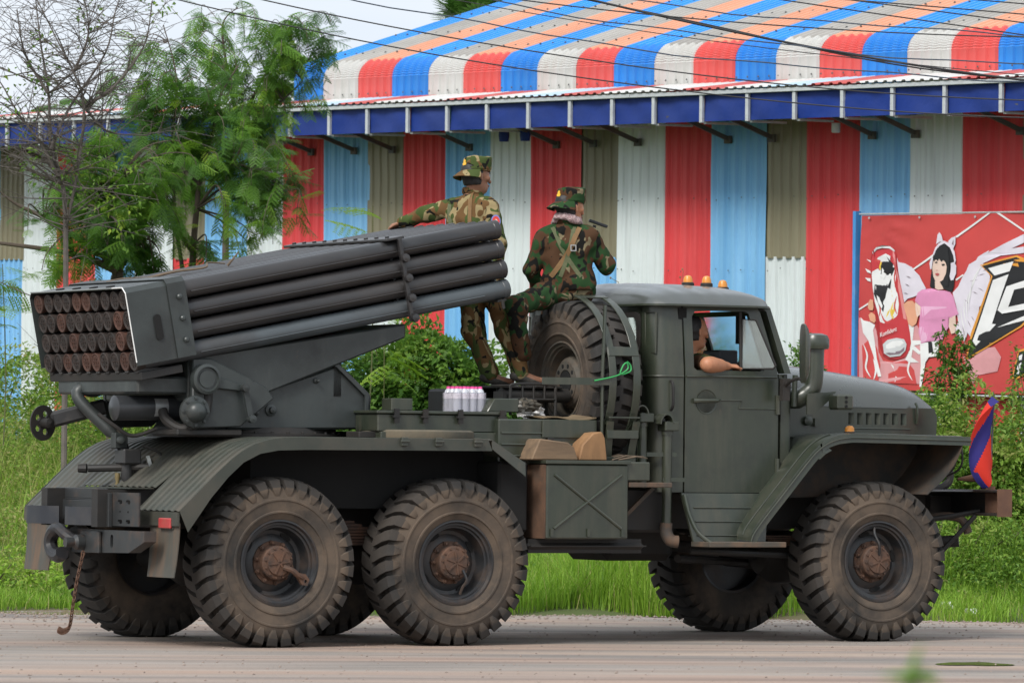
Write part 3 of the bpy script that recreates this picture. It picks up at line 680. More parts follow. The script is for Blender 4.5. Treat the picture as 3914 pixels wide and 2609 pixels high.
for r in range(4):
    for j in range(10):
        y = -PY*4.5+PY*j; col = 9-j      # column counted from the far side, as seen from behind
        t = bpy.data.objects.new('launch_tube', TM[1 if (r == 3 and j == 0) else 0]); link(t, truck); t.location = LP(0, y, -PIT*r)
        k = 1 if (r, col) in ORANGE else 0
        o = bpy.data.objects.new('rocket', RM[k]); COL.objects.link(o); o.location = LP(-.032 if (r+j) % 3 else -.040, y, -PIT*r)
        ride(tag(o, '%s rocket base in the %s tube row, %s from the white-edged shroud side' % ('rust-orange' if k else 'dark brown', ('top', 'second', 'third', 'bottom')[r], ORD[j]), 'rocket', 'rocket bases in the launch tubes'))
        n = bpy.data.objects.new('nozzle_ring', NM[k]); link(n, o)
# breech shroud: folded sheet open at the back and below
sh = [(-.80, -.455), (-.80, .05), (-.765, .085), (.765, .085), (.80, .05), (.80, -.455)]
def shroud(a0, a1, grow, nm, mat, par=truck):
    pr = [(y*(1+grow/.8), h+(grow if h > 0 else 0)) for y, h in sh]
    b = MB(); k = len(pr); vs = [LP(a, y, h) for a in (a0, a1) for y, h in pr]
    b.add(vs, [(i, i+1, k+i+1, k+i) for i in range(k-1)]); return P(b, nm, mat, par, th=.005, ang=20)
so = shroud(-.055, .33, 0, 'breech_shroud', grey_p); shroud(.255, .395, .012, 'shroud_band', grey_p, so)
P(MB().plate(rrect(.12, .175, -.31, -.13, .026, 5), .004, lambda u, v, w: LP(u, -.8095+w, v)), 'side_slot', M('hole_shade_black', (.006, .006, .006), .9), so)  # black plate painted as the shade of an open slot
for h in (-.04, -.19, -.34):
    P(MB().lathe([(.02, 0), (.02, .012), (.012, .02), (0, .022)], LP(.335, -.815, h), (0, -1, 0), 10), 'shroud_bolt', grey_p, so)
for j in range(4):
    P(MB().plate(circ(0, 0, .03, 12), .004, lambda u, v, w: LP(.05+u, -.35+.28*j+v*1.3, .086+w*1.8)), 'top_slot', M('hole_shade_black', (.006, .006, .006), .9), so)  # black discs painted as the shade of openings in the top
e = [LP(-.057, y, h) for y, h in [(-.803, -.43), (-.803, .05), (-.763, .09), (-.6, .09)]]
P(MB().tube(e, .0042, 6), 'white_edge', white_p, so); P(MB().tube([LP(-.057, y, .09) for y in (-.6, 0, .763)], .0045, 6), 'top_edge', M('worn_bright_edge', (.22, .24, .24), .45), so)
# breech contact rail under the lowest row
P(MB().box(-.02, .30, -.76, .76, -.56, -.505, Matrix.Translation(P0) @ Matrix.Rotation(-ELEV, 4, 'Y')), 'breech_rail', black, bevel=.004)
for j in range(10):
    P(MB().bar(LP(-.03, -PY*4.5+PY*j, -.49), LP(.25, -PY*4.5+PY*j, -.53), .05, .035, UPV), 'latch_bar', M('latch_steel', (.03, .028, .027), .55, var=.2), bevel=.006)
# clamp frame round the tubes
A0 = (1.165+.90)/math.cos(ELEV)
cl = P(MB().box(-.10, .045, -.80, .80, .066, .085, Matrix.Translation(LP(A0, 0, 0)) @ Matrix.Rotation(-ELEV, 4, 'Y')), 'clamp_plate', tube_m, bevel=.004)
for s in (-1, 1):
    P(MB().bar(LP(A0, s*.80, .07), LP(A0, s*.80, -.52), .035, .03, AX), 'clamp_bar', tube_m, cl, bevel=.004)
    for r in range(4):
        P(MB().lathe([(.030, 0), (.034, .012), (.028, .035), (0, .04)], LP(A0+.012, s*.812, -PIT*(r+.5)), (0, s, 0), 10), 'clamp_nut', tube_m, cl)
for j in range(10):
    P(MB().lathe([(.016, 0), (.016, .012), (0, .014)], LP(A0-.05, -.72+.16*j, .085), UPV, 8), 'clamp_bolt', tube_m, cl)
for j in range(9):
    y = -PY*4+PY*j
    P(MB().bar(LP(A0, y, -.5), LP(A0, y, .06), .02, .02, AX), 'spacer', tube_m, cl)
P(MB().tube([LP(2.86, -.78, -.50), LP(2.86, -.78, -.56)], .012, 6).box(-.02, .05, -.75, .75, -.51, -.495, Matrix.Translation(LP(2.86, 0, 0)) @ Matrix.Rotation(-ELEV, 4, 'Y')), 'front_tie', black)
# cradle
P(MB().plate([(-.42, 1.99), (1.285, 2.265), (1.285, 2.165), (.16, 1.745), (-.06, 1.60), (-.42, 1.70)], 1.34, XZ(-.67)), 'cradle', grey_p, bevel=.012)
P(MB().plate([(-.47, 1.985), (-.33, 1.99), (.10, 1.80), (.16, 1.72), (-.10, 1.52), (-.47, 1.505)], .05, XZ(-.735)), 'trunnion_plate', grey_p, bevel=.008)
P(MB().plate([(-.47, 1.985), (-.33, 1.99), (.10, 1.80), (.16, 1.72), (-.10, 1.52), (-.47, 1.505)], .05, XZ(.685)), 'trunnion_plate', grey_p, bevel=.008)
P(MB().lathe([(.105, 0), (.105, .06), (.085, .068), (.08, .05), (.06, .05), (.06, .058), (0, .058)], (-.385, -.735, 1.845), (0, -1, 0), 24), 'trunnion_boss', grey_p)
P(MB().plate([(-.32, 1.885), (-.06, 1.815), (-.035, 1.795), (-.05, 1.765), (-.32, 1.79)], .03, XZ(-.77)), 'elevation_arm', grey_p, bevel=.006)
P(MB().plate([(-.06, 1.80), (-.02, 1.80), (.03, 1.575), (-.01, 1.565)], .025, XZ(-.80)).lathe([(.028, 0), (.028, .05), (0, .055)], (-.043, -.775, 1.79), (0, -1, 0), 12).lathe([(.028, 0), (.028, .05), (0, .055)], (.012, -.775, 1.575), (0, -1, 0), 12), 'elevation_link', grey_p)
b = MB().lathe([(.11, 0), (.11, .03), (.095, .035), (.075, .04), (.07, .07), (.05, .095), (.025, .108), (0, .112)], (-.405, -.735, 1.62), (0, -1, 0), 24)
for k in range(8): b.lathe([(.012, .03), (.012, .045), (0, .047)], (-.405+.093*math.cos(k*PI/4), -.735, 1.62+.093*math.sin(k*PI/4)), (0, -1, 0), 6)
P(b, 'pivot_hub', grey_p)
# turret housing and ring
P(MB().plate([(.10, 1.76), (.70, 1.955), (.76, 1.955), (.99, 1.755), (.98, 1.515), (-.16, 1.50), (-.10, 1.58)], 1.2, XZ(-.62)), 'turret_housing', grey_p, bevel=.015)
P(MB().plate([(.70, 1.97), (.77, 1.968), (1.01, 1.76), (1.0, 1.57), (.978, 1.57), (.978, 1.75), (.75, 1.945)], .03, XZ(-.65)), 'housing_rim', grey_p, bevel=.003)
for x, z, r in ((.12, 1.62, .03), (.245, 1.64, .042), (.60, 1.85, .02)):
    P(MB().lathe([(r, 0), (r, .012), (r*.55, .02), (r*.5, .045), (0, .05)], (x, -.62, z), (0, -1, 0), 14), 'housing_fitting', grey_p)
P(MB().box(.74, .80, -.62, .62, 1.74, 2.10), 'elevation_lock', black)
b = MB().lathe([(.70, 1.448), (.70, 1.475), (.66, 1.48), (.64, 1.52), (0, 1.522)], (.30, 0, 0), (0, 0, 1), 48)
for k in range(36): b.lathe([(.012, 1.475), (.012, 1.49), (0, 1.492)], (.30+.68*math.cos(2*PI*k/36), .68*math.sin(2*PI*k/36), 0), (0, 0, 1), 6)
P(b, 'traverse_ring', black)
P(MB().box(-.52, -.02, -.72, -.3, 1.455, 1.50), 'ring_skirt', black, bevel=.01)
# equilibrator cylinder, pipes and cables at the breech
P(MB().lathe([(0, 0), (.06, .005), (.088, .02), (.088, .62), (.07, .64), (0, .645)], (-.88, -.42, 1.64), (1, 0, .02), 20), 'balance_cylinder', M('cylinder_dark', (.028, .030, .033), .35, var=.2))
P(MB().grid(lambda u, v: (-.585+.10*v, -.42-.0895*math.cos((u-.5)*1.5), 1.648+.0895*math.sin((u-.5)*1.5)), 8, 1), 'data_plate', M('alu_plate', (.30, .31, .31), .4, metal=.5, var=.2, scale=30), th=.002)
P(MB().box(-.80, -.30, -.66, .66, 1.74, 1.86), 'breech_beam', grey_p, bevel=.015)
P(MB().tube(catmull([(-.33, -.70, 1.86), (-.29, -.72, 1.80), (-.30, -.73, 1.66), (-.34, -.72, 1.56), (-.45, -.66, 1.50), (-.52, -.55, 1.56), (-.53, -.5, 1.63)], 6), .035, 10), 'conduit', black)
P(MB().tube(catmull([(-.55, -.45, 1.50), (-.72, -.42, 1.45), (-.85, -.40, 1.52), (-.95, -.35, 1.60)], 6), .014, 8), 'cable', black)
P(MB().tube(catmull([(-.62, .25, 1.84), (-.74, .28, 1.77), (-.83, .3, 1.78), (-.86, .28, 1.70), (-.70, .15, 1.50), (-.62, .08, 1.40), (-.60, .05, 1.30)], 6), [.05]*16+[.045]*10+[.035]*11, 12), 'sight_pipe', grey_p)
arm = P(MB().bar((-.62, .35, 1.66), (-1.0, .45, 1.555), .11, .11), 'sight_arm', M('arm_dark', (.03, .03, .031), .45, var=.2, dirt=[((.14, .12, .1), .2, 6, .1)]), bevel=.02)
hw = MB().plate(circ(0, 0, .125, 28), .02, lambda u, v, w: V(-1.075, .43, 1.535)+V(.25*u-.55*0, -.35*w*3, 0)*0+V(u*.86, u*.2-w, v), [circ(.065*math.cos(a), .065*math.sin(a), .024, 8) for a in [2*PI*k/5 for k in range(5)]])
P(hw, 'hand_wheel', black, arm); P(MB().lathe([(.035, -.02), (.035, .1), (0, .11)], (-1.075, .43, 1.535), (.2, -1, 0), 12), 'wheel_hub', black, arm)
sg = P(MB().box(-.66, -.52, -.04, .12, 1.25, 1.36).lathe([(.04, 0), (.045, .1), (.03, .14)], (-.60, .03, 1.26), (0, 0, -1), 12), 'sight_mount', M('arm_dark', (.03, .03, .031), .45), bevel=.012)
P(MB().tube([(-.82, .2, 1.22), (-.45, -.08, 1.235)], .028, 10).lathe([(.035, 0), (.03, .06), (0, .06)], (-.83, .205, 1.22), (-1, .7, 0), 10), 'sight_telescope', black, sg)
P(MB().lathe([(.055, -.012), (.055, .012), (.04, .012), (.04, -.012)], (-.47, -.06, 1.26), (1, -.4, .3), 18, close=True), 'sight_ring', M('worn_bright_edge', (.22, .24, .24), .45), sg)
P(MB().lathe([(0, -.08), (.05, -.075), (.062, -.04), (.06, .05), (.045, .08), (0, .085)], (-.36, -.16, 1.13), (1, -.5, .25), 14).box(-.42, -.30, -.2, -.12, 1.06, 1.09), 'sight_prism', black, sg)
P(MB().lathe([(.018, 0), (.02, .03), (.012, .06), (.016, .09), (.012, .11)], (-.66, .06, 1.19), (0, 0, -1), 10), 'sight_socket', M('brass_dull', (.16, .12, .05), .5), sg)
P(MB().box(-.70, -.60, .02, .10, 1.36, 1.47).lathe([(.03, 0), (.03, .05), (.02, .06)], (-.66, .02, 1.42), (-.3, -1, 0), 12), 'sight_bracket', grey_p, sg, bevel=.008)
P(MB().tube(catmull([(-.46, -.05, 1.22), (-.42, -.1, 1.12), (-.40, -.13, 1.05)], 4), [.02]*9, 8), 'sight_stalk', black, sg)
P(MB().lathe([(.022, 0), (.026, .02), (.022, .05), (.01, .055)], (-.43, -.19, 1.15), (-.3, -1, .1), 10), 'sight_eyepiece', black, sg)
P(MB().tube(catmull([(-.50, -.02, 1.38), (-.40, -.08, 1.33), (-.40, -.1, 1.24), (-.36, -.14, 1.18)], 6), .011, 6), 'sight_cable', black, sg)
# ---------------------------------------------------------------- bed between launcher and cab
bin_m = paint
P(MB().box(.93, 2.66, -.98, .98, 1.40, 1.50), 'bed_floor', paint, bevel=.006)
P(MB().box(.915, 1.93, -.96, -.62, 1.50, 1.625), 'long_bin', bin_m, bevel=.008)
P(MB().box(.90, 1.94, -.975, -.60, 1.627, 1.648), 'bin_lid', bin_m, bevel=.004)
sb = P(MB().box(1.85, 2.645, -1.02, -.66, 1.28, 1.60), 'side_bin', bin_m, bevel=.01)
for z in (1.34, 1.42, 1.50): P(MB().tube([(1.87, -1.022, z), (2.62, -1.022, z)], .008, 6), 'bin_rib', bin_m, sb)
P(MB().box(2.62-.42, 2.645, -1.035, -1.021, 1.47, 1.60), 'bin_patch', bin_m, sb, bevel=.004)
for x in (1.05, 1.28, 1.56, 1.9): P(MB().box(x-.018, x+.018, -.995, -.976, 1.56, 1.66).box(x-.03, x+.03, -1.0, -.97, 1.60, 1.615), 'bin_latch', black)
P(MB().box(2.24, 2.29, -1.045, -1.022, 1.39, 1.47), 'bin_clasp', black, bevel=.005)
P(MB().box(1.08, 1.25, -.85, -.70, 1.648, 1.735), 'bracket_box', paint, bevel=.006)
P(MB().plate([(1.82, 1.648), (2.08, 1.648), (2.08, 1.745), (1.88, 1.745)], .16, XZ(-.90)), 'bracket_box', paint, bevel=.006)
P(MB().box(2.12, 2.60, -.62, .20, 1.825, 1.842), 'foot_board', black, bevel=.004)
P(MB().box(2.15, 2.58, .15, .60, 1.50, 1.825), 'bed_locker', black, bevel=.02)
for x_, y_ in ((2.16, -.45), (2.56, -.45), (2.36, -.1)): P(MB().tube([(x_, y_, 1.50), (x_, y_, 1.825)], .014, 7), 'board_leg', black)
b = MB()
for s in ((0, .62), (.30, .62)): pass
P(MB().lathe([(0, 0), (.05, .003), (.052, .55), (0, .553)], (2.12, -.56, 1.775), (1, 0, 0), 16).box(2.10, 2.13, -.63, -.49, 1.62, 1.80), 'ejector_cylinder', black)
rail = MB(); rx0, rx1 = 2.10, 2.47
rail.tube(catmull([(rx0, -.74, 1.63), (rx0, -.74, 1.80), (rx0+.03, -.74, 1.85), (rx1-.03, -.74, 1.85), (rx1, -.74, 1.80), (rx1, -.74, 1.63)], 5), .011, 7).tube([(rx0, -.74, 1.745), (rx1, -.74, 1.745)], .009, 6)
for k in range(3): rail.tube([(rx0+.1+.09*k, -.74, 1.745), (rx0+.1+.09*k, -.74, 1.85)], .008, 6)
for k in (0, 1): rail.tube([(rx0+k*.3, -.74, 1.84), (rx0+k*.3-.02, -.5, 1.84)], .01, 6)
P(rail, 'foot_rail', black)
hd = P(MB().lathe([(.40, 0), (.405, .012), (.405, .05), (.38, .062), (.0, .066)], (1.32, -.78, 1.452), (.0, .0, 1), 40), 'hatch_lid', M('hatch_dusty', (.06, .062, .05), .7, var=.2, dirt=[((.17, .135, .09), .5, 3, .15)]))
P(MB().box(.80, .96, -.90, -.70, 1.455, 1.50), 'lid_hinge', black, hd, bevel=.006)
# side tool box with pressed cross
tb = P(MB().box(2.06, 2.73, -1.25, -.80, .757, 1.285), 'tool_box', paint, bevel=.01)
P(MB().box(2.045, 2.745, -1.262, -.79, 1.287, 1.312), 'box_rim', paint, tb, bevel=.003)
for a, c in (((2.12, .83), (2.67, 1.21)), ((2.12, 1.21), (2.67, .83))):
    P(MB().tube([(a[0], -1.251, a[1]), (c[0], -1.251, c[1])], .012, 8), 'pressed_rib', paint, tb)
P(MB().box(2.048, 2.058, -1.24, -.80, .76, 1.28), 'end_plate', M('rusty_end_plate', (.08, .045, .028), .8, var=.3, dirt=[((.15, .075, .04), .4, 6, .12), ((.035, .035, .03), .3, 9, .1)]), tb)
for x in (2.10, 2.40, 2.68): P(MB().box(x-.012, x+.012, -1.262, -1.252, .775, .83), 'box_hinge', paint, tb)
P(MB().box(2.06, 2.9, .80, 1.25, .757, 1.30), 'tool_box', paint, bevel=.01)
P(MB().box(1.80, 2.04, -1.12, 1.12, .80, 1.30), 'gap_shade_box', M('recess_shade_black', (.006, .006, .006), .9), bevel=.02)  # added near-black box filling the gap, standing in for the shade there
P(MB().box(2.0, 3.02, -1.16, -.6, .655, .754), 'fuel_tank', black, bevel=.045, seg=3)
P(MB().box(2.75, 2.97, -1.24, -.85, 1.17, 1.305), 'battery_box', paint, bevel=.008)
P(MB().box(2.74, 3.10, -1.24, -.92, 1.125, 1.16).bar((2.76, -1.0, .84), (3.08, -1.0, 1.12), .03, .03), 'side_step', M('rusty_step', (.06, .05, .04), .75, dirt=[((.17, .09, .05), .4, 6, .12)]), bevel=.004)
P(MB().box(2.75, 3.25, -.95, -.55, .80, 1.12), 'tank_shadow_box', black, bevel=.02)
# vertical pipes behind the cab
for x, y, zt, zb in ((3.055, -.98, 1.66, 1.12), (3.235, -1.03, 1.60, .86)):
    b = MB().tube([(x, y, zb), (x, y, zt)], .035, 12).tube([(x, y, zt-.1), (x, y, zt-.06)], .042, 12)
    c = MB().grid(lambda u, v: (x-.045+.05*0+.058*math.cos(PI*(1-u))+.01, y-.06+.12*v, zt-.02+.075*math.sin(PI*u)), 10, 1)
    pp = P(b, 'exhaust_pipe', paint); P(c, 'rain_cap', paint, pp, th=.01); P(MB().box(x-.05, x+.065, y-.06, y+.06, zt-.07, zt-.005), 'cap_collar', paint, pp, bevel=.006)
P(MB().tube(catmull([(3.235, -1.03, .87), (3.235, -1.03, .80), (3.26, -1.05, .745), (3.31, -1.07, .735)], 5), .045, 12), 'exhaust_outlet', M('pipe_rust', (.06, .05, .042), .7, dirt=[((.16, .085, .045), .4, 8, .12)]))
P(MB().bar((3.05, -.98, 1.36), (3.3, -1.05, 1.36), .02, .03).bar((3.2, -1.03, 1.18), (3.36, -1.08, 1.18), .02, .03), 'pipe_bracket', paint)
# spare wheel carrier: two hoops and cross plates
SPC = V(2.83, -.48, 1.875)
for dx in (-.10, .10):
    pts = []
    for k in range(15):
        a = R(100+k*8.2); pts.append(SPC+V(dx, .625*math.cos(a), .625*math.sin(a)))
    pts += [V(SPC.x+dx*1.1, -1.09, 1.60), V(SPC.x+dx*1.0, -1.05, 1.42), V(SPC.x+dx*.9, -1.02, 1.25)]
    b = MB(); rad_ = [(p-V(p.x, SPC.y, SPC.z)).normalized() for p in pts]
    vs = []; fs = []
    for i, p in enumerate(pts):
        for q in (-.03, .03):
            for h in (0, .012): vs.append(p+V(q, 0, 0)+rad_[i]*h)
    for i in range(len(pts)-1):
        s0, s1 = i*4, (i+1)*4
        for a_, c_ in ((0, 1), (1, 3), (3, 2), (2, 0)): fs.append((s0+a_, s0+c_, s1+c_, s1+a_))
    fs += [(0, 2, 3, 1), (s1, s1+1, s1+3, s1+2)]
    P(MB().add(vs, fs), 'carrier_hoop', paint, bevel=.003)
for a in (103, 160):
    p = SPC+V(0, .634*math.cos(R(a)), .634*math.sin(R(a))); b = MB(); t = V(0, -math.sin(R(a)), math.cos(R(a)))
    P(MB().bar(p-V(.125, 0, 0), p+V(.125, 0, 0), .07, .012, V(0, math.cos(R(a)), math.sin(R(a)))), 'carrier_plate', paint, bevel=.003)
for z, y, w in ((1.62, -1.095, .012), (1.50, -1.072, .06), (1.30, -1.035, .08)):
    P(MB().box(SPC.x-.13, SPC.x+.13, y-.018, y, z-w/2, z+w/2), 'carrier_plate', paint, bevel=.003)
P(MB().bar((2.20, -1.02, 1.875), (2.72, -1.11, 1.875), .012, .05), 'carrier_strap', paint)
P(MB().tube([(2.69, -1.06, 2.42), (2.66, -1.08, 1.9), (2.67, -1.06, 1.3)], .013, 6), 'carrier_stay', paint)
# ---------------------------------------------------------------- cab
CY = 1.00
n_before = len(truck.children)
def DX(z):           # door plane leans in slightly above the belt line
    return CY-.05*max(0, (z-1.95)/.5)**1.2
def side(s): return lambda u, v, w: (u, s*(DX(v)-w), v)
win = [(3.475, 1.99), (3.475, 2.36), (3.50, 2.395), (3.53, 2.405), (3.93, 2.405), (3.96, 2.39), (4.08, 1.99), (4.06, 1.972), (3.50, 1.972)]
door_out = [(3.402, 1.09), (3.402, 2.435), (4.035, 2.435), (4.06, 2.40), (4.185, 1.975), (4.195, 1.90), (4.195, 1.25), (4.12, 1.09)]
def subdiv(pts, st=.12):
    o = []
    for i, a in enumerate(pts):
        c = pts[(i+1) % len(pts)]; n = max(1, int(math.dist(a, c)/st))
        o += [(a[0]+(c[0]-a[0])*k/n, a[1]+(c[1]-a[1])*k/n) for k in range(n)]
    return o
for s in (-1, 1):
    dr = P(MB().plate(subdiv(door_out), .035, side(s), [subdiv(win)]), 'door', paint, ang=25)
    P(MB().tube([(x, s*(CY+.004), z) for x, z in ((3.41, 1.925), (3.7, 1.928), (4.18, 1.93))], .009, 6), 'belt_line', paint, dr)
    P(MB().tube([(x, s*(CY+.001), z) for x, z in ((3.69, 1.757), (3.88, 1.758), (3.855, 1.70), (4.185, 1.698))], .006, 6), 'pressed_line', paint, dr)
    P(MB().lathe([(.088, -.001), (.088, .003), (.07, -.006), (0, -.02)], (3.58, s*(CY+.001), 1.745), (0, s, 0), 28), 'handle_cup', paint, dr)
    P(MB().tube([(3.47, s*(CY+.008), 1.75), (3.52, s*(CY+.03), 1.752), (3.66, s*(CY+.03), 1.755), (3.69, s*(CY+.008), 1.757)], [.02, .016, .014, .01], 8), 'handle', paint, dr)
    for z in (1.20, 1.66): P(MB().tube([(4.19, s*(CY+.005), z), (4.19, s*(CY+.005), z+.14)], .018, 8), 'door_hinge', paint, dr)
    P(MB().tube([(3.90, s*(CY-.045), 1.975), (3.90, s*(CY-.06), 2.40)], .012, 6), 'window_bar', black, dr)
    if s > 0: P(MB().plate([(3.47, 1.97), (3.47, 2.41), (3.95, 2.41), (4.08, 1.97)], .004, lambda u, v, w: (u, s*(DX(v)-.018-w), v)), 'window_pane', glassm, dr)
    # swung-out quarter pane
    b = MB(); q = lambda u, v, w: (3.905+.17*u+.06*v*0, s*(.955+.16*u)+s*w, 1.99+.36*v)
    qp = P(MB().plate([(.0, 0), (.0, 1.0), (.45, .98), (1.08, .06), (1.0, 0)], .004, q), 'quarter_pane', M('dusty_glass', (.55, .6, .58), .15, var=.1, trans=.75, spec=.5), dr)
    P(MB().tube([q(u, v, .002) for u, v in ((0, 0), (0, 1), (.45, .98), (1.08, .06), (1.0, 0))], .009, 6, closed=True), 'pane_frame', black, qp)
    P(MB().box(3.36, 3.43, min(s*.955, s*.962), max(s*.955, s*.962), 1.10, 2.42), 'door_gap_shade', M('hole_shade_black', (.006, .006, .006), .9), dr)  # near-black strip behind the door edge, painted shade for the gap
    # side panel behind the door, round the corner to the back wall
    pts = [(3.388, CY-.001), (3.31, CY)]+[(3.30-.15*math.sin(R(t)), CY-.15+.15*math.cos(R(t))) for t in range(0, 91, 15)]+[(3.15, .80)]
    zs = [1.09, 1.3, 1.6, 1.9, 1.95, 2.2, 2.44]
    vs = [(x, s*(y-(CY-DX(z))), z) for z in zs for x, y in pts]; n = len(pts)
    P(MB().add(vs, [(i*n+j, i*n+j+1, (i+1)*n+j+1, (i+1)*n+j) for i in range(len(zs)-1) for j in range(n-1)]), 'cab_corner', paint, th=.006, ang=40)
    P(MB().tube([(3.15-.002, s*.80, 1.925)]+[(x-.003, s*(y+.003), 1.925) for x, y in pts[::-1][1:]], .008, 6), 'corner_bead', paint)
    P(MB().tube([(3.2-.05*math.cos(R(t))*0-.004, 0, 0) for t in ()] or [(3.158, s*.845, 2.10), (3.152, s*.845, 2.38), (3.182, s*.945, 2.385), (3.18, s*.95, 2.09)], .006, 6, closed=True), 'pressed_frame', paint)
    P(MB().tube(catmull([(3.272, s*(CY+.01), 1.89), (3.272, s*(CY+.04), 1.86), (3.275, s*(CY+.04), 1.72), (3.276, s*(CY+.01), 1.68)], 5), .011, 8), 'grab_handle', black)
    # sill and step
    sp = MB().add([(3.31, s*1.02, 1.085), (4.05, s*1.02, 1.085), (3.98, s*1.10, .735), (3.37, s*1.10, .735)], [(0, 1, 2, 3)])
    sl = P(sp, 'step_panel', paint, th=.02)
    for z, f in ((1.0, .19), (.90, .46), (.80, .75)): P(MB().tube([(3.40, s*(1.02+.08*f+.012), z-.02), (3.92, s*(1.02+.08*f+.012), z-.02)], .006, 6), 'panel_rib', paint, sl)
    P(MB().box(3.37, 4.02, min(s*1.06, s*1.32), max(s*1.06, s*1.32), .70, .738), 'step_board', M('step_worn', (.06, .055, .045), .7, dirt=[((.17, .10, .06), .4, 5, .12)]), bevel=.004)
    P(MB().tube(catmull([(3.33, s*1.03, 1.07), (3.335, s*1.10, .92), (3.36, s*1.18, .80), (3.42, s*1.28, .72)], 5), .016, 8), 'step_edge', paint, sl)
    P(MB().plate([(4.03, 2.43), (4.065, 2.41), (4.20, 1.96), (4.255, 1.96), (4.10, 2.44)], .09, lambda u, v, w: (u, s*(DX(v)-.01-w), v)), 'windscreen_pillar', paint, ang=30)
    P(MB().box(4.197, 4.33, min(s*.70, s*.985), max(s*.70, s*.985), 1.09, 1.955), 'cowl_side', paint, bevel=.03, seg=2)
# back wall with its window, roof, floor, windscreen
bw = P(MB().plate([(-.80, 1.09), (.80, 1.09), (.80, 2.44), (-.80, 2.44)], .006, YZ(3.15), [rrect(-.76, .76, 2.10, 2.37, .05)]), 'back_wall', paint)
P(MB().plate(rrect(-.785, .785, 2.08, 2.39, .06), .02, YZ(3.135), [rrect(-.745, .745, 2.12, 2.35, .05)]), 'window_rubber', black, bw)
P(MB().plate(rrect(-.755, .755, 2.11, 2.36, .05), .004, YZ(3.145)), 'rear_pane', glassm, bw)
P(MB().plate([(-.96, 1.10), (.96, 1.10), (.96, 1.13), (-.96, 1.13)], 1.0, YZ(3.17)), 'cab_floor', black)
def roof(u, v):
    x = 3.11+1.04*u; y = -1.04+2.08*v
    e = (1-abs(2*u-1)**5)*(1-abs(2*v-1)**5)
    rib = .006*math.sin(u*38) if .08 < u < .62 else 0
    xx = x+.05*(1-abs(2*v-1)**4)*(1 if u > .9 else 0)*0
    front = -.02*max(0, u-.75)/.25
    c = 1-abs(2*v-1)
    ex = max(0, abs(2*v-1)-.86)/.14
    xr = 3.615+(xx-3.615)*(1-.20*ex*ex)
    return (xr, y, 2.445+.165*e**.5*.84+(rib+.035*c)*e+front*e)
P(MB().grid(roof, 54, 36), 'cab_roof', M('roof_paint_sky_sheen', (.066, .074, .072), .30, var=.12, scale=3, dirt=[((.05, .052, .045), .35, 3, .15), ((.17, .15, .12), .14, 9, .1)], spec=.6, coat=.5), th=.008, ang=50)  # olive paint lightened towards blue: sky sheen put into the base colour
def ring(z0, z1, g):
    o = []
    return [(3.06-g, -1.15-g), (4.13+g, -1.15-g), (4.13+g, 1.15+g), (3.06-g, 1.15+g)]
P(MB().plate(rrect(3.10, 4.165, -1.05, 1.05, .18), .014, XY(2.432)), 'roof_gutter', paint)
amber = M('amber_lens', (.60, .23, .03), .35, var=.1, spec=.6, sub=0)
for x, y in ((3.494+.33, -.36), (3.97, -.36), (4.11, -.36)): pass
for k, (x, y) in enumerate(((4.035, -.02), (3.99, .25), (4.06, -.28))): pass
MK = [(3.72, -.50), (3.88, -.50), (4.02, -.50)]
for x, y in MK:
    z0 = roof((x-3.11)/1.04, (y+1.04)/2.08)[2]
    ml = P(MB().lathe([(.046, -.02), (.046, .020), (.040, .026), (0, .026)], (x, y, z0), (0, 0, 1), 16), 'marker_lamp', black)
    P(MB().lathe([(.036, .026), (.034, .050), (.025, .070), (.010, .077), (0, .078)], (x, y, z0), (0, 0, 1), 16), 'amber_lens', amber, ml)
ws = lambda v, w, t: (4.235+t-.165*w, v, 1.975+.445*w)
wf = P(MB().plate([(-.93, 0), (.93, 0), (.89, 1), (-.89, 1)], .02, lambda u, v, w: ws(u, v, w-.01), [[(-.87, .07), (-.035, .07), (-.035, .92), (-.84, .92)], [(.035, .07), (.87, .07), (.84, .92), (.035, .92)]]), 'windscreen_frame', paint)
for s in (-1, 1): P(MB().plate([(s*.88, .05), (s*.03, .05), (s*.03, .94), (s*.85, .94)], .004, lambda u, v, w: ws(u, v, w)), 'windscreen_pane', glassm, wf)
P(MB().box(4.0, 4.24, -.92, .92, 1.80, 1.945), 'dashboard', black, bevel=.03)
P(MB().plate(rrect(-.16, .16, 0, .5, .05), .09, lambda u, v, w: (3.28-.10*v+w, -.52+u*1.2, 1.55+v)), 'seat_back', M('seat_vinyl', (.03, .032, .035), .6), bevel=.02)
P(MB().plate(rrect(-.18, .18, 0, .5, .05), .09, lambda u, v, w: (3.28-.10*v+w, .5+u*2, 1.55+v)), 'seat_back', M('seat_vinyl', (.03, .032, .035), .6), bevel=.02)
P(MB().box(3.26, 3.72, -.80, -.25, 1.42, 1.54).box(3.26, 3.72, .1, .9, 1.42, 1.54), 'seat_cushion', M('seat_vinyl', (.03, .032, .035), .6), bevel=.03)
P(MB().box(3.90, 4.06, -.66, -.42, 1.95, 2.13), 'radio_set', M('radio_grey', (.045, .05, .06), .45, var=.1), bevel=.01)
P(MB().tube([V(4.0, .5, 1.98)+V(.10*math.sin(t), .22*math.cos(t), .19*math.sin(t)) for t in [2*PI*k/24 for k in range(24)]], .014, 8, closed=True).bar((4.0, .5, 1.98), (4.12, .5, 1.82), .03, .03), 'steering_wheel', black)
P(MB().plate([(0, 0), (.12, 0), (.12, .24), (0, .24)], .012, lambda u, v, w: (4.08+w, -.62+u, 2.18+v)), 'sun_visor', black)
for o in list(truck.children)[n_before:]: o.location.x += .055
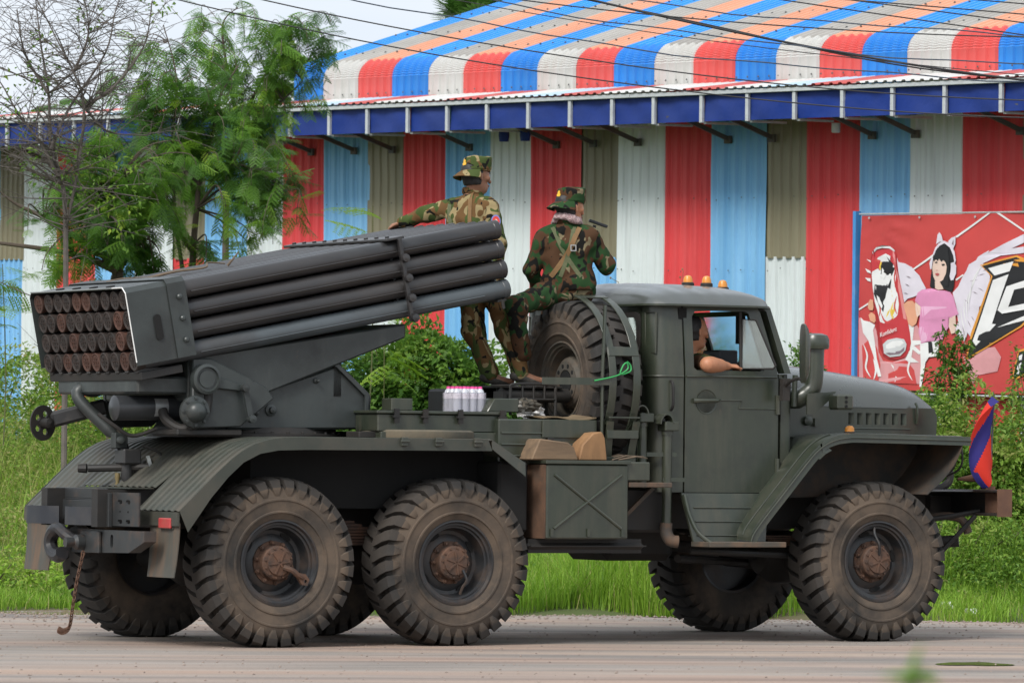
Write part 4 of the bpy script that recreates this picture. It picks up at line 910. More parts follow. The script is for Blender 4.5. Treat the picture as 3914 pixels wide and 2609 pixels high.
# ---------------------------------------------------------------- bonnet
def hood(u, v):
    x = 4.30+1.56*u; q = 2*v-1
    W = .80-.20*u-.06*max(0, u-.8)/.2
    zt = 2.06-.05*u-.13*u*u-.10*max(0, (u-.86)/.14)**2
    zs = 1.735-.015*u
    a = abs(q); prof = (1-a**3.6)**.5 if a < 1 else 0
    return (x+.035*max(0, u-.9)/.1*(1-q*q), q*W, zs+(zt-zs)*prof)
P(MB().grid(hood, 36, 44), 'bonnet', M('bonnet_paint_sky_sheen', (.050, .056, .051), .26, var=.12, scale=3, dirt=[((.045, .045, .038), .35, 3, .15)], spec=.6, coat=.5), th=.008, ang=50)  # olive paint lightened, with the sky's sheen worked into the colour
P(MB().add([(4.255, y, z) for y, z in ((-.97, 1.945), (.97, 1.945))]+[(4.33, y, z) for y, z in ((-.80, 1.735), (.80, 1.735))], [(0, 1, 3, 2)]), 'cowl_top', paint, th=.01)
for s in (-1, 1):
    yy = lambda x: s*(.80-.20*(x-4.30)/1.56-.005)
    sd_ = lambda u, v, w: (u, yy(u)-s*w, v)
    lv = [[(5.0+.085*k, 1.60), (5.055+.085*k, 1.60), (5.055+.085*k, 1.685), (5.0+.085*k, 1.685)] for k in range(7)]
    bs = P(MB().plate([(4.33, 1.50), (5.86, 1.50), (5.87, 1.66), (5.84, 1.728), (4.33, 1.733)], .012, sd_, lv), 'bonnet_side', paint)
    for k in range(7):
        x = 5.0+.085*k
        P(MB().add([sd_(x+.055, 1.60, -.002), sd_(x+.055, 1.685, -.002), sd_(x+.012, 1.685, .045), sd_(x+.012, 1.60, .045)], [(0, 1, 2, 3)]), 'louvre', paint, bs, th=.003)
    P(MB().plate([(4.95, 1.57), (5.70, 1.57), (5.70, 1.70), (4.95, 1.70)], .002, lambda u, v, w: (u, yy(u)-s*(.05+w), v)), 'louvre_backing', M('hole_shade_black', (.006, .006, .006), .9), bs)  # near-black sheet painting the shade behind the louvres
    P(MB().tube([sd_(5.66, 1.61, -.01), sd_(5.66, 1.66, -.02), sd_(5.655, 1.74, -.02), sd_(5.65, 1.765, -.005)], .011, 6), 'bonnet_catch', paint, bs)
    P(MB().tube([sd_(4.97, 1.57, -.003), sd_(5.60, 1.57, -.003)], .005, 5), 'side_bead', paint, bs)
    P(MB().box(4.66, 4.70, min(yy(4.68)-s*.0, yy(4.68)+s*.03), max(yy(4.68), yy(4.68)+s*.03), 1.58, 1.64).lathe([(.035, 0), (.035, .03), (.02, .035), (0, .036)], (4.60, yy(4.6), 1.62), (0, s, 0), 14), 'side_fitting', paint, bs)
P(MB().plate(rrect(-.56, .56, 1.10, 1.73, .05), .05, YZ(5.83), [rrect(-.48, .48, 1.2, 1.66, .04)]), 'grille_frame', paint, bevel=.01)
for k in range(12): P(MB().box(5.84, 5.87, -.46+.084*k-.01, -.46+.084*k+.01, 1.2, 1.66), 'grille_bar', paint)
P(MB().box(5.76, 5.80, -.5, .5, 1.15, 1.68), 'radiator', black)
# ---------------------------------------------------------------- front wings
FO = [(3.79, .745), (3.83, .85), (4.10, 1.155), (4.29, 1.365), (4.38, 1.445), (4.48, 1.497), (4.60, 1.522), (4.80, 1.527), (5.70, 1.515)]
for s in (-1, 1):
    top = catmull([(x, 0, z) for x, z in FO], 6)
    vs = []; n = 7; ys = [1.29, 1.285, 1.20, 1.16, .95, .75, .60]
    dz = [-.065, 0, .0, .006, .0, .0, .0]
    for p in top:
        for y, h in zip(ys, dz):
            inner = y
            if p.z < 1.5 and y < 1.0: inner = 1.0-(1.0-y)*max(0, (p.z-1.2)/.3) if p.z > 1.2 else 1.0
            vs.append((p.x+(.05 if h < 0 and p.z < 1.45 else 0), s*inner, p.z+h+(.02 if h < 0 and p.z < 1.4 else 0)))
    fw_ = P(MB().add(vs, [(i*n+j, i*n+j+1, (i+1)*n+j+1, (i+1)*n+j) for i in range(len(top)-1) for j in range(n-1)]), 'front_wing', paint, th=.006, ang=30)
    P(MB().tube([(p.x, s*1.293, p.z-.03) for p in top], .007, 6), 'wing_bead', paint, fw_)
    P(MB().tube([(p.x, s*1.175, p.z+.008) for p in top[3:34]], .006, 6), 'wing_bead', paint, fw_)
    # splash apron inside the wing
    ap = [(4.42, 1.05), (4.55, 1.45), (5.62, 1.47), (5.60, 1.30), (5.45, 1.12), (5.30, 1.08)]
    P(MB().plate(ap, .01, lambda u, v, w: (u, s*(.70+w), v)), 'splash_apron', M('apron_dark', (.03, .028, .025), .8, dirt=[((.12, .065, .035), .38, 4, .13)]), fw_)
    g = MB().grid(lambda u, v: (5.64-.04*v-.28*v*v, s*(.70+.585*u), 1.505-.42*v), 4, 8); P(g, 'wing_front_apron', M('apron_dark', (.03, .028, .025), .8), fw_, th=.006)
    P(MB().lathe([(.045, -.003), (.045, .012), (.038, .016), (0, .016)], (4.74, s*1.12, 1.527), (0, 0, 1), 14), 'lamp_base', black, fw_)
    P(MB().lathe([(.036, .012), (.034, .04), (.02, .056), (0, .058)], (4.74, s*1.12, 1.529), (0, 0, 1), 14), 'turn_lamp', amber, fw_)
    P(MB().lathe([(0, -.08), (.07, -.07), (.11, -.02), (.115, .03), (.105, .035)], (5.70, s*.95, 1.36), (1, 0, 0), 20), 'headlamp', black)
    P(MB().lathe([(.10, .033), (.06, .05), (0, .056)], (5.70, s*.95, 1.36), (1, 0, 0), 20), 'headlamp_glass', glassm)
# blackout lamp bracket, air intake, mirror
P(MB().plate([(4.37, 1.815), (4.62, 1.835), (4.60, 1.80), (4.43, 1.665), (4.37, 1.665)], .012, XZ(-1.12)), 'lamp_bracket', paint)
bl = P(MB().box(4.56, 4.70, -1.24, -1.10, 1.70, 1.815), 'convoy_lamp', paint, bevel=.015)
for z in (1.725, 1.758, 1.79): P(MB().lathe([(.012, -.01), (.012, .002), (.006, .003), (0, -.004)], (4.63, -1.242, z), (0, -1, 0), 10), 'lamp_aperture', M('hole_shade_black', (.006, .006, .006), .9), bl)  # near-black colour paints the shade inside the lamp openings
P(MB().tube([(4.33, -1.0, 1.72), (4.34, -1.0, 1.95)], .02, 8), 'bracket_post', paint)
sn = P(MB().tube(catmull([(4.36, -.72, 1.80), (4.40, -.92, 1.78), (4.46, -.98, 1.82), (4.50, -1.0, 1.90), (4.51, -1.0, 2.16)], 6), [.075]*8+[.068]*17, 18), 'air_intake', paint)
P(MB().lathe([(.068, 2.14), (.10, 2.145), (.105, 2.165), (.105, 2.215), (.09, 2.245), (.05, 2.258), (0, 2.26)], (4.51, -1.0, 0), (0, 0, 1), 24), 'intake_cap', paint, sn)
P(MB().lathe([(.115, 0), (.115, .02), (.09, .03), (.08, .05)], (4.335, -.83, 1.80), (.3, -1, 0), 20), 'intake_flange', paint, sn)
mr = P(MB().tube(catmull([(4.18, -1.11, 1.86), (4.17, -1.20, 1.90), (4.18, -1.30, 1.92), (4.17, -1.38, 1.90)], 5), .013, 8).box(4.15, 4.21, -1.135, -1.09, 1.76, 1.92), 'mirror_arm', black)
def mir(u, v):
    a = 2*PI*u; r = [0, .5, .85, 1, 1, 0][v] if False else None
b = MB(); n = 26; rows = [(0, .045), (.55, .040), (.85, .028), (1, .008), (1, -.004), (0, -.004)]
ce = V(4.15, -1.40, 2.10); fwd_ = V(-.93, .36, 0).normalized(); sdv = V(-fwd_.y, fwd_.x, 0); vs = []
for (k, d) in rows:
    for j in range(n):
        a = 2*PI*j/n; cx = abs(math.cos(a))**.6*math.copysign(1, math.cos(a)); cz = abs(math.sin(a))**.6*math.copysign(1, math.sin(a))
        vs.append(ce+sdv*(.115*k*cx)+V(0, 0, .215*k*cz)-fwd_*d)
b.add(vs, [(i*n+j, i*n+(j+1) % n, (i+1)*n+(j+1) % n, (i+1)*n+j) for i in range(len(rows)-1) for j in range(n)])
P(b, 'mirror_housing', paint, mr); 
# ---------------------------------------------------------------- front bumper
bp_m = M('bumper_black', (.022, .021, .02), .55, var=.2, dirt=[((.10, .05, .03), .3, 5, .12)])
bm_ = P(MB().box(6.09, 6.11, -1.22, 1.22, .93, 1.125).box(5.99, 6.088, -1.22, 1.22, 1.105, 1.125).box(5.99, 6.088, -1.22, 1.22, .93, .95), 'front_bumper', bp_m, bevel=.004)
P(MB().box(5.985, 6.112, -1.235, -1.222, .925, 1.13), 'bumper_end', M('bumper_rust', (.10, .05, .032), .8, var=.3, dirt=[((.16, .08, .045), .4, 7, .12)]), bm_)
P(MB().box(6.06, 6.086, -1.2, -.96, .952, 1.10), 'rust_patch', M('bumper_rust', (.10, .05, .032), .8), bm_)
P(MB().box(5.55, 6.0, -.9, -.42, 1.108, 1.12, Matrix.Translation((0, 0, 0))), 'bumper_step', M('worn_tread_plate', (.16, .165, .17), .45, metal=.3, var=.25, scale=14), bm_)
for s in (-1, 1):
    P(MB().box(5.85, 6.088, s*.42-.05, s*.42+.05, .94, 1.07), 'frame_horn', black)
    P(MB().tube(catmull([(5.86, s*.48, 1.12), (5.98, s*.48, 1.13), (6.06, s*.48, 1.18), (6.06, s*.48, 1.26), (5.99, s*.48, 1.30), (5.93, s*.48, 1.28)], 6), [.03]*20+[.025]*6+[.02]*5, 10), 'front_tow_hook', black)
P(MB().tube(catmull([(5.66, -1.0, 1.50), (5.78, -1.02, 1.48), (5.80, -1.02, 1.30), (5.74, -.9, 1.22), (5.6, -.8, 1.18)], 6), .008, 6), 'brush_guard_wire', black)
P(MB().lathe([(0, 0), (.12, .01), (.13, .05), (.13, .3), (.11, .34), (0, .345)], (5.55, -.45, .80), (.7, -.6, -.1), 20), 'winch_drum', M('drum_grimy', (.16, .155, .15), .6, var=.35, scale=14, dirt=[((.05, .04, .035), .5, 9, .12)]))
P(MB().tube(catmull([(5.60, -.6, .86), (5.80, -.75, .92), (5.92, -.85, .90), (5.95, -.9, .80)], 6), .032, 10), 'front_hose', M('pipe_rust', (.06, .05, .042), .7))
P(MB().tube([(5.7, -.7, .72), (5.9, -.85, .74)], .045, 12), 'front_pipe', black)
P(MB().tube([(5.45, -.7, .62), (5.75, -.85, .66), (5.98, -.95, .93)], .018, 8).tube([(5.3, -.6, 1.0), (5.7, -.8, .9), (6.05, -.9, .96)], .02, 8), 'bumper_stay', black)
# ================================================================ things carried on the truck
sw = thing('spare_wheel', 'worn spare truck wheel standing upright behind the cab inside a hoop carrier', 'wheel', (2.83, -.48, 1.28)); ride(sw)
srm = bpy.data.objects.new('rim', RIMS); link(srm, sw); srm.location = (0, 0, .595); srm.rotation_euler = (0, 0, R(-90))
sty = bpy.data.objects.new('tyre', TY); link(sty, sw); sty.location = (0, 0, .595); sty.rotation_euler = (.3, 0, R(-90)); sty.rotation_mode = 'ZXY'
b = MB(); b.lathe([(.20, .05), (.18, .105), (.15, .125), (.15, .13), (.09, .13), (.085, .06), (0, .06)], (0, 0, 0), (0, -1, 0), 24)
o = b.build('hub_plate', rim_sp, srm)
b = MB()
for k in range(10): b.lathe([(.016, .128), (.016, .1315), (0, .1315)], (.12*math.cos(2*PI*k/10), 0, .12*math.sin(2*PI*k/10)), (0, -1, 0), 10)
b.build('bolt_hole', M('hole_shade_black', (.006, .006, .006), .9), srm)  # black discs painted as the shade of open bolt holes
MB().lathe([(.084, .1295), (.084, .1315), (0, .1315)], (0, 0, 0), (0, -1, 0), 20).build('centre_bore', M('hole_shade_black', (.006, .006, .006), .9), srm)  # black disc painted as the shade inside the bore
# --- shrink-wrapped pack of water bottles
clear = M('clear_plastic', (.82, .86, .92), .12, var=.05, trans=.45, spec=.5); film = M('shrink_film', (.85, .78, .88), .15, trans=.85, var=.05, alpha=.55)
pinkcap = M('pink_cap', (.80, .08, .30), .4, var=.05)
pk = thing('bottle_pack', 'shrink-wrapped pack of clear water bottles with pink caps on the truck bed', 'water bottles', (1.735, -.72, 1.648)); ride(pk)
bt = MB().lathe([(0, 0), (.028, .002), (.030, .01), (.028, .03), (.030, .04), (.028, .055), (.030, .065), (.028, .08), (.031, .09), (.031, .13), (.024, .152), (.012, .165), (.012, .172)], (0, 0, 0), (0, 0, 1), 12).mesh('bottle', clear, ang=50)
cp = MB().lathe([(.0145, .160), (.0145, .178), (0, .179)], (0, 0, 0), (0, 0, 1), 10).mesh('cap', pinkcap)
lb = MB().lathe([(.0315, .092), (.0315, .128)], (0, 0, 0), (0, 0, 1), 12).mesh('bottle_label', M('bottle_label', (.72, .70, .74), .4, var=.3, scale=60))
for i in range(4):
    for j in range(3):
        o = bpy.data.objects.new('bottle', bt); link(o, pk); o.location = (-.094+.0625*i, -.0625+.0625*j, .001)
        link(bpy.data.objects.new('cap', cp), o); link(bpy.data.objects.new('bottle_label', lb), o)
o = MB().plate(rrect(-.133, .133, -.10, .10, .03), .135, XY(.002)).build('wrap', film, pk); o.location = (0, 0, 0)
# --- wooden wheel chocks on the tool box
wood1 = M('grey_split_wood', (.17, .112, .066), .8, var=.3, scale=5, stretch=(.5, 4, 4), dirt=[((.09, .065, .045), .4, 5, .12, (.4, 3, 3))], bump=.4, bscale=25)
wood2 = M('fresh_cut_wood', (.25, .135, .06), .75, var=.25, scale=5, stretch=(3, 3, .6), dirt=[((.16, .08, .04), .35, 6, .1, (1, 1, .5))], bump=.4, bscale=25)
o = MB().plate([(0, 0), (.385, 0), (.35, .09), (.30, .125), (.07, .15)], .24, lambda u, v, w: (2.015+u, -1.20+w, 1.313+v)).build('wood_block', wood1, None, bevel=.008)
tag(ride(o), 'low grey weathered wooden block lying on the olive tool box', 'wood block')
o = MB().plate([(0, 0), (.235, 0), (.215, .16), (.19, .205), (.12, .195), (.03, .11)], .20, lambda u, v, w: (2.42+u, -1.17+w, 1.313+v)).build('wood_block', wood2, None, bevel=.008)
tag(ride(o), 'taller orange freshly cut wooden wedge beside the tyre carrier', 'wood block')
tw = M('twig_bark', (.13, .095, .065), .9, var=.25, scale=20)
b = MB(); rr = random.Random(3)
for k in range(9):
    p = V(2.68+rr.uniform(0, .1), -1.15+rr.uniform(0, .2), 1.318); b.tube([p, p+V(.13, rr.uniform(-.04, .04), .02+rr.uniform(0, .02)), p+V(.27, rr.uniform(-.05, .05), rr.uniform(0, .03))], [.007, .006, .003], 5)
tag(ride(b.build('twig_bundle', tw)), 'loose bundle of dry twigs on the battery box', 'twigs')
def twig(name, pts, r, label):
    return tag(ride(MB().tube(catmull(pts, 5), [r*(1-.6*i/((len(pts)-1)*5)) for i in range((len(pts)-1)*5+1)], 6).build(name, tw)), label, 'twig')
def TP(a, y, h=.072): return LP(a, y, h)
twig('dry_twig', [TP(.55, .1), TP(.72, -.02, .09), TP(.90, -.12, .085), TP(.98, -.02, .11), TP(1.12, .0, .08)], .012, 'long crooked dry twig lying on the launch tubes')
twig('dry_twig', [TP(1.05, -.18), TP(1.10, -.20, .12), TP(1.16, -.16, .15)], .011, 'short stub of dry twig standing on the launch tubes')
twig('dry_twig', [TP(.28, .2, .094), TP(.40, .15, .10), TP(.55, .02, .078)], .009, 'thin dry twig beside the breech shroud top')
# --- odds and ends on the bins
def crumple(name, c, s, mat, seed, label, cat):
    rr = random.Random(seed); ph = [rr.uniform(0, 6) for _ in range(6)]
    def fn(u, v):
        a = 2*PI*u; e = PI*(v-.5); k = 1+.22*math.sin(3*a+ph[0]+4*v)+.16*math.sin(7*a+ph[1]-5*v)+.14*math.sin(9*e+ph[2]+2*a)
        return (c[0]+s[0]*k*math.cos(a)*math.cos(e), c[1]+s[1]*k*math.sin(a)*math.cos(e), max(c[2], c[2]+s[2]*(.75+k*math.sin(e)*.8)))
    return tag(ride(MB().grid(fn, 28, 16).build(name, mat, ang=25)), label, cat)
crumple('kit_bag', (2.18, -.82, 1.652), (.09, .07, .055), M('dark_camo_bag', (.05, .045, .035), .85, var=.5, scale=18, dirt=[((.16, .13, .09), .35, 14, .08)]), 2, 'small dark camouflage kit bag on the side bin', 'bag')
crumple('rolled_cloth', (2.10, -.80, 1.65), (.07, .09, .05), M('grey_cloth', (.19, .18, .16), .9, var=.2), 5, 'rolled grey cloth beside the kit bag', 'cloth')
crumple('plastic_bag', (2.33, -.62, 1.605), (.085, .09, .075), M('white_plastic', (.66, .66, .66), .35, var=.25, scale=20, dirt=[((.35, .2, .14), .25, 12, .1)]), 9, 'crumpled white plastic bag behind the foot rail', 'plastic bag')
g = MB().grid(lambda u, v: (2.22+.44*u, -1.0+.28*v, 1.612+.012*math.sin(u*7+v*2)+.018*(u > .9)*v+.02*max(0, .15-u)), 12, 5)
tag(ride(g.build('cardboard_sheet', M('cardboard', (.20, .145, .085), .85, var=.2), th=.008)), 'flattened brown cardboard sheet on the side bin', 'cardboard')
gs = M('green_string', (.025, .30, .075), .6, var=.2)
tag(ride(MB().tube(catmull([(2.58, -1.105, 1.88), (2.70, -1.125, 1.905), (2.78, -1.13, 1.93), (2.84, -1.13, 1.97), (2.83, -1.13, 2.01), (2.80, -1.13, 1.99), (2.78, -1.13, 1.93), (2.86, -1.125, 1.95), (2.87, -1.12, 1.99), (2.84, -1.12, 2.02)], 6), .006, 5).build('green_string', gs)), 'bright green string knotted on the tyre carrier strap', 'string')
# --- flag on the bumper
fl = thing('flag', 'small red and blue flag furled on a short pole at the front bumper', 'flag', (6.12, -.92, 1.10)); ride(fl)
MB().tube([(6.12, -.92, 1.10), (6.125, -.925, 1.22), (6.14, -.93, 1.55), (6.15, -.93, 1.86)], [.012, .010, .007, .003], 8).build('pole', M('flag_pole', (.05, .05, .05), .5), fl)
MB().box(6.07, 6.15, -.96, -.88, 1.126, 1.15).tube([(5.92, -.80, 1.20), (6.02, -.88, 1.21), (6.13, -.925, 1.24)], [.01, .03, .022], 8).build('pole_clamp', M('bumper_rust', (.10, .05, .032), .8), fl)
def flagmat():
    m = bpy.data.materials.new('flag_cloth'); m.use_nodes = True; t = m.node_tree; N = t.nodes; l = t.links.new; p = N['Principled BSDF']; p.inputs['Roughness'].default_value = .8
    a = N.new('ShaderNodeAttribute'); a.attribute_name = 'tint'; r = N.new('ShaderNodeValToRGB'); r.color_ramp.interpolation = 'CONSTANT'; e = r.color_ramp.elements
    while len(e) < 3: e.new(.5)
    e[0].position = 0; e[0].color = (.030, .025, .19, 1); e[1].position = .30; e[1].color = (.70, .035, .018, 1); e[2].position = .70; e[2].color = (.030, .025, .19, 1)
    l(a.outputs['Fac'], r.inputs[0]); l(r.outputs[0], p.inputs['Base Color'])
    tr = N.new('ShaderNodeBsdfTranslucent'); l(r.outputs[0], tr.inputs['Color']); mi = N.new('ShaderNodeMixShader'); mi.inputs[0].default_value = .3
    l(p.outputs[0], mi.inputs[1]); l(tr.outputs[0], mi.inputs[2]); l(mi.outputs[0], N['Material Output'].inputs['Surface']); return m
b = MB(); nu, nv = 30, 40; tint = []
def flagp(u, v):      # v up the pole, u out from the pole; gathered at top and bottom, blown back
    z = 1.225+.60*v; w = .255*max(.02, math.sin(PI*min(1, .04+.96*v)))**.6
    return (6.148-.02*(1-v)-w*u*.92+.012*math.sin(v*9+u*4), -.93-.05*math.sin(u*4.2+v*3.5)*u-.05*u, z-.07*u*(1-v)-.03*u+.012*math.sin(u*7+v*4))
b.grid(flagp, nu, nv)
for i in range(nu+1):
    for j in range(nv+1):
        u, v = i/nu, j/nv
        blue = v > .93 or (.50-.38*u < v < .97-.58*u) or (u > .72 and v < .16)
        tint.append(.1 if blue else .5)
me = b.mesh('cloth', flagmat(), ang=60); at_ = me.attributes.new('tint', 'FLOAT', 'POINT'); at_.data.foreach_set('value', tint)
link(bpy.data.objects.new('cloth', me), fl)
# ================================================================ people: bodies and clothes grown as one smooth surface each
from mathutils.bvhtree import BVHTree
def smin(a, b, k):
    h = np.clip(.5+.5*(b-a)/k, 0, 1); return b+(a-b)*h-k*h*(1-h)
class SDF:
    def __init__(s, lo, hi, h):
        s.lo = np.array(lo, np.float32); s.h = h; s.n = tuple(int(math.ceil((b-a)/h))+1 for a, b in zip(lo, hi)); s.F = np.full(s.n, .2, np.float32)
        s.ax = [s.lo[i]+h*np.arange(s.n[i], dtype=np.float32) for i in range(3)]
    def sub(s, a, b, m):
        sl = []
        for i in range(3):
            i0 = max(0, int((min(a[i], b[i])-m-s.lo[i])/s.h)); i1 = min(s.n[i], int((max(a[i], b[i])+m-s.lo[i])/s.h)+2); sl.append(slice(i0, max(i0, i1)))
        return tuple(sl), s.ax[0][sl[0]][:, None, None], s.ax[1][sl[1]][None, :, None], s.ax[2][sl[2]][None, None, :]
    def cap(s, a, b, ra, rb=None, k=.03, squash=None):
        """tapered capsule a->b; squash = (unit vector, factor) flattens it along a direction"""
        rb = ra if rb is None else rb; a = np.array(a, np.float32); b = np.array(b, np.float32)
        sl, X, Y, Z = s.sub(a, b, max(ra, rb)*1.6+k+.02)
        if 0 in [q.stop-q.start for q in sl]: return s
        d = b-a; L2 = float(d@d)+1e-9
        t = np.clip(((X-a[0])*d[0]+(Y-a[1])*d[1]+(Z-a[2])*d[2])/L2, 0, 1)
        px, py, pz = X-a[0]-t*d[0], Y-a[1]-t*d[1], Z-a[2]-t*d[2]
        q2 = px*px+py*py+pz*pz
        if squash is not None:
            v, f = squash; c = px*v[0]+py*v[1]+pz*v[2]; q2 = q2+c*c*(f*f-1)
        D = np.sqrt(q2)-(ra+(rb-ra)*t)
        s.F[sl] = smin(s.F[sl], D, k); return s
    def cut(s, p, n):
        """remove everything on the +n side of the plane through p"""
        n = np.array(n, np.float32); n /= np.linalg.norm(n)
        D = (s.ax[0][:, None, None]-p[0])*n[0]+(s.ax[1][None, :, None]-p[1])*n[1]+(s.ax[2][None, None, :]-p[2])*n[2]
        s.F = np.maximum(s.F, D); return s
    def wrinkle(s, amp, f=70, seed=0):
        X, Y, Z = s.ax[0][:, None, None], s.ax[1][None, :, None], s.ax[2][None, None, :]; rs = np.random.RandomState(seed)
        N = 0
        for i in range(5):
            w = rs.normal(size=3); w /= np.linalg.norm(w); w *= f*(.5+.35*i); ph = rs.uniform(0, 6.3, 2)
            w2 = rs.normal(size=3)*f*.35
            N = N+np.sin(X*w[0]+Y*w[1]+Z*w[2]+ph[0]+1.4*np.sin(X*w2[0]+Y*w2[1]+Z*w2[2]+ph[1]))/(1+.5*i)
        s.F += (amp*.5)*N.astype(np.float32); return s
    def mesh(s, name, mat):
        F = s.F; ins = F < 0; nx, ny, nz = s.n; C = (nx-1, ny-1, nz-1)
        pos = np.zeros(C+(3,), np.float32); cnt = np.zeros(C, np.float32)
        def sl(o): return tuple(slice(o[i], o[i]+C[i]) for i in range(3))
        for ax in range(3):
            for o1 in (0, 1):
                for o2 in (0, 1):
                    a = [0, 0, 0]; a[(ax+1) % 3] = o1; a[(ax+2) % 3] = o2; b = list(a); b[ax] = 1
                    fa, fb = F[sl(a)], F[sl(b)]; m = ins[sl(a)] != ins[sl(b)]
                    if not m.any(): continue
                    t = fa[m]/(fa[m]-fb[m]); p = np.empty((m.sum(), 3), np.float32)
                    for i in range(3): p[:, i] = a[i]
                    p[:, ax] = t; pos[m] += p; cnt[m] += 1
        act = cnt > 0; idx = np.full(C, -1, np.int64); idx[act] = np.arange(act.sum())
        g = np.argwhere(act); V_ = (g+pos[act]/cnt[act][:, None])*s.h+s.lo
        fs = []
        for ax in range(3):
            u, v = (ax+1) % 3, (ax+2) % 3
            A = [slice(None)]*3; B = [slice(None)]*3; A[ax] = slice(0, -1); B[ax] = slice(1, None)
            ia, ib = ins[tuple(A)], ins[tuple(B)]; e = np.argwhere(ia != ib)
            e = e[(e[:, u] > 0) & (e[:, v] > 0) & (e[:, u] < s.n[u]-1) & (e[:, v] < s.n[v]-1)]
            fl = ia[tuple(e.T)]
            def cell(du, dv):
                q = e.copy(); q[:, u] -= du; q[:, v] -= dv; return idx[tuple(q.T)]
            Q = np.stack([cell(1, 1), cell(0, 1), cell(0, 0), cell(1, 0)], -1); Q[~fl] = Q[~fl][:, ::-1]; fs.append(Q)
        Q = np.concatenate(fs); Q = Q[(Q >= 0).all(1)]
        return fast_mesh(name, V_, Q, 4, mat, smooth=True)
def npv(v): return np.array(v, float)
def unit(v): v = npv(v); return v/np.linalg.norm(v)
skin = M('skin_brown', (.26, .125, .075), .5, var=.12, scale=30, sub=.15, spec=.35, bump=.15, bscale=120)
skin_l = M('skin_tan', (.42, .19, .105), .5, var=.1, scale=30, sub=.15, spec=.4, bump=.15, bscale=120)
hair_m = M('black_hair', (.012, .011, .011), .6, var=.3, scale=60)
def camo(name, cols, sc):
    m = bpy.data.materials.new(name); m.use_nodes = True; t = m.node_tree; N = t.nodes; l = t.links.new; p = N['Principled BSDF']; p.inputs['Roughness'].default_value = .9; p.inputs['Specular IOR Level'].default_value = .15
    tcn = N.new('ShaderNodeTexCoord'); cur = None
    for i, (c, th, s2) in enumerate(cols):
        if cur is None:
            cur = N.new('ShaderNodeRGB').outputs[0]; cur.default_value = (*c, 1); continue
        mp_ = N.new('ShaderNodeMapping'); mp_.inputs['Location'].default_value = (i*3.7, i*1.9, i*5.3); mp_.inputs['Scale'].default_value = (1, 1, .75); l(tcn.outputs['Object'], mp_.inputs['Vector'])
        n = N.new('ShaderNodeTexNoise'); n.inputs['Scale'].default_value = sc*s2; n.inputs['Detail'].default_value = 1.6; n.inputs['Roughness'].default_value = .5; n.inputs['Distortion'].default_value = .9; l(mp_.outputs[0], n.inputs['Vector'])
        r = N.new('ShaderNodeMapRange'); r.inputs[1].default_value = th; r.inputs[2].default_value = th+.012; l(n.outputs['Fac'], r.inputs[0])
        mx_ = N.new('ShaderNodeMixRGB'); l(r.outputs[0], mx_.inputs[0]); l(cur, mx_.inputs[1]); mx_.inputs[2].default_value = (*c, 1); cur = mx_.outputs[0]
    fn = N.new('ShaderNodeTexNoise'); fn.inputs['Scale'].default_value = 300; l(tcn.outputs['Object'], fn.inputs['Vector'])
    b = N.new('ShaderNodeBump'); b.inputs['Strength'].default_value = .25; b.inputs['Distance'].default_value = .002; l(fn.outputs['Fac'], b.inputs['Height']); l(b.outputs[0], p.inputs['Normal'])
    l(cur, p.inputs['Base Color']); return m
camoA = camo('camouflage_tan', [((.26, .205, .105), 0, 0), ((.12, .066, .027), .46, 1), ((.052, .074, .022), .52, 1.1), ((.011, .011, .009), .60, 1.35)], 9)
camoB = camo('camouflage_green', [((.18, .15, .09), 0, 0), ((.066, .034, .018), .40, 1), ((.020, .052, .018), .48, 1.1), ((.009, .009, .008), .58, 1.35)], 9)
def hand_caps(S, wr, ha, palm_n, curl=.4, side=1):
    """wr wrist, ha knuckles; five fingers of different lengths, thumb off the side of the palm"""
    wr, ha = npv(wr), npv(ha); d = unit(ha-wr); n = unit(palm_n-d*np.dot(palm_n, d)); sdv = np.cross(d, n)*side
    S.cap(wr, wr+(ha-wr)*.5, .024, .027, .012, (n, 1.5)); S.cap(wr+(ha-wr)*.3, ha, .030, .036, .012, (n, 1.9))
    for i, (off, ln) in enumerate(((-.030, .058), (-.010, .070), (.010, .066), (.029, .052))):
        k = ha+sdv*off; m = k+unit(d-n*curl)*ln*.5; e = m+unit(d-n*curl*2.6)*ln*.5
        S.cap(k-d*.015, m, .0095, .009, .006); S.cap(m, e, .009, .0078, .006)
    b = wr+(ha-wr)*.35-sdv*.03; m = b+unit(d*.6-sdv*.8-n*.2)*.04; S.cap(b, m, .013, .0105, .008); S.cap(m, m+unit(d*.9-sdv*.25-n*.3)*.032, .0105, .009, .006)
def head_caps(S, c, f, up, neck):
    c, f, up = npv(c), unit(f), unit(up); s = np.cross(f, up)
    S.cap(c+up*.035-f*.028, c+up*.035+f*.012, .084, .078, .02, (s, 1.12))
    S.cap(c+f*.035+up*.01, c+f*.040-up*.062, .058, .044, .03); S.cap(c+f*.052-up*.095, c+f*.058-up*.095, .024, .022, .03)
    S.cap(c-f*.01-up*.05, c+f*.03-up*.085, .052, .04, .03)
    S.cap(c+f*.092+up*.004, c+f*.112-up*.034, .009, .013, .014); S.cap(c+f*.088-up*.06, c+f*.086-up*.075, .014, .014, .012)
    for q in (-1, 1):
        S.cap(c+s*q*.075-f*.004+up*.012, c+s*q*.078-f*.0-up*.026, .014, .010, .008, (s, 1.5)); S.cap(c+f*.066+s*q*.045-up*.012, c+f*.07+s*q*.03-up*.012, .022, .02, .015)
        S.cap(c+f*.084+s*q*.018+up*.022, c+f*.078+s*q*.042+up*.020, .010, .009, .012)
    S.cap(c-f*.018-up*.05, neck, .052, .058, .03)
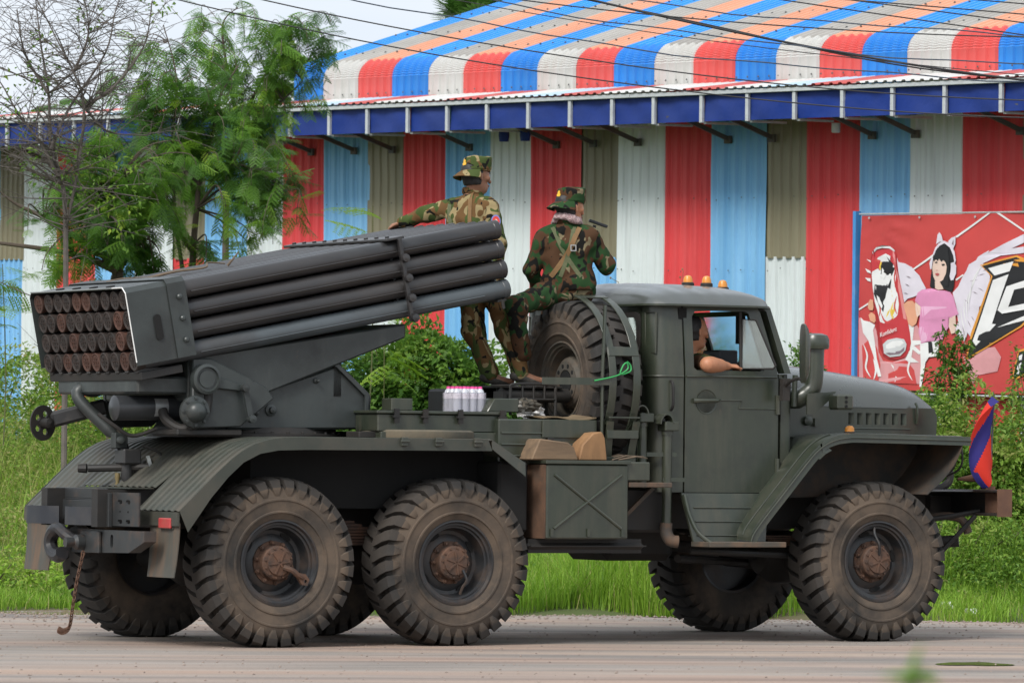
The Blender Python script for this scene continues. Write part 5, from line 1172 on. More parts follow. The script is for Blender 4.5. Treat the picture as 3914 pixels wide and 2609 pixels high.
def face_bits(par, c, f, up, hair=True):
    c, f, up = npv(c), unit(f), unit(up); s = np.cross(f, up)
    for q in (-1, 1):
        MB().lathe([(0, -.006), (.011, -.002), (.011, .002), (0, .004)], c+f*.086+s*q*.032+up*.004, f, 10).build('eye', M('eye_white_dark', (.12, .10, .09), .25), par)
        MB().bar(c+f*.094+s*q*.018+up*.024, c+f*.084+s*q*.050+up*.023, .008, .007).build('eyebrow', hair_m, par)
    MB().tube([c+f*.094-s*.024-up*.066, c+f*.102-up*.064, c+f*.094+s*.024-up*.066], [.003, .007, .003], 6).build('lips', M('lips', (.22, .075, .06), .5), par)
    if hair:
        S = SDF(c-.14, c+.14, .006); S.cap(c+up*.038-f*.034, c+up*.038+f*.0, .088, .080, .02, (s, 1.12)); S.cap(c-f*.062+up*.0, c-f*.050-up*.045, .048, .04, .02); S.cap(c-f*.03+s*.0+up*.0, c-f*.03-up*.03, .083, .072, .02)
        S.cut(c+f*.012, unit(f+up*-.15)); S.cut(c-up*.065, -up); S.wrinkle(.002, 160, 3)
        link(bpy.data.objects.new('hair', S.mesh('hair', hair_m)), par)
def cap_hat(par, c, bdir, up, mat, emblem=True):
    """soft patrol cap: flat-topped crown, sewn band, curved peak toward bdir, gold badge above the peak"""
    c, b, up = npv(c), unit(bdir), unit(up); s = np.cross(b, up)
    def pt(a, r, h): return c+(b*math.cos(a)*1.10+s*math.sin(a)*.94)*r+up*h
    mb = MB(); n = 28; rows = [(.098, .030), (.100, .055), (.102, .085), (.102, .118), (.097, .130), (.072, .137), (.03, .139), (.0, .140)]
    vs = [pt(2*PI*j/n, r*(1+.012*math.sin(5*2*PI*j/n+i)), h+.006*math.sin(3*2*PI*j/n+i*.7)*(h > .1)+.010*math.cos(2*PI*j/n)*(h < .1)) for i, (r, h) in enumerate(rows) for j in range(n)]
    mb.add(vs, [(i*n+j, i*n+(j+1) % n, (i+1)*n+(j+1) % n, (i+1)*n+j) for i in range(len(rows)-1) for j in range(n)])
    ct = mb.build('cap', mat, par, th=.004, ang=50)
    g = MB().grid(lambda u, v: pt(-1.25+2.5*u, .098+.075*v*math.cos((u-.5)*2.3)**.7, .040-.030*v-.022*v*v-.02*(2*u-1)**2*v), 16, 5); g.build('peak', mat, ct, th=.006, ang=50)
    mb = MB(); mb.add([pt(2*PI*j/n, .1045, h) for h in (.042, .06) for j in range(n)], [(j, (j+1) % n, n+(j+1) % n, n+j) for j in range(n)]); mb.build('band', mat, ct, th=.003)
    if emblem:
        o = c+b*.114+up*.088; q = MB().plate([(-.016, -.018), (.016, -.018), (.020, -.006), (.010, .004), (.012, .012), (0, .026), (-.012, .012), (-.010, .004), (-.020, -.006)], .006, lambda u, v, w: o+s*u+up*v+b*w); q.build('badge', M('gold_badge', (.75, .42, .04), .4, var=.15), ct)
    return ct
def strap(par, bvh, pts, outs, wdt, mat, name='strap', lift=.006):
    """webbing laid on the cloth: pts are rough points, outs the outward directions"""
    path = []; nrm = []; P_ = catmull(pts, 6); O_ = catmull(outs, 6)
    for p, o in zip(P_, O_):
        o = Vector(o).normalized(); h = bvh.ray_cast(Vector(p)+o*.25, -o, .5)
        q = h[0] if h[0] is not None else Vector(p); path.append(q+o*lift); nrm.append(o)
    for _ in range(2): path = [path[0]]+[(path[i-1]+path[i]*2+path[i+1])/4 for i in range(1, len(path)-1)]+[path[-1]]
    vs = []
    for i, p in enumerate(path):
        d = (path[min(i+1, len(path)-1)]-path[max(i-1, 0)]).normalized(); sd = d.cross(nrm[i]).normalized(); vs += [p+sd*wdt/2, p-sd*wdt/2]
    return MB().add(vs, [(2*i, 2*i+1, 2*i+3, 2*i+2) for i in range(len(path)-1)]).build(name, mat, par, th=.004, ang=60)
def bvh_of(me): return BVHTree.FromPolygons([v.co.copy() for v in me.vertices], [tuple(p.vertices) for p in me.polygons])
def bbox(J, m=.2):
    a = np.array([v for v in J.values() if len(v) == 3], float); return a.min(0)-m, a.max(0)+m
def limb(S, a, b, c, r, k=.03, extra=0):
    S.cap(a, b, r[0]+extra, r[1]+extra, k); S.cap(b, c, r[1]+extra, r[2]+extra, k)
def person(label, base, J, face, torso_f, skin_mat, cloth, cap_dir, palms, seed, shoes_mat):
    root = thing('person', label, 'person', base); ride(root)
    lo, hi = bbox(J, .17); f = unit(torso_f); sd = unit(npv(J['shR'])-npv(J['shL'])); up = unit(npv(J['neck'])-npv(J['pelvis']))
    J = {k: npv(v) for k, v in J.items()}
    mid = J['pelvis']*.5+J['chest']*.5
    def torso(S, e, k=.05):
        for q in (-1, 1):
            S.cap(J['chest']+sd*q*.07+up*.06, mid+sd*q*.055, .105+e, .095+e, k, (f, 1.12)); S.cap(mid+sd*q*.055, J['pelvis']+sd*q*.06, .095+e, .105+e, k, (f, 1.08))
        S.cap(J['shL']*.8+J['shR']*.2+up*.01, J['shR']*.8+J['shL']*.2+up*.01, .07+e, .07+e, k); S.cap(J['neck']-up*.04, J['chest']+up*.08, .06+e, .09+e, k)
    def legs(S, e, k=.035, foot=True):
        for q in 'LR': limb(S, J['hip'+q], J['kn'+q], J['an'+q], (.088, .062, .044), k, e)
    # the body: one continuous surface
    S = SDF(lo, hi, .0075); torso(S, -.006); legs(S, -.004)
    for q in 'LR':
        limb(S, J['sh'+q], J['el'+q], J['wr'+q], (.052, .042, .026)); hand_caps(S, J['wr'+q], J['ha'+q], npv(palms[q][0]), palms[q][1], 1 if q == 'L' else -1)
        d = unit(J['to'+q]-J['an'+q]*1); S.cap(J['an'+q], J['to'+q]*.55+J['an'+q]*.45-np.array([0, 0, .02]), .034, .03, .02); S.cap(J['to'+q]*.5+J['an'+q]*.5-np.array([0, 0, .025]), J['to'+q], .034, .022, .02)
    head_caps(S, J['head'], face, up*.3+np.array([0, 0, .7]), J['neck'])
    body = link(bpy.data.objects.new('body', S.mesh('body', skin_mat)), root)
    hup = unit(up*.3+np.array([0, 0, .7])); face_bits(root, J['head'], face, hup)
    # clothes
    S = SDF(lo, hi, .009); torso(S, .014)
    for q in 'LR':
        S.cap(J['sh'+q], J['el'+q], .074, .062, .035); S.cap(J['el'+q], J['wr'+q], .062, .046, .03)
    S.cap(J['pelvis']+up*.02-sd*.07, J['pelvis']+up*.02+sd*.07, .128, .128, .04, (f, 1.1))
    S.wrinkle(.0085, 52, seed)
    S.cut(J['neck']+up*.012, up); S.cut(J['pelvis']-up*.035, -up)
    for q in 'LR': pass
    sh = S.mesh('shirt', cloth); shirt = link(bpy.data.objects.new('shirt', sh), root)
    S = SDF(lo, hi, .009); S.cap(J['hipL'], J['hipR'], .108, .108, .05); S.cap(J['pelvis']+up*.03, J['pelvis']-up*.02, .115, .115, .05)
    for q in 'LR': limb(S, J['hip'+q], J['kn'+q], J['an'+q], (.104, .080, .062), .035)
    S.wrinkle(.009, 48, seed+5)
    for q in 'LR': pass
    tr = link(bpy.data.objects.new('trousers', S.mesh('trousers', cloth)), root)
    if shoes_mat:
        for q in 'LR':
            a, t = J['an'+q], J['to'+q]; lo_, hi_ = np.minimum(a, t)-.13, np.maximum(a, t)+.13; S = SDF(lo_, hi_, .006); hd = unit(np.array([t[0]-a[0], t[1]-a[1], t[2]-a[2]-.0]))
            z0 = np.array([0, 0, -.03]); S.cap(a+z0-hd*.035, a*.5+t*.5+z0*.9, .046, .042, .03, (np.array([0, 0, 1.]), 1.25)); S.cap(a*.5+t*.5+z0*.8, t, .043, .032, .03, (np.array([0, 0, 1.]), 1.35))
            S.cut(a+np.array([0, 0, -.012])+hd*.02, unit(np.array([0, 0, 1.])+hd*.35)); link(bpy.data.objects.new('shoe', S.mesh('shoe', shoes_mat)), root)
    cap_hat(root, J['head']+hup*.012, cap_dir, unit(hup+unit(cap_dir)*-.12), cloth)
    for q in 'LR':   # collar
        pass
    nb = J['neck']+up*.006; S = SDF(nb-.15, nb+.15, .007)
    for k in range(14):
        a0, a1 = 2*PI*k/14, 2*PI*(k+1)/14; p = lambda a: nb+sd*.066*math.cos(a)+f*(.066*math.sin(a)+.012)+up*(.012-.02*math.sin(a)); S.cap(p(a0), p(a1), .016, .016, .006, (up, .62))
    link(bpy.data.objects.new('collar', S.mesh('collar', cloth)), root)
    return root, shirt, bvh_of(sh), dict(J=J, up=up, f=f, sd=sd)
# ---- soldier leaning on the tubes
canvas = M('canvas_shoe', (.035, .034, .03), .85, var=.3, scale=20, dirt=[((.13, .10, .075), .35, 12, .12)])
web = M('webbing_green', (.085, .095, .045), .85, var=.2, scale=40); web_b = M('webbing_brown', (.17, .095, .035), .75, var=.2, scale=40); buckle = M('buckle_steel', (.35, .35, .34), .35, metal=.6)
J1 = dict(head=(2.285, .13, 3.372), neck=(2.262, .15, 3.235), shL=(2.190, .31, 3.155), shR=(2.320, -.02, 3.135), chest=(2.245, .15, 2.99), pelvis=(2.262, .03, 2.665), hipL=(2.235, .11, 2.64), hipR=(2.285, -.06, 2.64),
          knL=(2.185, -.03, 2.25), knR=(2.345, -.23, 2.27), anL=(2.262, -.15, 1.925), anR=(2.372, -.40, 1.935), toL=(2.395, -.23, 1.878), toR=(2.535, -.46, 1.883),
          elL=(2.06, .51, 3.105), wrL=(1.965, .655, 3.045), haL=(1.925, .715, 3.025), elR=(2.335, -.115, 2.87), wrR=(2.36, -.06, 2.66), haR=(2.37, -.04, 2.58))
r1, s1, b1, k1 = person('soldier in tan camouflage standing with one arm laid on the launch tubes', (2.3, -.2, 1.85), J1, (1.0, .02, 0), (.90, .42, .0), skin, camoA, (-.98, -.15, 0),
                        {'L': (np.array([0, 0, 1.]), .35), 'R': (np.array([0, -1., 0]), .5)}, 11, canvas)
dn = -k1['f']
for q, m in ((-.10, web), (.09, web_b)):
    c = k1['J']['chest']; strap(r1, b1, [c+k1['sd']*q*1.05+k1['up']*.19+k1['f']*.02, c+k1['sd']*q+k1['up']*.08, c+k1['sd']*q*.8-k1['up']*.08, c+k1['sd']*q*.7-k1['up']*.24], [dn+k1['up']*1.2, dn, dn, dn], .034, m)
c = k1['J']['chest']; o_ = Vector(c+k1['sd']*.075-k1['up']*.06); h = b1.ray_cast(o_+Vector(dn)*.3, -Vector(dn)); h = h[0] if h[0] is not None else o_+Vector(dn)*.12
MB().plate(rrect(-.022, .022, -.026, .026, .006), .006, lambda u, v, w: np.array(h)+k1['sd']*u+k1['up']*v+dn*(.012+w), [rrect(-.014, .014, -.018, .018, .004)]).build('buckle', buckle, r1)
# round flag patch on the right sleeve
e0 = npv(J1['shR'])*.62+npv(J1['elR'])*.38; od = unit(np.array([-.25, -1., .1])); hit = b1.ray_cast(Vector(e0+od*.3), Vector(-od)); pc = np.array(hit[0]) if hit[0] is not None else e0+od*.075
a1 = unit(np.cross(od, [0, 0, 1.])); a2 = np.cross(a1, od)
for i, (r_, col, nm) in enumerate(((.040, (.16, .20, .48), 'patch_ring'), (.031, (.58, .05, .04), 'patch_field'))):
    MB().plate(circ(0, 0, r_, 20), .003, lambda u, v, w: pc+a1*u*.9+a2*v*1.15+od*(.001+.003*i+w)).build(nm, M(nm, col, .8, var=.05), s1)
MB().plate([(-.017, -.008), (.017, -.008), (.013, .001), (.009, .001), (.006, .013), (.003, .003), (0, .017), (-.003, .003), (-.006, .013), (-.009, .001), (-.013, .001)], .002, lambda u, v, w: pc+a1*u+a2*v+od*(.0075+w)).build('patch_temple', white_p, s1)
# ---- soldier sitting on the spare wheel
J2 = dict(head=(2.825, -.31, 3.145), neck=(2.795, -.32, 3.02), shL=(2.665, -.22, 2.935), shR=(2.940, -.40, 2.935), chest=(2.800, -.31, 2.80), pelvis=(2.812, -.32, 2.58), hipL=(2.755, -.27, 2.545), hipR=(2.895, -.34, 2.545),
          knL=(2.315, -.42, 2.415), knR=(2.93, .10, 2.56), anL=(2.385, -.40, 2.075), anR=(2.93, .20, 2.16), toL=(2.40, -.36, 1.985), toR=(2.97, .30, 2.12),
          elL=(2.590, -.17, 2.705), wrL=(2.665, -.10, 2.565), haL=(2.715, -.055, 2.545), elR=(3.085, -.40, 2.735), wrR=(3.075, -.22, 2.87), haR=(3.06, -.15, 2.905))
r2, s2_, b2, k2 = person('soldier in dark green camouflage and pink scarf sitting on the spare wheel', (2.8, -.35, 2.45), J2, (1.0, .12, 0), (.50, .86, 0), skin_l, camoB, (-.99, -.15, 0),
                         {'L': (np.array([0, 0, 1.]), .4), 'R': (np.array([.6, -.8, 0]), .9)}, 23, None)
dn = -k2['f']; c = k2['J']['chest']
for a_, b_, m in ((.10, -.12, web_b), (.06, -.05, web), (-.10, .10, web)):
    strap(r2, b2, [c+k2['sd']*a_+k2['up']*.15, c+k2['sd']*(a_*.7+b_*.3)+k2['up']*.06, c+k2['sd']*(a_*.35+b_*.65)-k2['up']*.06, c+k2['sd']*b_-k2['up']*.16], [dn+k2['up']*.8, dn, dn, dn], .036 if m is web_b else .03, m, lift=.007 if m is web_b else .004)
o_ = Vector(c+k2['sd']*.05+k2['up']*.05); h = b2.ray_cast(o_+Vector(dn)*.3, -Vector(dn)); h = h[0] if h[0] is not None else o_+Vector(dn)*.12
MB().plate(rrect(-.022, .022, -.024, .024, .006), .006, lambda u, v, w: np.array(h)+k2['sd']*u+k2['up']*v+dn*(.014+w), [rrect(-.014, .014, -.016, .016, .004)]).build('buckle', buckle, r2)
nb = k2['J']['neck']+k2['up']*.03; S = SDF(nb-.18, nb+.18, .007)
for k in range(18):
    a0, a1_ = 2*PI*k/18, 2*PI*(k+1)/18; p = lambda a, e: nb+k2['sd']*(.080+e)*math.cos(a)+k2['f']*((.080+e)*math.sin(a)+.01)+k2['up']*(.012*math.sin(a*2)-.03*math.sin(a)-e*.8)
    S.cap(p(a0, 0), p(a1_, 0), .024, .024, .01); S.cap(p(a0, .016), p(a1_, .016), .019, .021, .008)
S.wrinkle(.007, 95, 4)
def checkm():
    m = M('checked_scarf', (.42, .27, .27), .9, var=.15, scale=20); t = m.node_tree; N = t.nodes; l = t.links.new
    ck = N.new('ShaderNodeTexChecker'); ck.inputs['Scale'].default_value = 120; ck.inputs[1].default_value = (.20, .11, .12, 1); ck.inputs[2].default_value = (.42, .33, .32, 1); tcn = N.new('ShaderNodeTexCoord'); l(tcn.outputs['Object'], ck.inputs['Vector'])
    l(ck.outputs[0], N['Principled BSDF'].inputs['Base Color']); return m
link(bpy.data.objects.new('scarf', S.mesh('scarf', checkm())), r2)
# rifle with folding stock held across the chest
gun = thing('rifle', 'dark folding-stock rifle held upright before the chest of the sitting soldier', 'rifle', (3.07, -.17, 2.55)); ride(gun)
gm = M('gun_metal', (.025, .026, .028), .4, metal=.4, var=.2)
MB().bar((3.07, -.12, 2.62), (3.085, -.16, 2.86), .045, .06).build('receiver', gm, gun, bevel=.006)
MB().tube([(3.07, -.12, 2.62), (3.05, -.07, 2.30)], [.014, .010], 8).build('barrel', gm, gun)
MB().bar((3.068, -.115, 2.60), (3.055, -.085, 2.44), .04, .045).build('handguard', M('gun_wood', (.14, .06, .025), .6), gun, bevel=.008)
MB().tube([(3.085, -.16, 2.86), (3.105, -.18, 3.035)], .009, 8).tube([(3.10, -.15, 2.86), (3.118, -.17, 3.035)], .009, 8).build('stock_arm', gm, gun)
MB().bar((3.075, -.155, 3.07), (3.205, -.20, 3.025), .03, .022).build('butt_plate', gm, gun, bevel=.004)
MB().tube(catmull([(3.09, -.13, 2.76), (3.13, -.06, 2.74), (3.15, 0, 2.68)], 5), .018, 8).build('magazine', gm, gun)
# ---- driver
J3 = dict(head=(3.635, -.735, 2.255), neck=(3.60, -.72, 2.115), shL=(3.63, -.55, 2.03), shR=(3.64, -.86, 2.02), chest=(3.60, -.70, 1.88), pelvis=(3.56, -.66, 1.62), hipL=(3.59, -.57, 1.62), hipR=(3.59, -.75, 1.62), knL=(4.02, -.55, 1.64), knR=(4.02, -.74, 1.64),
          anL=(4.06, -.55, 1.27), anR=(4.06, -.74, 1.27), toL=(4.17, -.55, 1.22), toR=(4.17, -.74, 1.22), elL=(3.78, -.42, 1.80), wrL=(3.95, -.46, 1.82), haL=(4.01, -.48, 1.83), elR=(3.585, -1.01, 2.015), wrR=(3.775, -.965, 2.005), haR=(3.85, -.94, 2.005))
def driver():
    root = thing('person', 'person inside the cab with a bare forearm resting on the open window sill', 'person', (3.45, -.5, 1.55)); ride(root)
    J = {k: npv(v) for k, v in J3.items()}; lo, hi = bbox(J3, .16); S = SDF(lo, hi, .008)
    for q in (-1, 1): S.cap(J['chest']+np.array([0, q*.07, .05]), J['pelvis']+np.array([0, q*.06, 0]), .10, .10, .05)
    S.cap(J['shL']*.8+J['shR']*.2, J['shR']*.8+J['shL']*.2, .065, .065, .05)
    for q in 'LR':
        limb(S, J['hip'+q], J['kn'+q], J['an'+q], (.085, .06, .044)); S.cap(J['an'+q], J['to'+q], .036, .03, .02)
        limb(S, J['sh'+q], J['el'+q], J['wr'+q], (.055, .050, .032)); hand_caps(S, J['wr'+q], J['ha'+q], np.array([0, 0, 1.]), .5, 1 if q == 'L' else -1)
    a, b_ = J['elR'], J['wrR']; S.cap(a*.75+b_*.25, a*.4+b_*.6, .054, .044, .03)
    head_caps(S, J['head'], (1, .05, 0), (0, 0, 1), J['neck']); link(bpy.data.objects.new('body', S.mesh('body', skin_l)), root)
    face_bits(root, J['head'], (1, .05, 0), (0, 0, 1)); S = SDF(lo, hi, .010)
    for q in (-1, 1): S.cap(J['chest']+np.array([0, q*.07, .05]), J['pelvis']+np.array([0, q*.06, 0]), .115, .118, .05)
    S.cap(J['shL']*.8+J['shR']*.2, J['shR']*.8+J['shL']*.2, .08, .08, .05)
    for q in 'LR': S.cap(J['sh'+q], J['sh'+q]*.5+J['el'+q]*.5, .072, .066, .03)
    S.wrinkle(.006, 60, 2); link(bpy.data.objects.new('shirt', S.mesh('shirt', camoB)), root); S = SDF(lo, hi, .011)
    for q in 'LR': limb(S, J['hip'+q], J['kn'+q], J['an'+q], (.10, .075, .06))
    link(bpy.data.objects.new('trousers', S.mesh('trousers', camoB)), root)
driver()
BAN = [
 ('pale_splash','pink',1,[(2.723,2.367),(2.791,2.335),(2.945,2.291),(2.994,2.214),(3.016,2.02),(3.084,1.93),(3.217,1.919),(3.386,1.96),(3.479,2.051),(3.475,2.27),(3.569,2.296),(3.645,2.207),(3.653,1.707),(2.734,1.717)]),
 ('red_splash','redp',2,[(2.776,2.081),(2.909,2.161),(2.996,2.058),(3.047,1.89),(3.021,1.722),(2.801,1.731)]),
 ('red_splash','redp',2,[(3.16,1.905),(3.424,1.941),(3.539,1.846),(3.578,1.705),(3.163,1.711)]),
 ('white_splash','white',3,[(3.38,2.372),(3.437,2.308),(3.532,2.283),(3.515,2.142),(3.646,2.143),(3.619,2.104),(3.535,2.09),(3.639,2.027),(3.611,2.001),(3.516,2.052),(3.499,1.974),(3.612,1.924),(3.481,1.922),(3.405,1.947),(3.479,2.051),(3.448,2.205)]),
 ('white_splash','white',3,[(2.752,2.367),(2.801,2.335),(2.887,2.323),(2.964,2.291),(2.936,2.239),(2.967,2.11),(2.998,1.954),(3.068,1.774),(3.02,1.773),(2.95,1.98),(2.871,2.135),(2.793,2.212)]),
 ('white_ray','white',2,[(3.494,2.855),(3.791,3.003),(3.81,2.987),(3.523,2.849)]),
 ('white_ray','white',2,[(4.121,3.178),(4.584,3.408),(4.616,3.405),(4.145,3.165)]),
 ('white_ray','white',2,[(4.692,3.407),(4.737,3.407),(5.076,3.238),(5.076,3.218)]),
 ('white_ray','white',2,[(4.133,2.754),(4.237,2.805),(4.247,2.794),(4.141,2.738)]),
 ('white_ray','white',2,[(2.722,2.452),(2.865,2.518),(2.875,2.505),(2.728,2.438)]),
 ('left_wing','lav',3,[(3.266,2.972),(3.292,2.926),(3.39,2.911),(3.466,2.881),(3.485,2.877),(3.532,2.836),(3.598,2.791),(3.637,2.733),(3.694,2.663),(3.639,2.618),(3.527,2.579),(3.433,2.559),(3.377,2.514),(3.348,2.604),(3.317,2.733)]),
 ('wing_tip','white',3,[(2.829,2.953),(2.887,2.94),(2.887,2.92)]),
 ('wing_tip','white',3,[(2.798,2.862),(2.888,2.836),(2.895,2.81),(2.841,2.823)]),
 ('wing_tip','white',3,[(2.8,2.768),(2.89,2.761),(2.896,2.726),(2.842,2.738)]),
 ('right_wing','lav',3,[(4.093,2.62),(4.175,2.684),(4.229,2.773),(4.283,2.836),(4.318,2.9),(4.418,2.942),(4.445,2.976),(4.535,3.014),(4.607,3.041),(4.59,3.016),(4.805,3.101),(5.077,3.198),(5.078,3.113),(4.914,3.057),(5.079,3.075),(5.08,3.012),(4.771,2.988),(4.519,2.912),(4.621,2.786),(4.605,2.634),(4.561,2.533),(4.471,2.482),(4.455,2.355),(4.41,2.291),(4.366,2.176),(4.311,2.227),(4.284,2.15),(4.202,2.168),(4.127,2.225),(4.18,2.353),(4.151,2.48)]),
 ('can_body','can',4,[(2.883,2.966),(2.904,3.031),(2.961,3.076),(3.056,3.095),(3.16,3.088),(3.227,3.049),(3.253,2.991),(3.268,2.888),(3.337,2.681),(3.397,2.488),(3.476,2.218),(3.493,2.116),(3.47,2.038),(3.405,1.973),(3.292,1.948),(3.16,1.957),(3.074,1.994),(3.034,2.085),(2.994,2.214),(2.94,2.576),(2.903,2.784)]),
 ('can_shade','cand',5,[(2.883,2.966),(2.904,3.031),(2.933,3.054),(2.954,2.888),(3.007,2.577),(3.06,2.266),(3.11,2.06),(3.159,1.97),(3.093,1.988),(3.044,2.059),(2.994,2.214),(2.94,2.576),(2.903,2.784)]),
 ('can_gleam','canl',5,[(3.199,3.062),(3.242,2.991),(3.262,2.888),(3.333,2.681),(3.393,2.488),(3.427,2.347),(3.38,2.359),(3.33,2.552),(3.26,2.784),(3.219,2.952)]),
 ('can_rim','silver',6,[(2.899,3.028),(2.961,3.073),(3.056,3.092),(3.16,3.085),(3.231,3.046),(3.237,3.027),(3.157,3.062),(3.056,3.068),(2.971,3.051),(2.914,3.005)]),
 ('flame','white',6,[(2.931,2.907),(3.001,2.972),(3.114,3.011),(3.185,2.985),(3.178,2.939),(3.239,2.888),(3.264,2.784),(3.246,2.681),(3.291,2.604),(3.312,2.501),(3.294,2.397),(3.229,2.339),(3.135,2.299),(3.04,2.324),(3.01,2.408),(2.96,2.525),(2.929,2.667),(2.91,2.81)]),
 ('flame_gold','gold',7,[(2.964,2.888),(3.049,2.94),(3.05,2.862),(3.004,2.784),(2.966,2.784)]),
 ('flame_gold','gold',7,[(3.085,2.435),(3.15,2.564),(3.205,2.642),(3.216,2.578),(3.17,2.487),(3.245,2.526),(3.256,2.436),(3.21,2.364),(3.134,2.364)]),
 ('flame_red','redp',7,[(2.953,2.959),(3.048,2.985),(3.039,2.94),(2.964,2.888),(2.935,2.901)]),
 ('can_logo','blk',8,[(3.071,2.959),(3.124,2.985),(3.23,2.907),(3.221,2.875),(3.255,2.868),(3.203,2.784),(3.186,2.655),(3.148,2.668),(3.13,2.616),(3.086,2.422),(3.028,2.486),(2.949,2.602),(2.957,2.7),(2.999,2.745),(3.004,2.797),(3.051,2.816),(3.046,2.888)]),
 ('can_logo_letter','white',9,[(3.096,2.939),(3.125,2.952),(3.183,2.888),(3.168,2.836),(3.135,2.875)]),
 ('can_logo_letter','white',9,[(3.065,2.862),(3.103,2.875),(3.127,2.81),(3.09,2.745),(3.061,2.784)]),
 ('can_logo_letter','white',9,[(3.013,2.784),(3.051,2.791),(3.076,2.681),(3.045,2.616),(3.019,2.68)]),
 ('can_logo_letter','white',9,[(2.967,2.68),(2.999,2.706),(3.036,2.551),(3.079,2.486),(3.066,2.454),(3.008,2.525)]),
 ('can_logo_letter','white',9,[(3.146,2.784),(3.202,2.836),(3.181,2.733),(3.148,2.681)]),
 ('can_ring','silver',9,[(3.091,2.098),(3.157,2.144),(3.289,2.165),(3.402,2.153),(3.441,2.102),(3.423,2.038),(3.348,1.985),(3.197,1.97),(3.111,2.008)]),
 ('ring_hole','greyd',10,[(3.13,2.008),(3.215,2.022),(3.347,2.037),(3.413,2.076),(3.404,2.037),(3.339,2.004),(3.197,1.99)]),
 ('ring_white','white',10,[(3.138,2.092),(3.233,2.132),(3.365,2.14),(3.403,2.115),(3.328,2.075),(3.196,2.048),(3.139,2.06)]),
 ('finger','skin',5,[(2.861,2.511),(2.893,2.55),(2.931,2.544),(2.942,2.473),(2.933,2.44),(2.885,2.44),(2.862,2.466)]),
 ('finger','skin',5,[(2.873,2.394),(2.914,2.421),(2.962,2.395),(2.982,2.337),(2.954,2.311),(2.896,2.336)]),
 ('hand','skin',6,[(3.378,2.501),(3.434,2.533),(3.509,2.54),(3.575,2.489),(3.604,2.412),(3.569,2.309),(3.513,2.277),(3.456,2.308),(3.417,2.411)]),
 ('hair_back','blk',4,[(3.8,2.99),(3.827,3.047),(3.891,3.105),(3.956,3.12),(4.03,3.104),(4.095,3.053),(4.134,2.951),(4.132,2.811),(4.111,2.683),(4.084,2.626),(4.01,2.642),(3.963,2.657),(3.898,2.67),(3.824,2.67),(3.787,2.657),(3.753,2.682),(3.766,2.785),(3.792,2.9)]),
 ('face','face',5,[(3.81,2.939),(3.894,2.958),(3.977,2.938),(4.01,2.887),(3.998,2.811),(3.953,2.747),(3.888,2.721),(3.838,2.734),(3.804,2.785),(3.789,2.862)]),
 ('neck','face',5,[(3.829,2.734),(3.907,2.724),(3.944,2.683),(3.963,2.657),(3.88,2.647),(3.833,2.663)]),
 ('fringe','blk',6,[(3.81,2.964),(3.873,3.079),(3.965,3.104),(4.031,3.053),(4.052,2.9),(4.037,2.683),(3.981,2.683),(4.016,2.862),(3.996,2.919),(3.959,2.945),(3.931,2.926),(3.894,2.958),(3.876,2.932),(3.842,2.958),(3.82,2.926)]),
 ('eye','blk',7,[(3.829,2.923),(3.866,2.931),(3.876,2.919),(3.842,2.913)]),
 ('eye','blk',7,[(3.932,2.905),(3.978,2.908),(3.987,2.895),(3.947,2.887)]),
 ('lips','lip',7,[(3.837,2.811),(3.877,2.817),(3.905,2.804),(3.878,2.785),(3.844,2.795)]),
 ('nose','lip',7,[(3.851,2.846),(3.877,2.843),(3.866,2.835)]),
 ('cat_ear','lav',6,[(3.851,3.102),(3.871,3.194),(3.899,3.222),(3.931,3.194),(3.956,3.127),(3.9,3.124)]),
 ('cat_ear','lav',6,[(4.03,3.13),(4.075,3.165),(4.134,3.18),(4.132,3.104),(4.099,3.05),(4.058,3.079)]),
 ('ear_inner','greyd',7,[(4.085,3.104),(4.109,3.148),(4.11,3.091)]),
 ('headband','lav',6,[(3.8,3.003),(3.836,3.067),(3.891,3.111),(3.965,3.136),(4.058,3.11),(4.124,3.027),(4.143,2.938),(4.125,2.906),(4.106,2.989),(4.058,3.066),(3.975,3.111),(3.901,3.085),(3.846,3.041),(3.819,2.99)]),
 ('ear_pad','lav',6,[(4.07,2.913),(4.116,2.925),(4.15,2.887),(4.147,2.811),(4.11,2.747),(4.073,2.741),(4.054,2.785),(4.071,2.849)]),
 ('ear_pad','lav',6,[(3.749,2.913),(3.782,2.977),(3.804,2.964),(3.784,2.862),(3.762,2.849)]),
 ('shirt','shirt',6,[(3.546,2.538),(3.582,2.618),(3.647,2.65),(3.787,2.663),(3.88,2.642),(3.973,2.642),(4.065,2.626),(4.112,2.581),(4.151,2.48),(4.188,2.41),(4.088,2.371),(4.042,2.377),(4.038,2.275),(3.98,2.211),(3.944,2.153),(3.721,2.131),(3.647,2.111),(3.607,2.22),(3.615,2.348),(3.631,2.477)]),
 ('shirt_light','shirtl',7,[(3.641,2.477),(3.79,2.503),(3.937,2.555),(4.031,2.479),(3.976,2.415),(3.81,2.388),(3.661,2.374)]),
 ('shirt_light','shirtl',7,[(3.616,2.271),(3.755,2.311),(3.813,2.222),(3.721,2.144),(3.65,2.12)]),
 ('arm','face',6,[(4.051,2.371),(4.143,2.397),(4.153,2.301),(4.136,2.225),(4.081,2.212),(4.043,2.288)]),
 ('arm','face',6,[(3.55,2.528),(3.631,2.477),(3.623,2.4),(3.577,2.374),(3.557,2.451)]),
 ('necklace','white',8,[(3.741,2.638),(3.788,2.606),(3.862,2.606),(3.899,2.638),(3.881,2.6),(3.807,2.583),(3.754,2.606)]),
 ('trousers','white',5,[(3.624,2.115),(3.888,2.143),(3.891,1.992),(3.751,1.978),(3.706,1.926),(3.68,1.797),(3.653,1.681),(3.625,1.681),(3.641,1.899)]),
 ('belt','blk',6,[(3.74,2.134),(3.795,2.129),(3.816,2.03),(3.751,2.016)]),
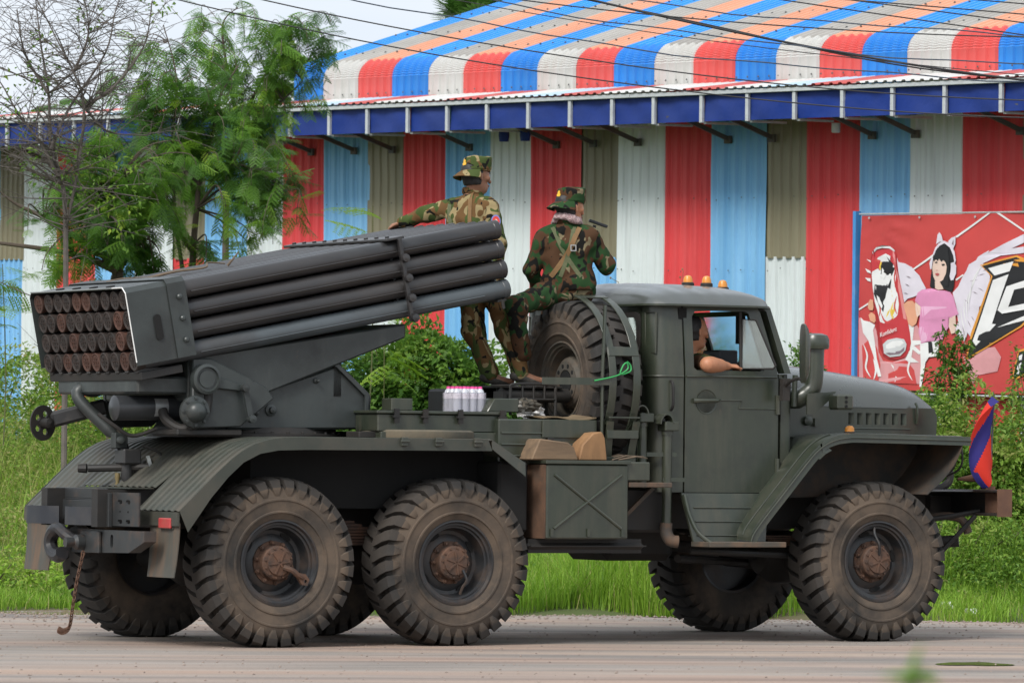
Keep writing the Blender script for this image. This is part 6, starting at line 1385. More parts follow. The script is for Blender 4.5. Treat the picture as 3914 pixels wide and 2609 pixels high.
 ('logo_edge','gold2',4,[(4.479,2.895),(4.987,2.991),(5.08,2.962),(5.22,2.937),(5.294,2.737),(5.246,2.411),(5.07,2.291),(4.82,2.181),(4.287,1.953),(4.348,2.151),(4.357,2.214),(4.639,2.786)]),
 ('logo_black','blk',5,[(4.512,2.885),(4.98,2.972),(5.081,2.937),(5.193,2.918),(5.262,2.737),(5.219,2.43),(5.051,2.303),(4.82,2.196),(4.318,1.983),(4.367,2.145),(4.662,2.786)]),
 ('logo_letter','white',6,[(4.601,2.862),(4.948,2.931),(4.9,2.834),(4.693,2.791)]),
 ('logo_letter','white',6,[(4.67,2.746),(4.888,2.805),(4.661,2.316),(4.72,2.314),(4.437,2.098),(4.392,2.145)]),
 ('logo_letter','white',6,[(4.74,2.452),(4.862,2.685),(5.169,2.761),(5.161,2.686),(4.965,2.654),(4.891,2.484),(5.173,2.53),(5.156,2.467),(4.807,2.418)]),
 ('logo_letter','white',6,[(4.737,2.281),(5.263,2.449),(5.264,2.386)]),
 ('logo_edge','gold2',4,[(4.948,1.786),(5.034,2.058),(5.094,2.077),(5.357,2.131),(5.36,1.924),(5.006,1.775)]),
 ('logo_black','blk',5,[(4.97,1.805),(5.047,2.045),(5.34,2.105),(5.342,1.937),(5.006,1.793)]),
 ('logo_letter','white',6,[(5.047,2.008),(5.095,2.027),(5.084,1.971),(5.048,1.964)]),
 ('logo_letter','white',6,[(5.039,1.932),(5.084,1.945),(5.05,1.832),(4.997,1.812)]),
 ('cloud','pink',1,[(4.241,1.997),(4.351,1.96),(4.532,2.077),(4.695,2.091),(4.787,1.992),(4.735,1.852),(4.463,1.81),(4.392,1.72),(4.316,1.858)]),
]
FEA = [[(4.52,2.836),(4.601,2.855)],[(4.448,2.786),(4.557,2.811)],[(4.339,2.735),(4.449,2.748)],[(4.45,2.672),(4.541,2.634)],[(4.377,2.633),(4.451,2.608)],[(4.269,2.557),(4.324,2.513)],[(4.309,2.354),(4.365,2.278)],[(4.236,2.302),(4.284,2.188)],[(4.363,2.392),(4.409,2.342)],[(3.411,2.785),(3.486,2.765)],[(3.393,2.707),(3.469,2.682)],[(3.376,2.617),(3.451,2.604)]]
# ================================================================ advertising banner on the wall
BM = {'pink': ((.62, .30, .32), .1), 'redp': ((.56, .07, .07), .1), 'white': ((.74, .74, .75), .05), 'lav': ((.66, .62, .70), .08), 'can': ((.50, .045, .055), .08), 'cand': ((.33, .025, .03), .08), 'canl': ((.66, .25, .25), .06), 'silver': ((.55, .56, .58), .12),
      'gold': ((.72, .52, .08), .1), 'gold2': ((.68, .30, .05), .06), 'blk': ((.022, .022, .025), .05), 'greyd': ((.20, .15, .18), .1), 'skin': ((.66, .33, .21), .1), 'face': ((.72, .54, .46), .05), 'lip': ((.45, .10, .10), .05), 'shirt': ((.66, .27, .46), .08), 'shirtl': ((.74, .42, .60), .06)}
BM = {k: M('print_'+k, c, .55, var=v, scale=5, spec=.3) for k, (c, v) in BM.items()}
bannr = thing('advertising_banner', 'large red vinyl banner printed with drink can, winged girl and jagged logo', 'banner', BO, absolute=False, rotz=BROT)
YB = -.15
def bow(x, z):     # the vinyl sags and puckers from its upper corner
    r = math.hypot(x-2.75, z-3.40); a = math.atan2(3.40-z, x-2.75)
    return .010*math.sin(a*22)*math.exp(-((r-.45)/.3)**2)+.006*math.sin(x*3.1+z*1.3)+.004*math.sin(x*9+z*2)
XR = 6.3
g = MB().grid(lambda u, v: (2.735+(XR-2.735)*u-.04*(1-v)*(1-u), YB+bow(2.735+(XR-2.735)*u, 1.62+1.79*v), 1.618+.03*(1-u)*(1-v)+(1.777+.010*u)*v), 60, 36)
g.build('vinyl', M('banner_red', (.50, .058, .055), .45, var=.14, scale=1.1, dirt=[((.40, .04, .045), .35, 1.2, .2), ((.30, .10, .09), .1, 4, .1)], bump=.15, bscale=7, bdist=.02, spec=.4), bannr, th=.002, ang=60)
def prt(nm, mk, ly, pts):
    b = MB(); fn = lambda u, v, w: (u, YB-.004-.0022*ly+bow(u, v)-w*.0016, v)
    b.plate(subdiv(pts, .09), .0016, fn); b.build(nm, BM[mk], bannr)
for nm, mk, ly, pts in BAN: prt(nm, mk, ly, pts)
def ribbon(nm, mk, ly, pts, w):     # tapered painted stroke
    C = catmull([(x, 0, z) for x, z in pts], 5); n = len(C); L_, R_ = [], []
    for i, p in enumerate(C):
        d = (C[min(i+1, n-1)]-C[max(i-1, 0)]).normalized(); k = w*math.sin(PI*(i+.4)/(n-.2)); L_.append((p.x-d.z*k, p.z+d.x*k)); R_.append((p.x+d.z*k, p.z-d.x*k))
    prt(nm, mk, ly, L_+R_[::-1])
for pts in ([(2.98, 2.93), (3.02, 2.84), (3.0, 2.72), (3.05, 2.60)], [(3.22, 2.98), (3.26, 2.86), (3.24, 2.76), (3.28, 2.62)], [(3.05, 2.42), (3.10, 2.34), (3.17, 2.32), (3.24, 2.38)], [(3.28, 2.58), (3.25, 2.48), (3.29, 2.40)], [(3.0, 2.55), (3.04, 2.46), (3.03, 2.38)]): ribbon('flame_stroke', 'redp', 7.4, pts, .011)
for pts in ([(3.12, 2.56), (3.17, 2.46), (3.13, 2.37)], [(3.23, 2.52), (3.20, 2.42), (3.24, 2.35)]): ribbon('flame_stroke', 'gold', 7.6, pts, .014)
for k in range(9): ribbon('feather_stroke', 'white', 5.4, [(4.52-.05*k, 2.90-.07*k), (4.42-.03*k, 2.80-.075*k), (4.36-.01*k, 2.70-.085*k)], .007)
for k in range(5): ribbon('fold', 'shirtl' if k % 2 else 'shirt', 7.5, [(3.66+.09*k, 2.55), (3.68+.085*k, 2.36), (3.64+.09*k, 2.18)], .010)
for pts in ([(2.80, 2.10), (2.86, 1.98), (2.84, 1.86), (2.92, 1.76)], [(2.95, 1.95), (2.99, 1.84), (2.96, 1.74)], [(3.20, 1.90), (3.28, 1.82), (3.26, 1.72)], [(3.42, 2.10), (3.48, 1.98), (3.45, 1.84), (3.52, 1.74)]): ribbon('splash_stroke', 'white', 3.4, pts, .014)
for a, c in FEA:
    d = Vector((c[0]-a[0], c[1]-a[1])); n = Vector((-d.y, d.x)).normalized()*.006
    prt('feather_line', 'greyd', 5, [(a[0], a[1]), ((a[0]+c[0])/2+n.x, (a[1]+c[1])/2+n.y), (c[0], c[1]), ((a[0]+c[0])/2-n.x*.4, (a[1]+c[1])/2-n.y*.4)])
tcv = bpy.data.curves.new('can_lettering', 'FONT'); tcv.body = 'Konfident'; tcv.size = .088; tcv.shear = .25; tcv.extrude = .0008
to = bpy.data.objects.new('can_lettering', tcv); COL.objects.link(to)
dg = bpy.context.evaluated_depsgraph_get(); tme = bpy.data.meshes.new_from_object(to.evaluated_get(dg)); bpy.data.objects.remove(to)
tme.materials.clear(); tme.materials.append(BM['white']); to = bpy.data.objects.new('can_lettering', tme); link(to, bannr)
wid = max(v.co.x for v in tme.vertices); k = .262/wid
to.matrix_local = Matrix.Translation((3.058, YB-.032, 2.168)) @ Matrix.Rotation(R(90), 4, 'X') @ Matrix.Rotation(math.atan2(2.249-2.173, 3.325-3.052), 4, 'Z') @ Matrix.Scale(k, 4)
MB().box(2.655, 2.70, -.20, -.13, .3, 3.44).build('banner_post', M('banner_post_blue', (.05, .25, .58), .45, var=.12, dirt=[((.35, .38, .4), .15, 6, .08)]), bannr)
for z, n in ((3.41, 'top_cord'), (1.605, 'bottom_rod')): MB().tube([(2.70, YB, z), (XR, YB, z+.004)], .010, 6).build(n, galv, bannr)
for x in (2.86, 3.6, 4.4): MB().lathe([(.012, 0), (.012, .006), (0, .007)], (x, YB-.012, 3.37), (0, -1, 0), 8).build('eyelet', galv, bannr)
TA_C = [(-3.66,3.58,0.33,0.17,70),(-3.95,3.37,0.29,0.17,60),(-3.53,3.38,0.25,0.19,55),(-3.78,3.08,0.29,0.19,60),(-3.57,2.87,0.17,0.17,40),(-4.11,3.66,0.25,0.17,35),(-4.03,3.95,0.29,0.17,35),(-3.4,3.67,0.21,0.21,45),(-4.36,3.32,0.21,0.17,20),(-4.2,2.83,0.17,0.17,22),(-3.66,3.25,0.17,0.13,30)]
TA_L = [[(-3.81,1.58),(-3.8,2.41),(-3.79,2.74),(-3.84,3.08),(-3.82,3.46),(-3.91,3.87)],[(-3.79,2.74),(-4.01,2.83),(-4.36,2.92),(-4.91,2.99),(-5.16,3.0)],[(-3.81,2.79),(-3.99,2.93),(-4.41,3.2),(-4.74,3.36),(-4.91,3.49)],[(-3.79,2.74),(-3.66,3.0),(-3.53,3.33),(-3.45,3.67)]]
TB_C = [(-3.01,4.34,0.17,0.21,45),(-3.18,4.55,0.26,0.17,40),(-3.3,3.99,0.26,0.26,60),(-3.01,4.0,0.26,0.21,50),(-3.09,3.61,0.17,0.26,45),(-2.71,3.87,0.17,0.26,40),(-2.62,3.49,0.21,0.17,35),(-2.45,3.71,0.17,0.17,30),(-2.11,3.47,0.13,0.11,14),(-2.28,3.62,0.11,0.17,16),(-2.79,3.36,0.26,0.17,35),(-2.96,3.02,0.17,0.13,22),(-2.45,3.24,0.13,0.17,18),(-3.39,4.38,0.21,0.21,35),(-3.56,4.16,0.21,0.17,35),(-3.6,4.63,0.26,0.17,35),(-3.82,4.8,0.21,0.17,30),(-3.22,4.93,0.26,0.17,30)]
TB_L = [[(-3.1,1.57),(-3.13,2.42),(-3.13,2.93),(-3.1,3.36),(-3.07,3.67),(-2.96,4.07),(-2.88,4.47),(-2.71,4.77)],[(-3.13,2.93),(-3.3,3.27),(-3.33,4.04),(-3.3,4.63),(-3.43,5.14)],[(-3.07,3.67),(-2.79,3.79),(-2.54,3.75),(-2.2,3.54)],[(-3.22,2.68),(-3.28,3.02),(-3.39,3.4),(-3.56,4.12),(-3.73,4.63)]]
TC_C = [(-2.42,5.32,0.23,0.14,40),(-2.19,5.23,0.2,0.16,45),(-2.37,5.05,0.27,0.18,55),(-2.6,4.87,0.27,0.18,50),(-2.15,4.96,0.18,0.14,30),(-2.78,4.64,0.27,0.18,45),(-2.51,4.6,0.23,0.18,40),(-3.05,4.82,0.27,0.18,35),(-2.19,4.69,0.14,0.18,18),(-2.96,5.09,0.23,0.14,25),(-2.87,5.41,0.23,0.11,25),(-3.14,5.4,0.18,0.11,20),(-2.6,4.37,0.23,0.14,25),(-2.78,4.23,0.23,0.18,35),(-2.55,4.15,0.18,0.18,30),(-2.87,4.41,0.23,0.18,30)]
TC_L = [[(-2.96,1.52),(-2.98,2.88),(-2.96,3.69),(-2.85,4.23),(-2.64,4.73),(-2.33,5.19)],[(-2.85,4.23),(-2.96,4.77),(-3.03,5.31),(-2.87,5.5)],[(-2.85,4.23),(-2.55,4.42),(-2.19,4.74)],[(-2.92,4.01),(-2.6,4.24),(-2.37,4.1)]]
TD_C = []
TD_L = [[(-4.11,1.61),(-4.11,2.81),(-4.15,3.52),(-4.26,3.83),(-4.29,4.35),(-4.37,4.82),(-4.43,5.29)],[(-4.11,3.13),(-4.01,3.61),(-3.95,4.23),(-4.05,4.55),(-4.19,4.82),(-4.39,5.21),(-4.47,5.32)],[(-4.15,3.52),(-4.35,3.89),(-4.55,4.16),(-4.71,4.44),(-4.87,4.6)],[(-4.26,3.83),(-4.11,4.21),(-3.79,4.73),(-3.71,5.13),(-3.63,5.37)],[(-3.95,4.23),(-3.67,4.41),(-3.39,4.78),(-3.31,5.18)],[(-4.15,3.52),(-4.47,3.64),(-4.79,3.68)],[(-4.29,4.35),(-4.51,4.72),(-4.59,5.12)],[(-4.05,4.55),(-3.91,4.89),(-3.95,5.25)],[(-3.95,4.23),(-3.75,4.01),(-3.39,3.98)]]
# ================================================================ planting
rs = np.random.RandomState(5)
G_LEAF = leafmat('leaf_green', [(.038, .095, .02), (.08, .185, .03), (.155, .29, .04), (.30, .42, .055)], .45, .42)
G_TREE = leafmat('tree_leaflet', [(.035, .095, .022), (.075, .185, .028), (.15, .31, .032), (.32, .48, .04)], .45, .45)
G_GRASS = leafmat('grass_blade', [(.10, .20, .025), (.19, .36, .035), (.29, .46, .05), (.38, .37, .14)], .55, .45)
G_WEED = leafmat('weed_leaf', [(.065, .145, .024), (.13, .26, .036), (.23, .36, .05), (.34, .33, .12)], .55, .42)
BARK = M('bark', (.085, .065, .05), .9, var=.3, scale=12, bump=.5, bscale=30); BARE = M('bare_twig', (.115, .10, .09), .9, var=.3, scale=9)
STEM = M('green_stem', (.10, .11, .04), .8, var=.3, scale=12); DRY = M('dry_stalk', (.20, .12, .06), .9, var=.3, scale=12)
def W3(u, d, z): return np.stack([BASE.x+u*RH.x+d*FH.x, BASE.y+u*RH.y+d*FH.y, z], -1)
def ground_ud(u, d):
    return ground_z(BASE.x+u*RH.x+d*FH.x, BASE.y+u*RH.y+d*FH.y)
def nrm(a): return a/(np.linalg.norm(a, axis=-1, keepdims=True)+1e-9)
def leaf_quads(c, dr, up, ln, wd, fold=.25):
    """folded diamond leaves: base, two sides, tip"""
    s = nrm(np.cross(dr, up)); n = np.cross(s, dr); ln = ln[:, None]; wd = wd[:, None]
    v = np.stack([c, c+dr*ln*.45+s*wd*.5+n*wd*fold, c+dr*ln-n*ln*.12, c+dr*ln*.45-s*wd*.5+n*wd*fold], 1)
    k = len(c); return v.reshape(-1, 3), np.arange(k*4).reshape(k, 4)
def rdir(n, zb=0.0, zs=1.0):
    v = rs.normal(size=(n, 3)); v[:, 2] = v[:, 2]*zs+zb; return nrm(v)
def blades(u, d, h, lean, wd):
    """grass blades of three segments bending over"""
    n = len(u); z0 = ground_ud(u, d); b = W3(u, d, z0-.01); a = rs.uniform(0, 2*PI, n); ld = np.stack([np.cos(a), np.sin(a), 0*a], -1); sd = np.stack([-np.sin(a), np.cos(a), 0*a], -1); vs = []
    for t, w in ((0, 1), (.4, .85), (.75, .55), (1, .04)):
        p = b+np.array([0, 0, 1.])*(h*t*(1-.25*lean*t))[:, None]+ld*(h*lean*t*t)[:, None]; vs += [p-sd*(wd*w*.5)[:, None], p+sd*(wd*w*.5)[:, None]]
    V_ = np.stack(vs, 1).reshape(-1, 3); o = np.arange(n)[:, None]*8
    F = np.concatenate([o+np.array([[0, 1, 3, 2]]), o+np.array([[2, 3, 5, 4]]), o+np.array([[4, 5, 7, 6]])]); return V_, F, 8
def emit(name, V_, F, mat, tint, parent=None):
    o = bpy.data.objects.new(name, fast_mesh(name, V_, F, F.shape[1], mat, tint, smooth=False)); COL.objects.link(o)
    if parent is not None: o.parent = parent; o.location = -Vector(parent['_abs'])
    return o
def patch_noise(u, d, s=0):
    return .5+.25*np.sin(u*1.3+s+d*.7)+.15*np.sin(u*2.9-d*1.9+s*2)+.1*np.sin(u*6.1+d*3.7)
def wall_d(u):      # depth of the wall's foot along the picture-parallel axis
    # wall runs through BO with direction S
    o = np.array([12.426-BASE.x, 13.606-BASE.y]); S_ = np.array([-.160, .987]); ou, od = o@np.array([RH.x, RH.y]), o@np.array([FH.x, FH.y]); su, sd = S_@np.array([RH.x, RH.y]), S_@np.array([FH.x, FH.y])
    return od+(u-ou)/su*sd
# --- bright roadside grass
n = 42000; u = rs.uniform(-6.5, 6.5, n); t = rs.uniform(0, 1, n)**1.3; d = edge_d(u)+.25+t*2.9+.25*np.sin(u*3)
mid = np.exp(-((u-1.0)/1.3)**2)
h = (.10+.17*rs.uniform(.5, 1.1, n))*(.65+.7*patch_noise(u, d))*(1+1.25*mid)*(1-.2*(t < .1))
keep = rs.uniform(0, 1, n) < np.clip(patch_noise(u, d, 2)*1.7+mid, .25, 1); u, d, h, t = u[keep], d[keep], h[keep], t[keep]; m = len(u)
V_, F, k = blades(u, d, h, rs.uniform(.15, .9, m), rs.uniform(.005, .010, m))
tint = np.clip(.42+.4*(patch_noise(u*1.7, d, 1)-.5)+rs.normal(0, .14, m), 0, .93); tint[rs.uniform(size=m) < .05] = 1
tag(emit('roadside_grass', V_, F, G_GRASS, np.repeat(tint, k)), 'bright green grass growing along the road edge', 'grass', kind='stuff')
# --- taller mixed weeds up to the wall
n = 62000; u = rs.uniform(-7.5, 6.5, n); wd_ = wall_d(u); e = edge_d(u); t = rs.uniform(0, 1, n); d = e+1.6+t*np.clip(wd_-.4-e-1.6, .5, 14)
h = .2+(.45+.75*t)*rs.uniform(.2, 1, n)**1.6*(.4+1.1*patch_noise(u*.8, d, 4)); V_, F, k = blades(u, d, h, rs.uniform(.2, 1.0, n), rs.uniform(.005, .011, n))
tint = np.clip(.45+.5*(patch_noise(u*1.1, d, 6)-.5)+rs.normal(0, .2, n), 0, .95); dry = (u < -3.2) & (rs.uniform(size=n) < .45); tint[dry] = rs.uniform(.85, 1, dry.sum())
tag(emit('meadow_grass', V_, F, G_GRASS, np.repeat(tint, k)), 'taller mixed grass between road edge and building', 'grass', kind='stuff')
# --- leafy ground cover: rising bank of weeds
n = 150000; u = rs.uniform(-7.5, 6.6, n); wd_ = wall_d(u); e = edge_d(u); t = rs.uniform(0, 1, n)**.8; d = e+.9+t*np.clip(np.minimum(wd_-.25, e+12)-e-.9, .5, 14)
top = (.16+1.15*t*(.35+.9*patch_noise(u*.9, d*.8, 9)))*(1+.30*np.exp(-((u-4.6)/1.2)**2)); zz = ground_ud(u, d)+top*(1-rs.uniform(0, 1, n)**2.0)+.02
c = W3(u, d, zz); dr = rdir(n, .15, .6); V_, F = leaf_quads(c, dr, np.tile([0, 0, 1.], (n, 1))+rs.normal(0, .25, (n, 3)), rs.uniform(.025, .065, n), rs.uniform(.014, .036, n))
tint = np.clip(.50+.5*(patch_noise(u*1.5, d, 3)-.5)+rs.normal(0, .22, n)+.1*t, 0, .95); tint[(u < -3) & (rs.uniform(size=n) < .2)] = .97
tag(emit('ground_cover', V_, F, G_WEED, np.repeat(tint, 4)), 'low leafy ground cover on the bank below the wall', 'weeds', kind='stuff')
# --- bushes, each its own thing
def bush(label, u0, d0, blobs, n, ls, cat='bush', mat=None, tb=.4, seed=0, stems=10, tone=.16, grp=None):
    z0 = float(ground_ud(np.array(u0), np.array(d0))); p = at(u0, d0, z0); root = thing('bush', label, cat, p, grp)
    w = np.array([b[3]*b[4]*b[5] for b in blobs])**.7; w /= w.sum(); idx = rs.choice(len(blobs), n, p=w); B = np.array(blobs)[idx]
    q = rdir(n)*(rs.uniform(.25, 1, n)**.45)[:, None]; q *= (1+.22*np.sin(q[:, :1]*7+B[:, :1]*5)+.18*np.sin(q[:, 2:]*9+B[:, 1:2]*7))
    uu = B[:, 0]+q[:, 0]*B[:, 3]; dd = B[:, 1]+q[:, 1]*B[:, 4]; zz = B[:, 2]+q[:, 2]*B[:, 5]
    zz = np.maximum(zz, ground_ud(uu, dd)+.02); c = W3(uu, dd, zz); out = nrm(np.stack([q[:, 0]*RH.x+q[:, 1]*FH.x, q[:, 0]*RH.y+q[:, 1]*FH.y, q[:, 2]*.6], -1))
    dr = nrm(out+rdir(n)*.8+np.array([0, 0, -.25])); up = nrm(out*.5+np.array([0, 0, 1.])+rs.normal(0, .3, (n, 3)))
    V_, F = leaf_quads(c, dr, up, rs.uniform(ls*.6, ls*1.25, n), rs.uniform(ls*.35, ls*.65, n))
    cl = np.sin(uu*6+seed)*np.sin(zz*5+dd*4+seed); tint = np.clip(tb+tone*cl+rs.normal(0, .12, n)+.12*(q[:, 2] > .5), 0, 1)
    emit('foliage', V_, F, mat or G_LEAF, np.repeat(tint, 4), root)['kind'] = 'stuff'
    b = MB()
    for k in range(stems):
        B_ = blobs[k % len(blobs)]; e = at(B_[0]+rs.uniform(-.6, .6)*B_[3], B_[1]+rs.uniform(-.5, .5)*B_[4], B_[2]+rs.uniform(-.2, .9)*B_[5]); s = at(u0+rs.uniform(-.2, .2), d0+rs.uniform(-.1, .1), z0-.02)
        m = s.lerp(e, .5)+Vector((rs.uniform(-.08, .08), rs.uniform(-.08, .08), rs.uniform(0, .12))); b.tube(catmull([s, m, e], 4), [.012]*3+[.009]*3+[.005]*3, 5)
    b.build('stems', STEM, root); return root
bush('dense broad-leaved bush growing against the wall behind the truck bed', -.95, 50, [(-1.0, 50, 1.55, .55, .6, .75), (-.45, 49.6, 1.35, .45, .5, .70), (-1.45, 50.4, 1.30, .5, .5, .7), (-.15, 50, 1.05, .4, .5, .55), (-1.1, 49.3, .8, .7, .4, .5), (-.7, 49.7, 1.0, .6, .4, .6), (-.75, 49.9, 1.75, .45, .4, .5)], 30000, .085, tb=.42, seed=1, stems=22)
bush('bush with small leaves glimpsed beyond the cab window', 2.2, 47.2, [(2.0, 47.3, 1.5, .45, .5, .7), (1.6, 47.5, 1.8, .25, .3, .55), (2.35, 47, 1.4, .3, .4, .55)], 9000, .06, tb=.36, seed=2, stems=14)
bush('dark leafy shrub beside the air intake against the red panel', 2.78, 46.9, [(2.68, 46.9, 1.75, .16, .25, .42), (2.80, 46.9, 1.45, .25, .3, .45), (2.6, 47, 1.2, .35, .4, .5)], 5500, .055, tb=.30, seed=3, stems=10)
bush('vine climbing up the torn foot of the red banner', 4.16, 48.1, [(4.12, 48.2, 1.65, .20, .10, .42), (4.22, 48.2, 1.9, .10, .08, .38), (4.0, 48.0, 1.2, .45, .25, .42), (4.05, 48.2, 2.12, .05, .05, .2)], 5200, .055, 'vine', tb=.32, seed=4, stems=14)
bush('thin vine shoots over the lower logo of the banner', 4.85, 47.6, [(4.72, 47.7, 1.7, .08, .06, .45), (4.9, 47.6, 1.25, .35, .25, .4), (5.2, 47.4, 1.25, .4, .3, .45)], 4200, .05, 'vine', tb=.40, seed=5, stems=10)
bush('light green bushy weeds below the banner corner', 3.55, 47, [(3.4, 47, 1.15, .5, .5, .50), (3.0, 46.8, 1.05, .4, .4, .45), (3.95, 46.6, 1.0, .5, .5, .5), (4.5, 46.4, .9, .5, .5, .45)], 12000, .06, tb=.50, seed=6, stems=16, mat=G_WEED)
bush('tangled weedy thicket at the building wall past the launcher tail', -5.1, 52.5, [(-5.3, 52.6, 1.3, .7, .6, .75), (-4.6, 52, 1.15, .5, .6, .65), (-4.1, 51.5, 1.0, .5, .6, .6), (-5.9, 52.5, 1.4, .6, .6, .8)], 15000, .06, tb=.52, seed=7, stems=20, mat=G_WEED, tone=.2)
bush('low green weeds under the launcher behind the rear wheels', -3.1, 49, [(-3.2, 49, .9, .8, .6, .55), (-2.4, 48.6, .9, .7, .6, .55), (-3.9, 49.5, .9, .6, .6, .55)], 9000, .055, tb=.54, seed=8, stems=14, mat=G_WEED)
bush('leafy clump of creeper beside the front bumper', 3.9, 44.8, [(3.75, 44.8, .42, .5, .4, .36), (4.2, 44.6, .35, .4, .4, .32), (4.6, 44.9, .45, .4, .4, .34)], 3600, .05, tb=.50, seed=9, stems=10, mat=G_WEED)
bush('tall light green thicket hiding the lower edge of the banner', 4.5, 46.9, [(4.3, 46.9, 1.25, .55, .4, .55), (4.9, 46.7, 1.2, .5, .4, .55), (3.7, 47, 1.3, .45, .4, .45), (5.4, 46.5, 1.2, .5, .4, .55), (4.6, 46.6, .8, .9, .4, .5)], 8500, .062, tb=.52, seed=13, stems=14, mat=G_WEED)
bush('low herb clump at the grass edge near the rear wheel', -4.4, 42.6, [(-4.5, 42.7, .22, .5, .3, .2), (-4.0, 42.4, .16, .35, .25, .16)], 1500, .05, tb=.55, seed=10, stems=6, mat=G_GRASS)
# --- compound-leaved trees
def leaf_template(pairs=5, lets=6, L=.24, P_=.11):
    """bipinnate leaf along +x, drooping pinnae with paired leaflets"""
    v = []; 
    for i in range(pairs):
        x = L*(.18+.82*i/(pairs-1)); pl = P_*(1-.35*abs(i/(pairs-1)-.45))
        for s in (-1, 1):
            d = np.array([.55, s*.83, -.12]); d /= np.linalg.norm(d); b = np.array([x, 0, -.10*x*x/L])
            for j in range(lets):
                p = b+d*pl*(j+.6)/lets+np.array([0, 0, -.25*pl*((j+.6)/lets)**2])
                for q in (-1, 1):
                    e = d*.35+np.cross([0, 0, 1.], d)*q; e = e/np.linalg.norm(e); ll = .034*(1-.25*abs(j/lets-.4)); w = np.cross([0, 0, 1.], e)*.0072
                    v.append([p, p+e*ll*.5+w, p+e*ll+np.array([0, 0, -.003]), p+e*ll*.5-w])
    return np.array(v)          # (quads, 4, 3)
LT = leaf_template()
def place_leaves(pts, dirs, scale):
    n = len(pts); X = nrm(dirs); up = np.tile([0, 0, 1.], (n, 1))+rs.normal(0, .25, (n, 3)); Y = nrm(np.cross(up, X)); Z = np.cross(X, Y)
    T = LT.reshape(-1, 3); V_ = (T[None, :, 0:1]*X[:, None]+T[None, :, 1:2]*Y[:, None]+T[None, :, 2:3]*Z[:, None])*scale[:, None, None]+pts[:, None]
    k = len(T); return V_.reshape(-1, 3), np.arange(n*k).reshape(-1, 4), k
def tree(name, label, d0, limbs, clusters, r0, seed, mat=BARK, leafy=True, twigs=0, twig_len=.6, dspread=.5, leafmul=1.0, grp=None):
    rr = np.random.RandomState(seed); L3 = []
    for li, l in enumerate(limbs):
        P_ = [Vector(at(q[0], d0+(.15*i*math.sin(li*2.4+1) if li else .02*i), q[1])) for i, q in enumerate(l)]; L3.append(P_)
    b0 = L3[0][0]; g0 = gz(b0.x, b0.y); L3[0] = [Vector((b0.x, b0.y, g0-.05))]+L3[0][1:]
    root = thing(name, label, 'tree', (b0.x, b0.y, g0), grp); b = MB(); nodes = []
    for li, P_ in enumerate(L3):
        C = catmull(P_, 5); n = len(C); ra = r0 if li == 0 else r0*.55
        b.tube(C, [max(.006, ra*(1-.88*i/(n-1))) for i in range(n)], 7); nodes += [(c, max(.006, ra*(1-.88*i/(n-1)))) for i, c in enumerate(C) if c.z > g0+1.0]
    NP = np.array([c for c, _ in nodes]); pts, dirs, tints = [], [], []
    for (cu, cz, ru, rz, nl) in clusters:
        nl = int(nl*leafmul); cd = d0+rr.uniform(-dspread, dspread); c = np.array(at(cu, cd, cz)); k = int(np.argmin(((NP-c)**2).sum(1))); s = Vector(NP[k]); bright = rr.uniform(-.2, .25)
        nb = max(2, nl//9)
        for q in range(nb):
            e = c+np.array(RH)*rr.normal(0, ru*.72)+np.array(FH)*rr.normal(0, .28)+np.array([0, 0, rr.normal(0, rz*.68)]); e = Vector(e); m = s.lerp(e, .55)+Vector((rr.uniform(-.08, .08), rr.uniform(-.08, .08), rr.uniform(.02, .22)))
            C = catmull([s, m, e, e+(e-m)*.25+Vector((0, 0, -.12))], 5); n = len(C); b.tube(C, [max(.0035, nodes[k][1]*.45*(1-.85*i/(n-1))) for i in range(n)], 5)
            for w in range(max(1, nl//nb)):
                t = C[int(rr.uniform(.45, 1)*(n-1))]; a = rr.uniform(0, 2*PI); pts.append(np.array(t)+rr.normal(0, .015, 3)); dirs.append((math.cos(a), math.sin(a), rr.uniform(-1.8, .5))); tints.append(.40+bright+rr.normal(0, .11)+(.28 if rr.uniform() < .10 else 0))
    if twigs:
        for q in range(twigs):
            k = rr.randint(len(nodes)); s, r = nodes[k]; a = rr.uniform(0, 2*PI); ln = twig_len*rr.uniform(.4, 1.3); dv = Vector((RH.x*math.cos(a)+FH.x*math.sin(a), RH.y*math.cos(a)+FH.y*math.sin(a), rr.uniform(-.1, 1.0))).normalized()
            e = s+dv*ln+Vector((0, 0, -.08*ln)); m = s.lerp(e, .5)+Vector((rr.uniform(-.05, .05), rr.uniform(-.05, .05), rr.uniform(-.03, .08))); C = catmull([s, m, e], 4); b.tube(C, [max(.0025, min(r*.6, .008)*(1-.75*i/8)) for i in range(9)], 4)
            for w in range(3):
                p = C[2+2*w]; e2 = p+Vector((rr.uniform(-1, 1), rr.uniform(-1, 1), rr.uniform(-.3, 1))).normalized()*ln*rr.uniform(.3, .55); b.tube([p, p.lerp(e2, .5)+Vector((0, 0, rr.uniform(-.03, .03))), e2], [.0027, .0022, .0015], 4)
    b.build('trunk', mat, root)
    if pts:
        pts, dirs = np.array(pts), np.array(dirs); V_, F, k = place_leaves(pts, dirs, rr.uniform(.42, .92, len(pts)))
        emit('crown', V_, F, G_TREE, np.repeat(np.clip(np.array(tints)+rr.normal(0, .03, len(pts)), 0, 1), k), root)['kind'] = 'stuff'
    return root
tree('feathery_tree', 'feathery-leaved tree forking low with a long limb reaching sideways before the wall', 49, TA_L, TA_C, .085, 1, leafmul=3.0)
tree('feathery_tree', 'slender twin-stemmed tree with hanging feathery sprays beside the white panel', 50, TB_L, TB_C, .045, 2, leafmul=1.9)
tree('feathery_tree', 'tall feathery tree whose crown overlaps the end of the striped roof', 53, TC_L, TC_C, .045, 3, leafmul=1.5)
